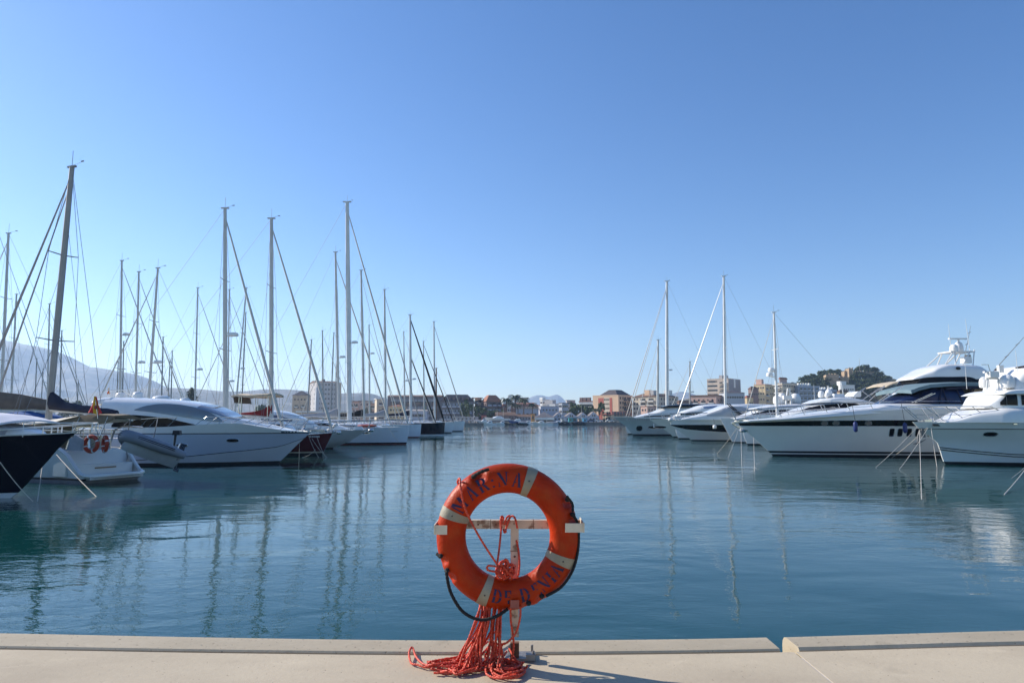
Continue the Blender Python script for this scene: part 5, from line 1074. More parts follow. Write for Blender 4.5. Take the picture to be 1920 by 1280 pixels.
c = Cabin(b.root, b.L((1187, 782), (1205, 777), (1227, 772), (1246, 764), (1262, 761.5), (1290, 761), (1400, 761)), P(0, 784)[1], sorted([(b.X(1187), 1), (b.X(1246), 2.3), (b.X(1400), 2.4)]), .4); c.build('superstructure', white)
c.window('side_window', glass, b.L((1206, 780), (1225, 778.5), (1256, 777.5)), b.L((1206, 781.5), (1256, 781.5)))
v = Cabin(b.root, b.L((1236, 763), (1258, 759), (1300, 757), (1400, 757)), P(0, 762)[1], 2.6, .3); v.build('dark_roof', navy)
mb = MB(); mb.box((b.X(1226), -h.side(b.X(1226), P(0, 796)[1])-.05, P(0, 795)[1]), (.15, .1, 1.0)); mb.build('anchor', dome_w, b.root)
footprint('greyflat', b.x0+b.X(1150), b.x0+xst, b.d, 5.6)
sail('sailing yacht with the tall mast at the far end of the right row', 1250.5, 527, 116, -1, 1171, 1250, 18, 4.8, rb=.22, stayr=.055, staymat=aludark, m=mastwhite, fb=2.0, bowz=2.4, sp=3, name='sailing_yacht', cat='sailing yacht', second=(W(1177, 780, 116).x-W(1250, 755, 116).x, 2.4, .95), radar=W(1246, 694, 116).z)
sail('sailing boat with slimmer mast just left of the tall far right mast', 1234, 637, 124, -1, 1190, 1232, 14, 4.0, rb=.17, stayr=.05, m=alu, fb=1.8, second=(W(1206, 780, 124).x-W(1232, 755, 124).x, 1.9, .8))
sail('sailing boat with thin grey mast between the two tall right masts', 1293.5, 678, 133, -1, None, 1292.5, 12, 3.8, rb=.11, m=aludark, fb=1.4, radar=W(1293, 735, 133).z)
# ================================================================== town, trees, hills across the harbour
GZ = 1.3
def wallm(n, c, v=.08): return M('render_'+n, tuple(min(.75, k*1.18) for k in c), .85, var=v, scale=.15)
tile = M('roof_tile', (.27, .11, .065), .85, var=.25, scale=.5); darkroof = M('roof_dark', (.075, .06, .065), .8, var=.2, scale=.4); brownroof = M('roof_brown', (.17, .095, .06), .85, var=.2, scale=.4); flatroof = M('roof_flat', (.35, .31, .28), .9, var=.1, scale=.3)
wpane = M('window_pane', (.03, .035, .045), .12, var=.4, scale=.3)
shut = M('window_shutter', (.16, .12, .1), .7, var=.3, scale=.3)
balc = M('balcony_white', (.6, .57, .52), .8, var=.08, scale=.5)
class Bld:
    """corner at pxc, left face back to pxl, front face to pxr; psi turns the front to the right"""
    def __init__(s, label, pxl, pxc, pxr, ytop, d, psi, col, name='apartment_building', cat='building', dep=12, zb=None, group=None):
        s.c = W(pxc, 780, d); s.z0 = GZ if zb is None else zb; s.psi = R(psi); s.d = d; S, C = math.sin(s.psi), math.cos(s.psi)
        k = lambda px: (W(px, 787, 100).x/100)
        s.lf = (k(pxr)*d-s.c.x)/(C-k(pxr)*S)
        s.ll = (s.c.x-k(pxl)*d)/(S+k(pxl)*C) if 0 < pxl < pxc-.5 else dep
        if s.ll < 1: s.ll = dep
        s.h = W(pxc, ytop, d).z-s.z0; s.col = col
        s.root = thing(name, label, cat, (s.c.x, d, s.z0), s.psi, group)
        mb = MB(); mb.box((s.lf/2, s.ll/2, s.h/2-.5), (s.lf, s.ll, s.h+1)); mb.build('wall', col, s.root, smooth=False)
    def zz(s, py): return W(960, py, s.d).z-s.z0
    def win(s, face, n, fl, w=1.3, h=1.4, z0=1.0, zt=None, a=.06, b=.94, mat=None, name='window'):
        L = s.lf if face == 'f' else s.ll; zt = zt or s.h; fh = (zt-z0)/fl
        for j in range(fl):
            for i in range(n):
                u = L*(a+(b-a)*(i+.5)/n); z = z0+fh*(j+.5); mb = MB()
                if face == 'f': mb.box((u, 0, z), (w, .16, h))
                else: mb.box((0, u, z), (.16, w, h))
                mb.build(name, mat or (wpane if rnd.random() < .75 else shut), s.root, smooth=False)
    def balcony(s, face, n, fl, w=4, z0=1.0, zt=None, a=.04, b=.96, out=1.1, mat=None):
        L = s.lf if face == 'f' else s.ll; zt = zt or s.h; fh = (zt-z0)/fl
        for j in range(fl):
            for i in range(n):
                u = L*(a+(b-a)*(i+.5)/n); z = z0+fh*j+.55; mb = MB()
                if face == 'f': mb.box((u, -out/2, z-.5), (w, out, .18)); mb.box((u, -out+.05, z), (w, .1, .95)); mb.box((u-w/2+.05, -out/2, z), (.1, out, .9)); mb.box((u+w/2-.05, -out/2, z), (.1, out, .9))
                else: mb.box((-out/2, u, z-.5), (out, w, .18)); mb.box((-out+.05, u, z), (.1, w, .95)); mb.box((-out/2, u-w/2+.05, z), (out, .1, .9)); mb.box((-out/2, u+w/2-.05, z), (out, .1, .9))
                mb.build('balcony', mat or balc, s.root, smooth=False)
                mb = MB(); q = (u, 0, z+.85) if face == 'f' else (0, u, z+.85)
                mb.box(q, (w*.8, .12, 1.7) if face == 'f' else (.12, w*.8, 1.7)); mb.build('balcony_door', wpane, s.root, smooth=False)
    def roof(s, kind='flat', hgt=2.5, mat=None, ov=.6, ins=.5, z=None, name='roof', x0=0, x1=None, y0=0, y1=None):
        z = s.h if z is None else z; x1 = s.lf if x1 is None else x1; y1 = s.ll if y1 is None else y1; mb = MB()
        a, b, c, e = x0-ov, x1+ov, y0-ov, y1+ov
        if kind == 'flat': mb.box(((a+b)/2, (c+e)/2, z+hgt/2), (b-a, e-c, hgt))
        elif kind == 'hip':
            w = min(b-a, e-c)/2*ins*2*.98; ix = iy = w
            mb.add([(a, c, z), (b, c, z), (b, e, z), (a, e, z), (a+min(ix, (b-a)*.49), c+min(iy, (e-c)*.49), z+hgt), (b-min(ix, (b-a)*.49), c+min(iy, (e-c)*.49), z+hgt), (b-min(ix, (b-a)*.49), e-min(iy, (e-c)*.49), z+hgt), (a+min(ix, (b-a)*.49), e-min(iy, (e-c)*.49), z+hgt)],
                   [(0, 1, 5, 4), (1, 2, 6, 5), (2, 3, 7, 6), (3, 0, 4, 7), (4, 5, 6, 7), (3, 2, 1, 0)])
        elif kind == 'gable':      # ridge runs back, gable faces front
            m = (a+b)/2; mb.add([(a, c, z), (b, c, z), (m, c, z+hgt), (a, e, z), (b, e, z), (m, e, z+hgt)], [(0, 1, 2), (4, 3, 5), (0, 2, 5, 3), (2, 1, 4, 5), (1, 0, 3, 4)])
        elif kind == 'gablex':
            m = (c+e)/2; mb.add([(a, c, z), (a, e, z), (a, m, z+hgt), (b, c, z), (b, e, z), (b, m, z+hgt)], [(1, 0, 2), (3, 4, 5), (0, 3, 5, 2), (1, 2, 5, 4), (0, 1, 4, 3)])
        return mb.build(name, mat or flatroof, s.root, smooth=False)
    def block(s, name, mat, x0, x1, y0, y1, z0, z1):
        mb = MB(); mb.box(((x0+x1)/2, (y0+y1)/2, (z0+z1)/2), (x1-x0, y1-y0, z1-z0)); return mb.build(name, mat, s.root, smooth=False)
    def arches(s, face, n, z0, w, h, a=.08, b=.92, mat=None):
        L = s.lf if face == 'f' else s.ll
        for i in range(n):
            u = L*(a+(b-a)*(i+.5)/n); poly = [(u-w/2, z0), (u+w/2, z0)]+[(u+w/2*math.cos(q), z0+h-w/2+w/2*math.sin(q)) for q in [math.pi*k/8 for k in range(9)]]
            mb = MB()
            if face == 'f': mb.prism(poly, -.09, .09)
            else: mb.prism(poly, -.09, .09); mb.v = [(y, x, z) for x, y, z in mb.v]
            mb.build('arch_window', mat or wpane, s.root, smooth=False)
cream = wallm('cream', (.5, .42, .32)); peach = wallm('peach', (.6, .41, .27)); rosy = wallm('rose', (.5, .33, .26)); grey = wallm('grey', (.4, .38, .37)); bluegr = wallm('bluegrey', (.36, .38, .41)); brown = wallm('brown', (.19, .13, .11)); tan = wallm('tan', (.45, .34, .23)); whitew = wallm('white', (.68, .65, .6)); redw = wallm('red', (.38, .1, .07)); yellow = wallm('yellow', (.55, .42, .24)); dkgrey = wallm('darkgrey', (.16, .14, .14)); teal = wallm('teal', (.3, .36, .37)); lilac = wallm('lilac', (.42, .42, .47))
# left of the channel
b = Bld('grey ten storey tower block with rust coloured right edge', 578, 592, 632, 716, 620, 28, grey); b.win('f', 6, 8, 1.6, 1.5); b.win('l', 2, 8, 1.4, 1.4); b.roof('gablex', 2.0, brownroof, .4); b.block('side_panel', tan, b.lf, b.lf+3.0, 0, b.ll, 0, b.h); b.block('stair_tower', bluegr, -.3, 2.6, -.3, 5, 0, b.h-5)
b.block('roof_house', brown, b.lf*.3, b.lf*.42, 3, 7, b.h, b.h+3)
b = Bld('tan house with dark pyramid roof left of the tower block', 0, 547, 575, 741, 560, 4, tan, 'house'); b.win('f', 4, 3); b.roof('hip', 4.2, darkroof, .5, .5); b.balcony('f', 2, 2, 3)
b = Bld('pink low apartment house right of the tower block', 0, 655, 672, 753, 520, 6, rosy); b.win('f', 3, 3); b.balcony('f', 2, 3, 2.6); b.roof('flat', .6, tile)
b = Bld('beige house between the pink house and the cream flats', 0, 672, 692, 752, 540, 0, cream, 'house'); b.win('f', 3, 3); b.roof('flat', .5)
b = Bld('cream flats with white balconies left of the long brown building', 702, 706, 723, 748, 470, 20, cream); b.balcony('f', 1, 3, 4); b.win('f', 3, 3, a=.6); b.roof('flat', .5, whitew)
b = Bld('long low grey brown building behind the left masts', 0, 726, 826, 743, 440, 0, dkgrey, dep=16); b.win('f', 14, 3, 1.8, 1.7, 1.5, mat=M('window_grey', (.3, .3, .33), .3, var=.3, scale=.3)); b.roof('gablex', 1.2, brownroof, .5); b.balcony('f', 6, 3, 4, mat=brown)
b = Bld('dark brown apartment block with sloping mansard roof beside the shore tree', 0, 825, 888, 752, 425, 3, dkgrey, dep=15); b.win('f', 9, 3, 1.5, 1.5, 1.0, mat=M('window_grey', (.3, .3, .33))); b.balcony('f', 6, 3, 2.8, mat=lilac); b.roof('hip', 4.3, darkroof, .5, .28); 
for i in range(7): b.block('dormer', brown, 2+i*2.9, 3.4+i*2.9, .1, 1.8, b.h+.8, b.h+2.4)
b = Bld('cream two storey house in front of the long grey brown building', 0, 728, 755, 762, 415, -3, yellow, 'house'); b.win('f', 4, 2, 1.2, 1.2); b.roof('hip', 1.4, tile, .4)
b = Bld('white low boathouse among the left masts', 0, 760, 800, 770, 398, 2, lilac, 'boathouse'); b.win('f', 5, 1, 2, 1.6); b.roof('gablex', 1.0, flatroof, .3)
b = Bld('brown apartment block with hipped roof and lit orange side', 902, 912, 941, 752.5, 430, 24, M('render_brownpink', (.22, .15, .14), .85, var=.1, scale=.15)); b.win('f', 5, 4, 1.3, 1.3, .8); b.balcony('f', 3, 4, 2.4, mat=lilac); b.roof('hip', 4.2, M('roof_terracotta', (.34, .14, .08), .85, var=.2, scale=.4), .5, .34); b.win('l', 3, 3)
b = Bld('peach apartment wing left of the brown hipped block', 890, 896, 903, 746.5, 436, 40, peach); b.win('l', 3, 4); b.win('f', 2, 4); b.balcony('l', 2, 4, 2.5); b.roof('flat', .5, tile)
b = Bld('small red brick house with white domed turret', 940, 943, 951, 757, 428, 20, M('render_brick', (.28, .13, .1), .85, var=.12, scale=.3), 'house'); b.win('f', 2, 3, 1.0, 1.2); b.roof('flat', .4, whitew, .1); b.root['category'] = 'house'
MB().lathe([(1.6, 0), (1.6, 1.2), (1.3, 1.9), (.7, 2.6), (.2, 3.3), (.05, 4.2)], (b.lf*.5, 2.5, b.h+.4), 12).build('turret', whitew, b.root)
b = Bld('pale flats with small white roof tower behind the palms', 0, 936, 962, 750, 520, 2, grey); b.win('f', 5, 3); b.block('roof_house', whitew, 6.5, 9, 2, 5, b.h, b.h+3.5); b.roof('flat', .4)
b = Bld('grey green flats rising behind the palm trees', 0, 963, 990, 746, 540, 0, wallm('greygreen', (.36, .37, .34))); b.win('f', 5, 4); b.roof('flat', .5); b.block('roof_house', grey, 3, 5.5, 2, 5, b.h, b.h+2.5)
b = Bld('long reddish brown building behind the palm trees', 0, 958, 1001, 757, 450, -2, M('render_redbrown', (.28, .16, .13), .85, var=.12, scale=.2)); b.win('f', 8, 2, 1.2, 1.2, 2, mat=cream); b.roof('gablex', 1.0, tile, .4)
b = Bld('pale lilac wall building in front of the reddish brown one', 0, 968, 1010, 766, 430, 0, lilac); b.win('f', 5, 1, 1.4, 1.4); b.roof('flat', .3)
b = Bld('small peach house left of the white town houses', 0, 1001, 1014, 761, 460, 8, peach, 'house'); b.win('f', 3, 2); b.roof('hip', 1.2, tile, .4)
b = Bld('white town house with tall lit left wing', 1013, 1017, 1031, 750, 480, 40, whitew, 'house'); b.win('l', 2, 4, 1.1, 1.2); b.win('f', 3, 4, 1.1, 1.2); b.roof('flat', .5, grey, .1); b.block('roof_house', whitew, 1, 4, 1, 4, b.h, b.h+2)
b = Bld('white town house with bright blank side wall', 1030, 1041, 1049, 757, 470, 50, whitew, 'house'); b.win('f', 2, 3, 1.1, 1.2); b.roof('flat', .4, grey, .1); b.block('roof_house', grey, 1, 5, 3, 9, b.h, b.h+2.8)
b = Bld('low pale house in front of the white town houses', 1010, 1014, 1048, 762, 440, 20, lilac, 'house'); b.win('f', 5, 2, 1.0, 1.0); b.roof('flat', .4, grey, .1)
b = Bld('blue grey house with lilac end right of the white town houses', 1048, 1054, 1066, 756, 450, 30, bluegr, 'house'); b.win('f', 3, 3, 1.2, 1.3); b.win('l', 2, 3); b.roof('flat', .4, darkroof, .1)
b = Bld('flat grey block behind the dark shore trees', 1061, 1063, 1079, 751, 480, 20, grey); b.win('f', 3, 4); b.roof('flat', .5, brown, .1)
b = Bld('long white flats with orange roof line behind the dark shore trees', 1086, 1112, 1118, 753, 520, 55, whitew); b.win('l', 9, 3, 1.3, 1.3); b.balcony('l', 4, 3, 4); b.roof('flat', .7, tile, .3)
for y in (.25, .55, .8): b.block('chimney', brown, 1, 3, b.ll*y, b.ll*y+2.5, b.h+.5, b.h+3.4)
b = Bld('peach and red apartment block with dark hipped penthouse', 1112, 1160, 1186, 741.5, 452, 46, peach); b.win('f', 5, 5, 1.4, 1.6, 1.5); b.balcony('f', 2, 5, 2.6, a=.3, mat=M('balcony_dark', (.1, .09, .1), .6, var=.2))
L_ = b.ll; b.block('red_panel', redw, -.12, .05, L_*.56, L_*.78, 0, b.h-1.2); b.block('red_panel', redw, -.12, .05, L_*.24, L_*.335, 0, b.h-1.2); b.block('pale_panel', cream, -.08, .05, L_*.335, L_*.56, 0, b.h-1.0); b.win('l', 4, 5, 1.0, 1.1, 1.5, b.h-1, .345, .55)
for sg in (0,): b.win('l', 1, 5, 1.4, 1.8, 1.5, b.h-1, .62, .74)
b.roof('flat', .6, peach, .1); b.roof('hip', 3.6, darkroof, 0, .32, b.h+.6, 'penthouse_roof', 0, b.lf, 1, L_*.72)
b = Bld('tan arched villa with red tile roof on the far quay', 1130, 1148, 1186, 777, 396, 42, tan, 'villa'); b.arches('l', 2, 3.6, 1.5, 2.2, .15, .62); b.arches('l', 2, .4, 1.5, 2.3, .2, .7); b.arches('f', 6, 3.4, 2, 2.4); b.roof('hip', 1.9, M('roof_red', (.33, .1, .06), .85, var=.2, scale=.5), .5, .5); b.win('l', 1, 2, .8, 1.0, a=.75)
b = Bld('cream balconied apartment block with brown tile roof', 1187, 1230, 1273, 743, 440, 44, cream); b.balcony('l', 2, 5, 4.6, .8, b.h-.5, .02, .72); b.win('l', 2, 5, 1.2, 1.4, 1, None, .74, .98); b.win('f', 7, 5, 1.3, 1.4); b.roof('hip', 2.3, brownroof, .5, .3)
b.block('roof_house', peach, 2, 6, b.ll*.35, b.ll*.55, b.h+1, b.h+4.4); b.block('roof_house', whitew, b.lf*.7, b.lf*.85, 2, 6, b.h+1, b.h+4.6); b.block('roof_house', grey, 1, 5, b.ll*.12, b.ll*.25, b.h+1, b.h+4)
b = Bld('pinkish low house in front of the balconied block', 1202, 1214, 1232, 762, 405, 35, rosy, 'house'); b.win('l', 2, 2, 1.2, 1.2); b.win('f', 3, 2, 1.2, 1.2); b.roof('flat', .4, tile, .2)
b = Bld('rose coloured flats with long brown roof and terraces', 1296, 1344, 1362, 742, 470, 52, rosy); b.balcony('l', 3, 3, 4); b.win('l', 5, 3, 1.2, 1.2); b.win('f', 3, 3); b.roof('flat', .8, brownroof, .4)
b = Bld('dark low house left of the rose flats', 1270, 1274, 1300, 753, 440, 20, brown, 'house'); b.win('f', 5, 2); b.roof('hip', 1.2, brownroof, .4)
b = Bld('white house on the rise between the right masts', 1286, 1294, 1304, 748, 540, 40, whitew, 'house'); b.win('l', 2, 3); b.win('f', 2, 3); b.roof('flat', .4)
b = Bld('tall beige tower block with an end wall coloured as in shade and roof antennas', 1328, 1368, 1391, 710, 600, 50, wallm('beige', (.52, .42, .33))); L_ = b.ll
b.win('l', 6, 9, 1.5, 1.5, 2, None, .52, .98); b.balcony('l', 2, 9, 4.2, 2, b.h-1, .05, .42, mat=cream); b.block('shade_panel', M('render_shade', (.3, .29, .3), .85, var=.08, scale=.15), b.lf*.02, b.lf, -.1, .1, 0, b.h); b.block('white_fin', whitew, b.lf*.42, b.lf*.55, -.35, .3, b.h*.8, b.h+.6); b.roof('flat', .6, cream, .1); b.block('roof_house', grey, 1, 7, L_*.3, L_*.45, b.h+.5, b.h+3.5); b.block('roof_house', grey, 1, 5, L_*.1, L_*.2, b.h+.5, b.h+3)  # thin ash grey panel paints the shade onto the end wall
for y in (.33, .12): MB().bar((3, L_*y, b.h+3), (3, L_*y, b.h+9), .15, .08, 5).build('antenna', aludark, b.root)
b = Bld('grey house with dark roof right below the tower block', 0, 1362, 1398, 736, 470, 4, bluegr, 'house'); b.win('f', 7, 3, 1.3, 1.3); b.roof('hip', 1.5, darkroof, .5)
b = Bld('dark brown house with pitched roof left of the yellow flats', 1405, 1410, 1424, 729, 560, 24, brown, 'house'); b.win('l', 2, 3); b.roof('hip', 2.2, brownroof, .5); b.win('f', 3, 3)
b = Bld('yellow and pink flats with roof box right of the dark brown house', 1416, 1437, 1456, 721, 590, 45, yellow); b.win('l', 4, 6, 1.3, 1.3); b.balcony('f', 1, 6, 5, a=-.05, b=.4); b.win('f', 3, 6, a=.45); b.roof('flat', .7, rosy, .2); b.block('roof_house', rosy, 2, 6, 4, 9, b.h, b.h+5)
b = Bld('low ochre house under the yellow flats', 1396, 1402, 1414, 745, 500, 30, yellow, 'house'); b.win('f', 3, 2); b.roof('hip', 1.6, M('roof_red', (.33, .1, .06)), .5)
b = Bld('cream corner block with tiled pink penthouse under the castle hill', 1458, 1469, 1499, 718, 500, 36, wallm('ivory', (.6, .5, .36))); b.win('l', 2, 7, 1.0, 1.2, a=.05, b=.5); b.balcony('l', 1, 7, 5, a=.5, b=1.02); b.win('f', 8, 7, 1.4, 1.3); b.roof('flat', .5, bluegr, .3); b.block('penthouse', rosy, 2, b.lf*.55, 3, b.ll*.7, b.h+.4, b.h+3.2); b.roof('hip', 1.4, tile, .6, .5, b.h+3.2, 'penthouse_roof', 2, b.lf*.55, 3, b.ll*.7)
b = Bld('blue grey flats with rows of white balconies and roof chimneys', 0, 1499, 1540, 724, 505, 8, wallm('slate', (.27, .31, .37))); b.balcony('f', 5, 7, 2.9, 1, None, mat=M('balcony_blue', (.42, .46, .52), .7, var=.1)); b.roof('flat', .4, bluegr, .2)
for k in (.06, .18, .3, .42, .55): b.block('chimney', whitew, b.lf*k, b.lf*(k+.07), 1, 3, b.h+.3, b.h+2.4)
b = Bld('blue grey terrace with white chimneys right of the balcony flats', 0, 1540, 1572, 731, 520, 5, wallm('slate', (.27, .31, .37))); b.win('f', 6, 6, 1.6, 1.4); b.roof('flat', .4, bluegr, .2)
for k in (.05, .2, .35, .6, .75): b.block('chimney', whitew, b.lf*k, b.lf*(k+.07), 1, 3, b.h+.3, b.h+2.2)
b = Bld('white house with stepped roof at the foot of the castle', 1575, 1579, 1606, 722, 560, 18, whitew, 'house'); b.win('f', 6, 2, z0=b.h*.55); b.roof('flat', .5, whitew, .2); b.block('roof_house', whitew, 2, 8, 2, 6, b.h, b.h+3.5)
b = Bld('brown roofed house below the white stepped house', 1572, 1577, 1596, 735, 530, 20, yellow, 'house'); b.win('f', 4, 3); b.roof('hip', 2, brownroof, .5)
b = Bld('long tan warehouse with white roof edge behind the left masts', 0, 556, 652, 773, 400, 3, tan, 'warehouse', 'warehouse', dep=12); b.win('f', 9, 1, 1.6, 1.2, 1.0); b.roof('flat', .9, whitew, .4)
b = Bld('pinkish apartment house with pale balconies among the left masts', 0, 690, 704, 757, 500, 2, rosy, 'apartment_house'); b.balcony('f', 2, 3, 2.2); b.win('f', 3, 3, 1.1, 1.2); b.roof('flat', .5, tile)
# sheds on the far quay
for i, (l, r, ya, lb) in enumerate(((1037, 1060, 782, 'pale gabled shed next to the quay restaurant'), (1059.5, 1083, 782, 'pale gabled shed with two small gable windows'), (1082.5, 1104, 782, 'pale gabled shed third from the quay restaurant'), (1103.5, 1123, 781, 'blue white gabled shed at the right end of the shed row'))):
    b = Bld(lb, 0, l, r, ya, 392, 0, lilac, 'shed', 'shed', dep=22); b.win('f', 3, 1, 1.0, .9, .8, 2.4)
    g = b.roof('gable', W(960, ya-9, 392).z-GZ-b.h, lilac, 0, name='gable'); g.scale = (1, .02, 1); b.roof('gable', W(960, ya-9, 392).z-GZ-b.h+.15, M('roof_slate', (.17, .15, .15), .85, var=.2, scale=.5), .15); g.location.y = -.16
    for dx in (-.6, .6): b.block('gable_window', wpane, b.lf/2+dx-.3, b.lf/2+dx+.3, -.28, .1, b.h+.2, b.h+1.3)
b = Bld('quay restaurant with dark roof and white awning fascia', 0, 1005, 1038, 782.5, 386, 0, dkgrey, 'restaurant', 'restaurant', dep=14); b.roof('hip', 3.2, M('roof_slate', (.17, .15, .15)), .6, .6); b.block('fascia', whitew, -.8, b.lf+.2, -2.2, .2, b.h-1.3, b.h-.05); b.win('f', 6, 1, 1.3, 1.5, .3, b.h-1)
b = Bld('low brown tiled shed behind the boats on the far quay', 0, 930, 966, 778, 392, 3, M('render_brownpink', (.22, .15, .14)), 'shed', 'shed', dep=9); b.roof('gablex', 1.8, brownroof, .4); b.win('f', 6, 1, 1, .9)
b = Bld('low grey shed with brown roof left of the quay restaurant', 0, 960, 1003, 781, 400, 0, grey, 'shed', 'shed', dep=9); b.roof('gablex', 1.5, brownroof, .4); b.win('f', 7, 1, 1, 1)
b = Bld('long white boundary wall shed behind the rocks', 0, 846, 896, 781.5, 386, 0, grey, 'shed', 'shed', dep=6); b.roof('flat', .3, flatroof, .1); b.win('f', 6, 1, 1, .8)
# castle on its hill
def hillz(x, y):
    cx, cy = CH
    u = (x-cx)/64; v = (y-cy)/58; r = u*u+v*v
    a = 40*math.exp(-r*r*.9); u2 = (x-cx+57)/36; r2 = u2*u2+v*v; a = max(a, 30*math.exp(-r2*r2*1.1)); u3 = (x-cx+85)/26; a = max(a, 24*math.exp(-(u3*u3+v*v)**2))
    return GZ-.3+a
CH = (W(1622, 700, 660).x, 660.)
mb = MB(); rows = []
for i in range(45):
    y = CH[1]-85+170*i/44; rows.append([(x, y, hillz(x, y)+1.2*math.sin(x*.3+y*.17)*math.sin(y*.21)) for x in [CH[0]-150+260*j/60 for j in range(61)]])
mb.grid(rows); hg = M('hillside_scrub', (.07, .075, .04), .95, var=.35, scale=.12, col2=(.16, .13, .09), thr=(.5, .7)); tag(flip(mb.build('castle_hill', hg, ang=180)), kind='structure'); [p for p in ()]
cs = thing('castle', 'sandstone castle walls and keep among the pines on the hill', 'castle', (CH[0], CH[1]-56, 0)); stone = M('castle_stone', (.46, .33, .21), .9, var=.2, scale=.3, col2=(.34, .24, .16))
def cblock(name, px0, px1, yt, yb, d, dep, rz=0, cren=True):
    a, bq = W(px0, yt, d), W(px1, yb, d); w_ = bq.x-a.x; mb = MB(); cx = (a.x+bq.x)/2-CH[0]; cy = d-(CH[1]-56)
    mb.box((cx, cy+dep/2, (a.z+bq.z)/2), (w_, dep, a.z-bq.z), rz)
    if cren:
        for k in range(max(2, int(w_/2.6))): mb.box((cx-w_/2+1+k*2.6, cy+.6, a.z+.5), (1.2, 1.0, 1.1))
    mb.build(name, stone, cs, smooth=False)
cblock('bastion_wall', 1554, 1577, 702, 722, 602, 14, R(-16)); cblock('curtain_wall', 1576, 1592, 707, 722, 606, 10); cblock('keep', 1591.5, 1599, 691, 712, 622, 7); cblock('keep_wing', 1583, 1592, 696, 712, 626, 6); cblock('upper_wall', 1598, 1640, 697, 706, 640, 6)
MB().bar((W(1615, 680, 650).x-CH[0], 50, 44), (W(1615, 671, 650).x-CH[0], 50, W(1615, 670, 650).z), .22, .12, 6).build('signal_mast', aludark, cs)
# ------------------------------------------------------------------ trees
leaf = M('foliage_pine', (.036, .056, .02), .9, var=.5, scale=.35, col2=(.07, .092, .032), thr=(.4, .65)); leaf2 = M('foliage_olive', (.10, .11, .055), .9, var=.4, scale=.35, col2=(.15, .15, .08)); leaf3 = M('foliage_green', (.055, .085, .03), .9, var=.45, scale=.35, col2=(.10, .12, .045)); bark = M('bark', (.12, .08, .055), .95, var=.3, scale=1.5); palmleaf = M('palm_frond', (.06, .075, .035), .8, var=.3, scale=.6)
def crown_mesh(name, seed, rad, n, nl, ls, flat=1.0):
    r_ = random.Random(seed); mb = MB()
    cl = []
    while len(cl) < n:
        p = Vector((r_.uniform(-1, 1), r_.uniform(-1, 1), r_.uniform(-.85, 1)))
        if .25 < p.length < .9: cl.append((p, r_.uniform(.26, .44)))
    for p, cr in cl:
        for k in range(nl):
            q = Vector((r_.gauss(0, 1), r_.gauss(0, 1), r_.gauss(0, 1))); q = q.normalized()*cr*r_.uniform(.55, 1.05); q = p+q
            c = Vector((q.x*rad[0], q.y*rad[1], q.z*rad[2])); nrm = (q-p).normalized()+Vector((r_.uniform(-.6, .6), r_.uniform(-.6, .6), r_.uniform(-.3, .8))); nrm.normalize()
            u = nrm.orthogonal().normalized()*ls*r_.uniform(.6, 1.2); v = nrm.cross(u).normalized()*ls*r_.uniform(.5, 1.1)
            mb.add([c-u-v, c+u-v*.6, c+u*.7+v, c-u*.8+v*.9], [(0, 1, 2, 3)])
    me = bpy.data.meshes.new(name); me.from_pydata(mb.v, [], mb.f); return me
def trunk_mesh(h, r, limbs=5, seed=1, spread=.5):
    r_ = random.Random(seed); mb = MB(); mb.tube([(0, 0, -1.5), (.05*h, 0, h*.4), (0, .03*h, h*.8), (0, 0, h)], [r, r*.8, r*.6, r*.35], 6)
    for i in range(limbs):
        a = i*2.4+r_.random(); z = h*r_.uniform(.5, .8); mb.bar((0, 0, z), (math.cos(a)*h*spread*.6, math.sin(a)*h*spread*.6, z+h*r_.uniform(.2, .4)), r*.4, r*.15, 5)
    return mb
def proto_tree(name, label, cat, kind, seed, h, rad, mat, n=16, nl=26, ls=.55, zc=None, group=None):
    t = thing(name, label, cat, (0, 0, 0), 0, group); trunk_mesh(h*.75, .03*h, 5, seed).build('trunk', bark, t)
    me = crown_mesh('crown', seed, rad, n, nl, ls); me.materials.append(mat); o = bpy.data.objects.new('crown', me); COL.objects.link(o); o.parent = t; o.location.z = zc if zc is not None else h-rad[2]*.95
    return t
def place(t, loc, s, label, first, rz=None):
    o = t if first else copy_tree(t); o.location = loc; o.rotation_euler.z = rnd.random()*6 if rz is None else rz; o.scale = (s, s, s*rnd.uniform(.9, 1.1)); o['label'] = label; return o
pines = [proto_tree('pine_tree', 'x', 'tree', 0, sd_, 9.5, (5.2, 5.2, 3.2), leaf, 17, 26, .62, group='pines on the castle hill') for sd_ in (3, 4, 5)]
spots = []
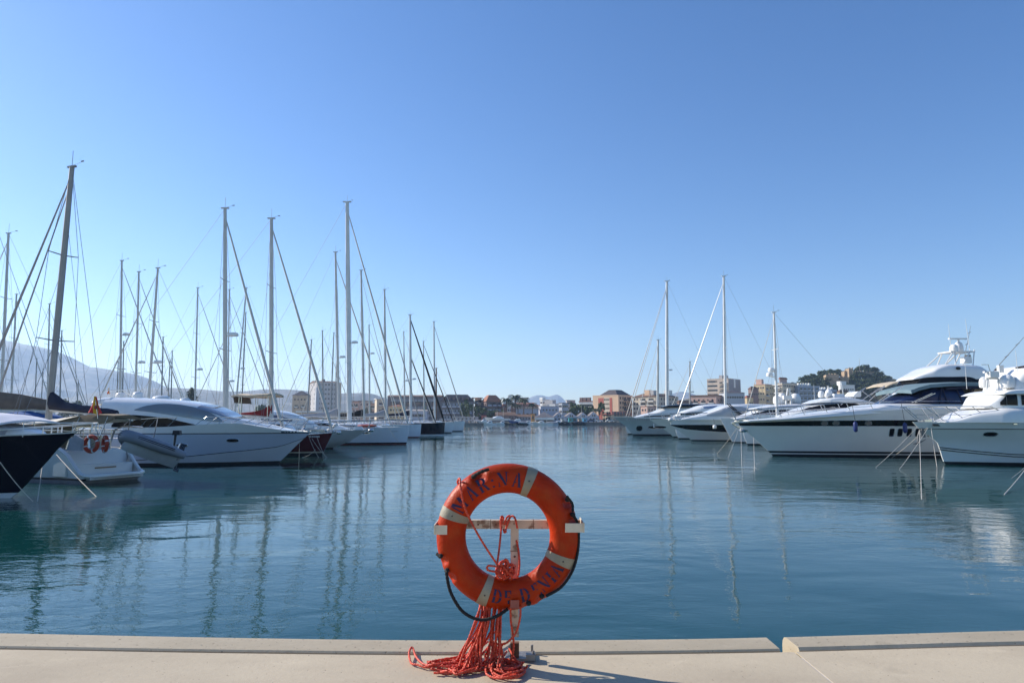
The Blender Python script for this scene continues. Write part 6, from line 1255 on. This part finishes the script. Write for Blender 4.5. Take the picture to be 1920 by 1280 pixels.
# (px, py of the crown top, d, label)
hl = [('pine on the low left shoulder of the castle hill', [(1506, 704, 618), (1513, 701, 622), (1520, 700, 628), (1529, 699, 632), (1536, 701, 622), (1509, 710, 604), (1517, 708, 604), (1526, 707, 606), (1534, 708, 608), (1541, 707, 612), (1546, 711, 600), (1550, 704, 606), (1500, 712, 612), (1495, 714, 616), (1489, 715, 620), (1545, 717, 596), (1535, 716, 594), (1524, 716, 594)]),
      ('pine of the crest clump behind the castle wall', [(1540, 692, 640), (1546, 690, 646), (1553, 689, 648), (1560, 691, 642), (1567, 690, 650), (1574, 689.5, 650), (1580, 692, 648), (1542, 697, 628), (1551, 696, 632), (1562, 696, 634), (1572, 696, 636), (1582, 697, 640), (1547, 700, 620), (1596, 688, 660), (1592, 689, 668)]),
      ('pine on the main wooded mound of the castle hill', [(1608, 686, 668), (1616, 683, 676), (1623, 682, 672), (1631, 685, 668), (1637, 685, 664), (1644, 689, 664), (1649, 694, 658), (1655, 699, 652), (1660, 702, 650), (1605, 693, 640), (1613, 692, 642), (1622, 690, 644), (1632, 692, 644), (1640, 695, 640), (1600, 700, 622), (1608, 699, 624), (1617, 698, 626), (1626, 698, 626), (1636, 700, 624), (1645, 702, 626), (1654, 706, 630), (1662, 709, 634), (1598, 707, 610), (1606, 706, 610), (1615, 706, 610), (1625, 706, 610), (1634, 707, 610), (1644, 709, 612), (1653, 712, 614), (1662, 716, 620), (1610, 714, 600), (1620, 715, 598), (1632, 715, 598), (1643, 716, 600), (1655, 719, 604), (1664, 722, 610), (1601, 713, 602)]),
      ('dark pine at the foot of the castle wall', [(1556, 717, 594), (1563, 719, 592), (1571, 720, 592), (1579, 717, 594), (1586, 716, 596), (1593, 714, 598), (1553, 722, 588)]),
      ('small lone pine on the right slope of the castle hill', [(1671, 709, 640), (1678, 714, 640), (1683, 715, 640)]),
      ('pine in the dark lower right slope of the castle hill', [(1630, 725, 588), (1642, 727, 588), (1655, 728, 592), (1666, 730, 596), (1676, 728, 606), (1688, 731, 608), (1618, 724, 588)])]
n = 0
for lb, ls_ in hl:
    for px, py, d in ls_:
        p = W(px, py+2, d); s = rnd.uniform(.75, 1.0) if 'lone' not in lb else .42
        t = pines[n % 3]; place(t, (p.x, d, p.z-9.5*s), s, lb, n < 3); n += 1
shore_t = [proto_tree('broadleaf_tree', 'x', 'tree', 1, sd_, 8.5, (4.2, 4.2, 3.5), leaf3, 15, 26, .55, zc=5.2) for sd_ in (11, 12)]
oc_ = [0, 0]
def shore(px, py, d, w, lb, k=0, mat=None):
    p = W(px, py, d); h = p.z-GZ; s = h/8.7; t = shore_t[k]; first = oc_[k] == 0; oc_[k] += 1
    o = place(t, (p.x, d, GZ), s, lb, first); o.scale = (w*d/1263/8.4, w*d/1263/8.4, s)
    if mat:
        for c in o.children:
            if c.name.startswith('crown'): c.data = c.data.copy() if c.data.users > 1 else c.data; c.data.materials[0] = mat
    return o
for px, py, d, w, lb, k, m_ in ((873, 749, 408, 20, 'tall dark green tree in front of the mansard block', 0, None), (880, 752, 402, 14, 'smaller dark tree at the right of the tall shore tree', 1, None), (897, 759, 405, 20, 'rounded green tree in front of the peach wing', 1, None), (912, 765, 400, 24, 'low green tree in front of the brown hipped block', 0, None), (928, 766, 402, 22, 'low green tree left of the white boat bow', 1, None), (941, 767, 404, 16, 'small green tree by the white boat bow', 0, None),
                           (1072, 755, 412, 22, 'leftmost dark tree above the sheds', 0, None), (1080, 753.5, 418, 24, 'tallest dark tree above the sheds', 1, None), (1092, 759, 412, 22, 'middle dark tree above the sheds', 0, None), (1103, 759, 410, 22, 'right dark tree above the sheds', 1, None), (1110, 761, 408, 14, 'small dark tree beside the peach block', 0, None), (1128, 750.5, 425, 15, 'dark tall tree in front of the red wall', 1, None),
                           (125, 750, 330, 30, 'olive tree behind the masts left of the flag', 0, leaf2), (146, 748, 340, 30, 'larger olive tree behind the masts beside the flag', 1, leaf2), (692, 760, 420, 14, 'small green tree by the cream flats', 0, leaf2), (681, 765, 415, 14, 'low green tree right of the pink house', 1, leaf2), (795, 757, 405, 14, 'green tree before the long grey brown building', 0, leaf3), (489, 756, 380, 20, 'low green tree beyond the red sail cover', 1, leaf3), (507, 752, 420, 10, 'slim green tree beyond the red sail cover', 0, leaf3)):
    shore(px, py, d, w, lb, k, m_)
con = thing('conifer', 'dark conifer rising behind the silver blue yacht roof', 'tree', (W(358, 760, 260).x, 260, GZ)); trunk_mesh(9, .3, 3, 5, .2).build('trunk', bark, con)
mb = MB(); r_ = random.Random(9); hh = W(358, 727, 260).z-GZ
for i in range(900):
    z = r_.random()**.8; a = r_.random()*6.28; rad = 4.4*(1-z)**.5*(.75+.25*math.sin(a*3+z*20))*r_.uniform(.5, 1.05); c = Vector((rad*math.cos(a), rad*math.sin(a), 1.2+z*(hh-1.2))); u = Vector((math.cos(a), math.sin(a), -.5))*.55*r_.uniform(.5, 1); v = Vector((-math.sin(a), math.cos(a), r_.uniform(-.3, .3)))*.4
    mb.add([c-u-v, c+u-v*.5, c+u+v*.5, c-u+v], [(0, 1, 2, 3)])
mb.build('crown', leaf, con, smooth=False)
pal = None
def palm_proto():
    t = thing('palm_tree', 'x', 'palm'); mb = MB(); mb.tube([(0, 0, -.5), (.1, 0, 3), (.05, .1, 6), (.15, .05, 8.6)], [.28, .22, .2, .24], 7); mb.build('trunk', bark, t)
    mb = MB(); r_ = random.Random(2)
    for i in range(26):
        a = i*2.399; up = 1.1-1.7*(i/26); pts = []
        for j in range(6):
            s_ = j/5; rr = 2.5*s_; z = 8.6+up*rr*.75-1.5*s_*s_*(1.1 if up > 0 else .6); pts.append(Vector((math.cos(a)*rr+.15, math.sin(a)*rr, z)))
        side = Vector((-math.sin(a), math.cos(a), 0))
        for p, q, w0, w1 in zip(pts, pts[1:], (.12, .36, .42, .36, .22), (.36, .42, .36, .22, .03)):
            dz = Vector((0, 0, -.16)); mb.add([p, p+side*w0+dz, q+side*w1+dz, q, p-side*w0+dz, q-side*w1+dz], [(0, 1, 2, 3), (4, 0, 3, 5)])
    mb.build('crown', palmleaf, t, smooth=False); return t
pal = palm_proto()
for i, (px, py, d, lb) in enumerate(((950, 745.5, 415, 'thick crowned palm nearest the domed turret'), (961, 754, 412, 'shorter palm second from the domed turret'), (967, 739.5, 430, 'tallest ragged palm standing above the flats'), (971, 757, 410, 'short palm below the tallest ragged one'), (982, 746, 415, 'wide crowned palm right of the tallest ragged one'), (998, 755, 412, 'palm standing alone at the right of the row'), (1117, 765.5, 400, 'small palm at the foot of the peach block'), (1123, 767, 398, 'smallest palm before the red wall'))):
    p = W(px, py, d); s = (p.z-GZ)/9.2; o = place(pal, (p.x, d, GZ), s, lb, i == 0); k = max(s, .62) if px < 1100 else s*1.2; o.scale = (k, k, s)
# ------------------------------------------------------------------ far quay, rocks, shore boats
qm = M('far_quay_stone', (.2, .175, .15), .9, var=.25, scale=.4)
mb = MB(); mb.box((W(1090, 790, 356).x, 360, .55), (W(1180, 790, 356).x-W(1000, 790, 356).x, 9, 1.5)); tag(mb.build('far_quay', qm, smooth=False), kind='structure')
mb = MB(); mb.box((W(930, 790, 352).x, 358.5, .3), (42, 13, .9)); tag(mb.build('slipway', M('slip_sand', (.33, .28, .2), .9, var=.15, scale=.3), smooth=False), kind='structure')
mb = MB(); mb.box((W(889, 795, 318).x, 320, .55), (8.6, 5, 1.0)); o = mb.build('jetty', qm, smooth=False); tag(o, 'low dark stone jetty in front of the slipway', 'jetty')
mb = MB(); r_ = random.Random(31)
for i in range(420):
    px = r_.uniform(770, 905); d = r_.uniform(340, 366); p = W(px, 790, d); s = r_.uniform(.3, .9); z = .3+2.0*max(0, 1-abs(d-355)/14)*r_.random()
    mb.ell((p.x, d, z), (s, s*r_.uniform(.7, 1.2), s*r_.uniform(.5, .9)), 6, 4, .25)
o = mb.build('breakwater_rocks', M('rock_grey', (.27, .235, .21), .95, var=.35, scale=.5), smooth=False); tag(o, kind='stuff')
def smallboat(px, py, d, L, label, hullm=white, cab=True, cov=None, mast=0, rz=0, z=0):
    p = W(px, 790, d); t = thing('motor_boat', label, 'boat', (p.x, d, z), rz)
    h = Hull(t, L/2, [(-L/2-.3, 1.0+L*.04), (-L/2+.4, .1), (-L/2+.8, -.4)], [(-L/2-.3, 1.0+L*.04), (0, .75), (L/2, .75)], L*.32, sr=.85); h.strip('hull', hullm, -.3, 's', 3, 12); h.deck(deckgrey, n=8)
    if cab:
        c = Cabin(t, [(-L*.22, .85), (-L*.15, 1.35), (-L*.05, 1.9), (L*.15, 1.95), (L*.2, 1.0)], .75, L*.12, .45, 10); c.build('cabin', white, n=10); c.window('window', glass, [(-L*.06, 1.7), (L*.14, 1.75)], [(-L*.06, 1.3), (L*.14, 1.3)], n=4, rows=1)
    if cov is not None: sheet([(-L*.3, 1.25), (0, 1.5), (L*.4, 1.2)], -L*.13, L*.13, .5, .2, 4).build('boat_cover', cov, t)
    if mast: MB().bar((0, 0, .8), (0, 0, mast), .12, .07, 5).build('mast', alu, t)
    return t
for a in ((918, 790, 340, 7, 'small white cruiser floating off the slipway', white, True, None), (942, 790, 344, 6, 'little white motor boat right of the slipway cruiser', white, True, None), (970, 788, 352.3, 9, 'blue hulled boat with white cabin hauled out beside the slipway', M('hull_mid_blue', (.05, .08, .25), .3, var=.1), True, None, 0, 0, 1.0), (990, 790, 342, 7, 'small white boat left of the restaurant quay', white, True, None), (979, 790, 336, 6, 'dark blue small boat floating left of the restaurant quay', navy, False, canvas_grey), (1003, 790, 346, 7, 'white boat with canvas cover below the restaurant', white, False, canvas_tan), (1014, 791, 340, 8, 'white cabin boat moored under the restaurant', white, True, None), (1025, 792, 338, 6, 'small mast boat moored right of the restaurant', white, False, None, 7), (1034, 792, 343, 7, 'grey covered boat at the quay left of the turquoise kiosk', greyhull, False, canvas_grey), (1046, 791.5, 345, 8, 'white boat at the quay below the first shed', white, True, None), (1058, 792, 340, 6, 'little dark boat at the quay below the second shed', navy, False, canvas_black), (954, 790, 335, 4.5, 'tiny dark rowing boat floating in the open water', boot, False, None), (1085, 792, 350, 7, 'long low boat with dark cover along the far quay', navy, False, canvas_navy), (907, 789, 352, 7, 'white boat on the slip behind the jetty', white, True, None, 0, .3, .7), (897, 788, 354, 7, 'grey boat on the slip nearest the rocks', greyhull, False, canvas_grey, 0, .1, .7)):
    smallboat(*a)
lb_ = smallboat(932, 782, 366, 14, 'white fishing boat bow standing ashore with high stem', white, True, None, W(943, 767, 366).z-2.4, R(25), 2.4)
gb = smallboat(935, 786, 372, 17, 'long blue grey boat hauled out in front of the brown tiled shed', M('hull_slate', (.2, .24, .33), .3, var=.1), True, None, 0, 0, 1.7)
def kiosk(px0, px1, yt, d, m_, label, rm=None):
    a, c = W(px0, yt, d), W(px1, 789, d); t = thing('kiosk', label, 'kiosk', ((a.x+c.x)/2, d, GZ)); w_ = c.x-a.x; h_ = a.z-GZ
    mb = MB(); mb.box((0, 0, h_/2), (w_, 3, h_)); mb.build('body', m_, t, smooth=False); mb = MB(); mb.box((0, 0, h_+.1), (w_+.5, 3.4, .2)); mb.build('roof', rm or m_, t, smooth=False); mb = MB(); mb.box((0, -1.52, h_*.55), (w_*.5, .1, h_*.4)); mb.build('hatch', wpane, t, smooth=False)
kiosk(1066, 1073, 783.5, 372, M('paint_turquoise', (.06, .36, .38), .6, var=.1, scale=.6), 'bright turquoise kiosk on the far quay'); kiosk(1073.3, 1081, 783.5, 374, M('paint_teal', (.05, .2, .25), .6, var=.1, scale=.6), 'dark teal container behind the turquoise kiosk'); kiosk(1093, 1099.5, 784.5, 372, M('paint_sky', (.1, .42, .62), .6, var=.1, scale=.6), 'sky blue cabin on the far quay'); kiosk(903, 912, 779, 380, M('paint_red', (.34, .1, .08), .7, var=.15, scale=.6), 'red painted hut behind the slipway'); kiosk(996, 1002, 776, 384, M('paint_orange', (.5, .26, .08), .7, var=.15, scale=.6), 'narrow orange hut left of the restaurant')
kiosk(1084, 1090, 786, 368, tan, 'tan crate stack between the kiosks'); kiosk(1052, 1060, 786, 368, whitew, 'white sales tent left of the turquoise kiosk')
def car(px, d, col, label):
    p = W(px, 790, d); t = thing('parked_car', label, 'car', (p.x, d, GZ), 0, 'cars parked on the far quay'); mb = MB(); mb.prism([(-2.1, .35), (2.1, .35), (2.1, .8), (1.5, .95), (.9, 1.45), (-.8, 1.45), (-1.5, .95), (-2.1, .85)], -.85, .85); mb.build('body', col, t, smooth=False)
    mb = MB(); mb.prism([(-1.2, .98), (1.2, .98), (.8, 1.38), (-.7, 1.38)], -.87, .87); mb.build('window', glass, t, smooth=False)
    for x in (-1.35, 1.35):
        for y in (-.8, .8):
            mb = MB(); mb.tube([(x, y-.1, .33), (x, y+.1, .33)], .33, 10); mb.build('wheel', boot, t)
car(1123, 366, white, 'white car parked on the far quay left of the arched villa'); car(1143, 364, whitew, 'cream car parked before the arched villa'); car(1150, 365, M('car_silver', (.35, .36, .38), .3, metal=.5), 'silver car parked before the arched villa'); car(1108, 366, M('car_blue', (.05, .09, .2), .3), 'dark blue car parked on the far quay by the last shed'); car(1134, 368, M('car_dark', (.03, .03, .035), .3), 'dark car parked at the left corner of the arched villa'); car(1158, 366, M('car_red', (.25, .03, .03), .3), 'red car parked right of the silver one')
def lamp(px, yt, d, label):
    p = W(px, yt, d); t = thing('lamp_post', label, 'lamp post', (p.x, d, GZ), 0, 'lamp posts along the far quay'); h = p.z-GZ; MB().bar((0, 0, 0), (0, 0, h), .1, .06, 6).build('pole', alu, t); mb = MB(); mb.box((.4, 0, h), (1.0, .25, .14)); mb.build('lamp_head', aludark, t, smooth=False)
lamp(1090, 759, 372, 'slim lamp post standing before the dark trees'); lamp(888.5, 756, 384, 'white lamp post left of the peach wing'); lamp(943.5, 763, 378, 'lamp post beside the white fishing boat bow')
# ------------------------------------------------------------------ far hills
def ridge(name, prof, d, dep, seed, mat, n=110):
    r_ = random.Random(seed); x0, x1 = prof[0][0], prof[-1][0]; mb = MB(); rows = []; ph = [r_.random()*6 for _ in range(8)]
    S = sm(prof, 60); S = [(p.x, p.y) for p in S]; S.sort()
    m_ = 26
    for j in range(m_+1):
        v = j/m_; row = []
        for i in range(n+1):
            px = x0+(x1-x0)*i/n; top = W(px, ip(S, px), d); k = sstep(v/.72) if v < .72 else 1-.5*((v-.72)/.28)**2
            y = d-dep*(1-v/.72) if v < .72 else d+dep*(v-.72)*1.5
            x = top.x; hz = max(0, top.z-GZ)
            nz = sum(math.sin(x*.004*(1.7**q)+ph[q])*math.sin(y*.005*(1.7**q)+ph[q]*2)/(1.5**q) for q in range(6))
            row.append((x+40*math.sin(y*.006+ph[1])*(1-k), y, GZ-1+hz*max(0, min(1.0, k*(1 if v > .65 else 1)+.12*nz*(4*k*(1-k))))))
        rows.append(row)
    mb.grid(rows); o = flip(mb.build(name, mat, ang=180)); tag(o, kind='structure'); return o
hillm = M('hill_scrub', (.06, .065, .045), .95, var=.3, scale=.006, col2=(.17, .15, .115), thr=(.46, .6))
ridge('hills', [(-420, 600), (-250, 604), (-120, 618), (0, 636), (40, 644), (70, 649), (92, 656), (110, 668), (122, 676), (140, 684), (160, 689), (185, 689), (200, 692), (225, 697), (245, 704), (262, 714), (275, 722), (290, 728), (330, 731)], 4000, 1500, 4, hillm)
ridge('hills', [(180, 745), (240, 734), (300, 730), (360, 728), (420, 733), (470, 733), (505, 729.5), (530, 729.5), (560, 731), (600, 735), (640, 737), (690, 736.5), (712, 742), (735, 752), (760, 764), (800, 776)], 3000, 900, 6, hillm)
ridge('far_hills', [(880, 770), (925, 757), (960, 752), (990, 746), (1002, 741.5), (1015, 740.5), (1027, 743.5), (1036, 741), (1044, 739.5), (1051, 743), (1060, 752), (1075, 762), (1120, 772)], 6300, 900, 8, hillm)
ridge('far_hills', [(1225, 770), (1250, 745), (1266, 736), (1278, 734), (1290, 737), (1312, 745), (1350, 755), (1420, 762), (1480, 770)], 5600, 900, 9, hillm)
# ================================================================== water, sky, air, light, camera
def water_mat():
    m = bpy.data.materials.new('harbour_water'); m.use_nodes = True; nt = m.node_tree; N = nt.nodes; Lk = nt.links
    b = N['Principled BSDF']; b.inputs['Roughness'].default_value = .02; b.inputs['IOR'].default_value = 1.33
    b.inputs['Base Color'].default_value = (.004, .051, .048, 1)
    tc = N.new('ShaderNodeTexCoord')
    def noise(sc, st, det=2, dist=.4, rot=0):
        mp = N.new('ShaderNodeMapping'); mp.inputs['Scale'].default_value = st; mp.inputs['Rotation'].default_value = (0, 0, rot)
        Lk.new(tc.outputs['Object'], mp.inputs['Vector'])
        n = N.new('ShaderNodeTexNoise'); n.inputs['Scale'].default_value = sc; n.inputs['Detail'].default_value = det; n.inputs['Distortion'].default_value = dist
        Lk.new(mp.outputs[0], n.inputs['Vector']); return n
    a = noise(.55, (.6, 1, 1), 2, .5, .2); c = noise(3.8, (.55, 1, 1), 3, .6, -.15); e = noise(13., (.6, 1, 1), 2, .3, .3); pt = noise(.07, (1, .6, 1), 2, .8)
    mr = N.new('ShaderNodeMapRange'); mr.inputs['From Min'].default_value = .38; mr.inputs['From Max'].default_value = .62; mr.inputs['To Min'].default_value = .2; mr.inputs['To Max'].default_value = 1.35
    Lk.new(pt.outputs['Fac'], mr.inputs['Value'])
    def mth(op, x, y):
        k = N.new('ShaderNodeMath'); k.operation = op
        for i, q in enumerate((x, y)):
            if isinstance(q, (int, float)): k.inputs[i].default_value = q
            else: Lk.new(q, k.inputs[i])
        return k.outputs[0]
    h = mth('ADD', mth('MULTIPLY', a.outputs['Fac'], WAVE[0]), mth('MULTIPLY', mth('ADD', mth('MULTIPLY', c.outputs['Fac'], WAVE[1]), mth('MULTIPLY', e.outputs['Fac'], WAVE[2])), mr.outputs['Result']))
    bp = N.new('ShaderNodeBump'); bp.inputs['Strength'].default_value = 1; bp.inputs['Distance'].default_value = 1.
    Lk.new(h, bp.inputs['Height']); Lk.new(bp.outputs[0], b.inputs['Normal'])
    return m
WAVE = (.034, .0115, .0032)
SHORE = 362
wm = water_mat(); mb = MB(); mb.add([(-9000, -60, 0), (9000, -60, 0), (9000, SHORE+2, 0), (-9000, SHORE+2, 0)], [(0, 1, 2, 3)])
o = mb.build('water', wm, smooth=False); tag(o, kind='structure')
gm = M('dry_ground', (.3, .26, .2), .95, var=.2, scale=.02)
mb = MB(); mb.add([(-9400, SHORE, 1.3), (9400, SHORE, 1.3), (9400, 7300, 1.3), (-9400, 7300, 1.3), (-9400, SHORE, -1), (9400, SHORE, -1)], [(0, 1, 2, 3), (4, 5, 1, 0)])
o = mb.build('ground', gm, smooth=False); tag(o, kind='structure')
SUN_EL, SUN_AZ = R(29), math.atan2(-.91, .41)      # azimuth measured from +Y towards +X
sd = Vector((math.sin(SUN_AZ)*math.cos(SUN_EL), math.cos(SUN_AZ)*math.cos(SUN_EL), math.sin(SUN_EL)))
w = bpy.data.worlds.new('World'); scene.world = w; w.use_nodes = True; nt = w.node_tree
sky = nt.nodes.new('ShaderNodeTexSky'); sky.sky_type = 'NISHITA'; sky.sun_disc = False; sky.sun_elevation = SUN_EL; sky.sun_rotation = SUN_AZ
sky.air_density = 1.0; sky.dust_density = .15; sky.ozone_density = 3.0; sky.altitude = 0
bg = nt.nodes['Background']; bg.inputs['Strength'].default_value = .118; hs = nt.nodes.new('ShaderNodeHueSaturation'); hs.inputs['Saturation'].default_value = 1.25; hs.inputs['Hue'].default_value = .508; nt.links.new(sky.outputs[0], hs.inputs['Color']); nt.links.new(hs.outputs[0], bg.inputs['Color'])
sl = bpy.data.lights.new('sun', 'SUN'); sl.energy = 5; sl.angle = R(.53); sl.color = (1, .93, .83)
so = bpy.data.objects.new('sun', sl); COL.objects.link(so); so.rotation_euler = (-sd).to_track_quat('-Z', 'Y').to_euler()
# air: one even volume round everything, sky outside
hm = bpy.data.materials.new('haze_air'); hm.use_nodes = True; nt = hm.node_tree; nt.nodes.remove(nt.nodes['Principled BSDF'])
pv = nt.nodes.new('ShaderNodeVolumePrincipled'); pv.inputs['Color'].default_value = (.56, .74, 1, 1); pv.inputs['Density'].default_value = HAZE; pv.inputs['Anisotropy'].default_value = .35
nt.links.new(pv.outputs[0], nt.nodes['Material Output'].inputs['Volume'])
if HAZE:
    mb = MB(); mb.box((0, 3610, 258), (19000, 7480, 520)); o = mb.build('haze', hm, smooth=False); tag(o, kind='stuff')
cam = bpy.data.cameras.new('camera'); cam.lens = 24; cam.sensor_width = 36; cam.clip_end = 40000; cam.clip_start = .05
co = bpy.data.objects.new('camera', cam); COL.objects.link(co); co.location = (0, 0, H); co.rotation_euler = (math.pi/2+TH, 0, 0); scene.camera = co
vs = scene.view_settings; vs.view_transform = 'Standard'; vs.look = 'None'; vs.exposure = .5; vs.gamma = 1; vs.use_curve_mapping = False
cy = scene.cycles; cy.use_denoising = True; cy.max_bounces = 7; cy.diffuse_bounces = 3; cy.glossy_bounces = 4; cy.transmission_bounces = 4; cy.volume_bounces = 1; cy.sample_clamp_indirect = 6; cy.caustics_reflective = True; cy.blur_glossy = 1.0; cy.caustics_refractive = False
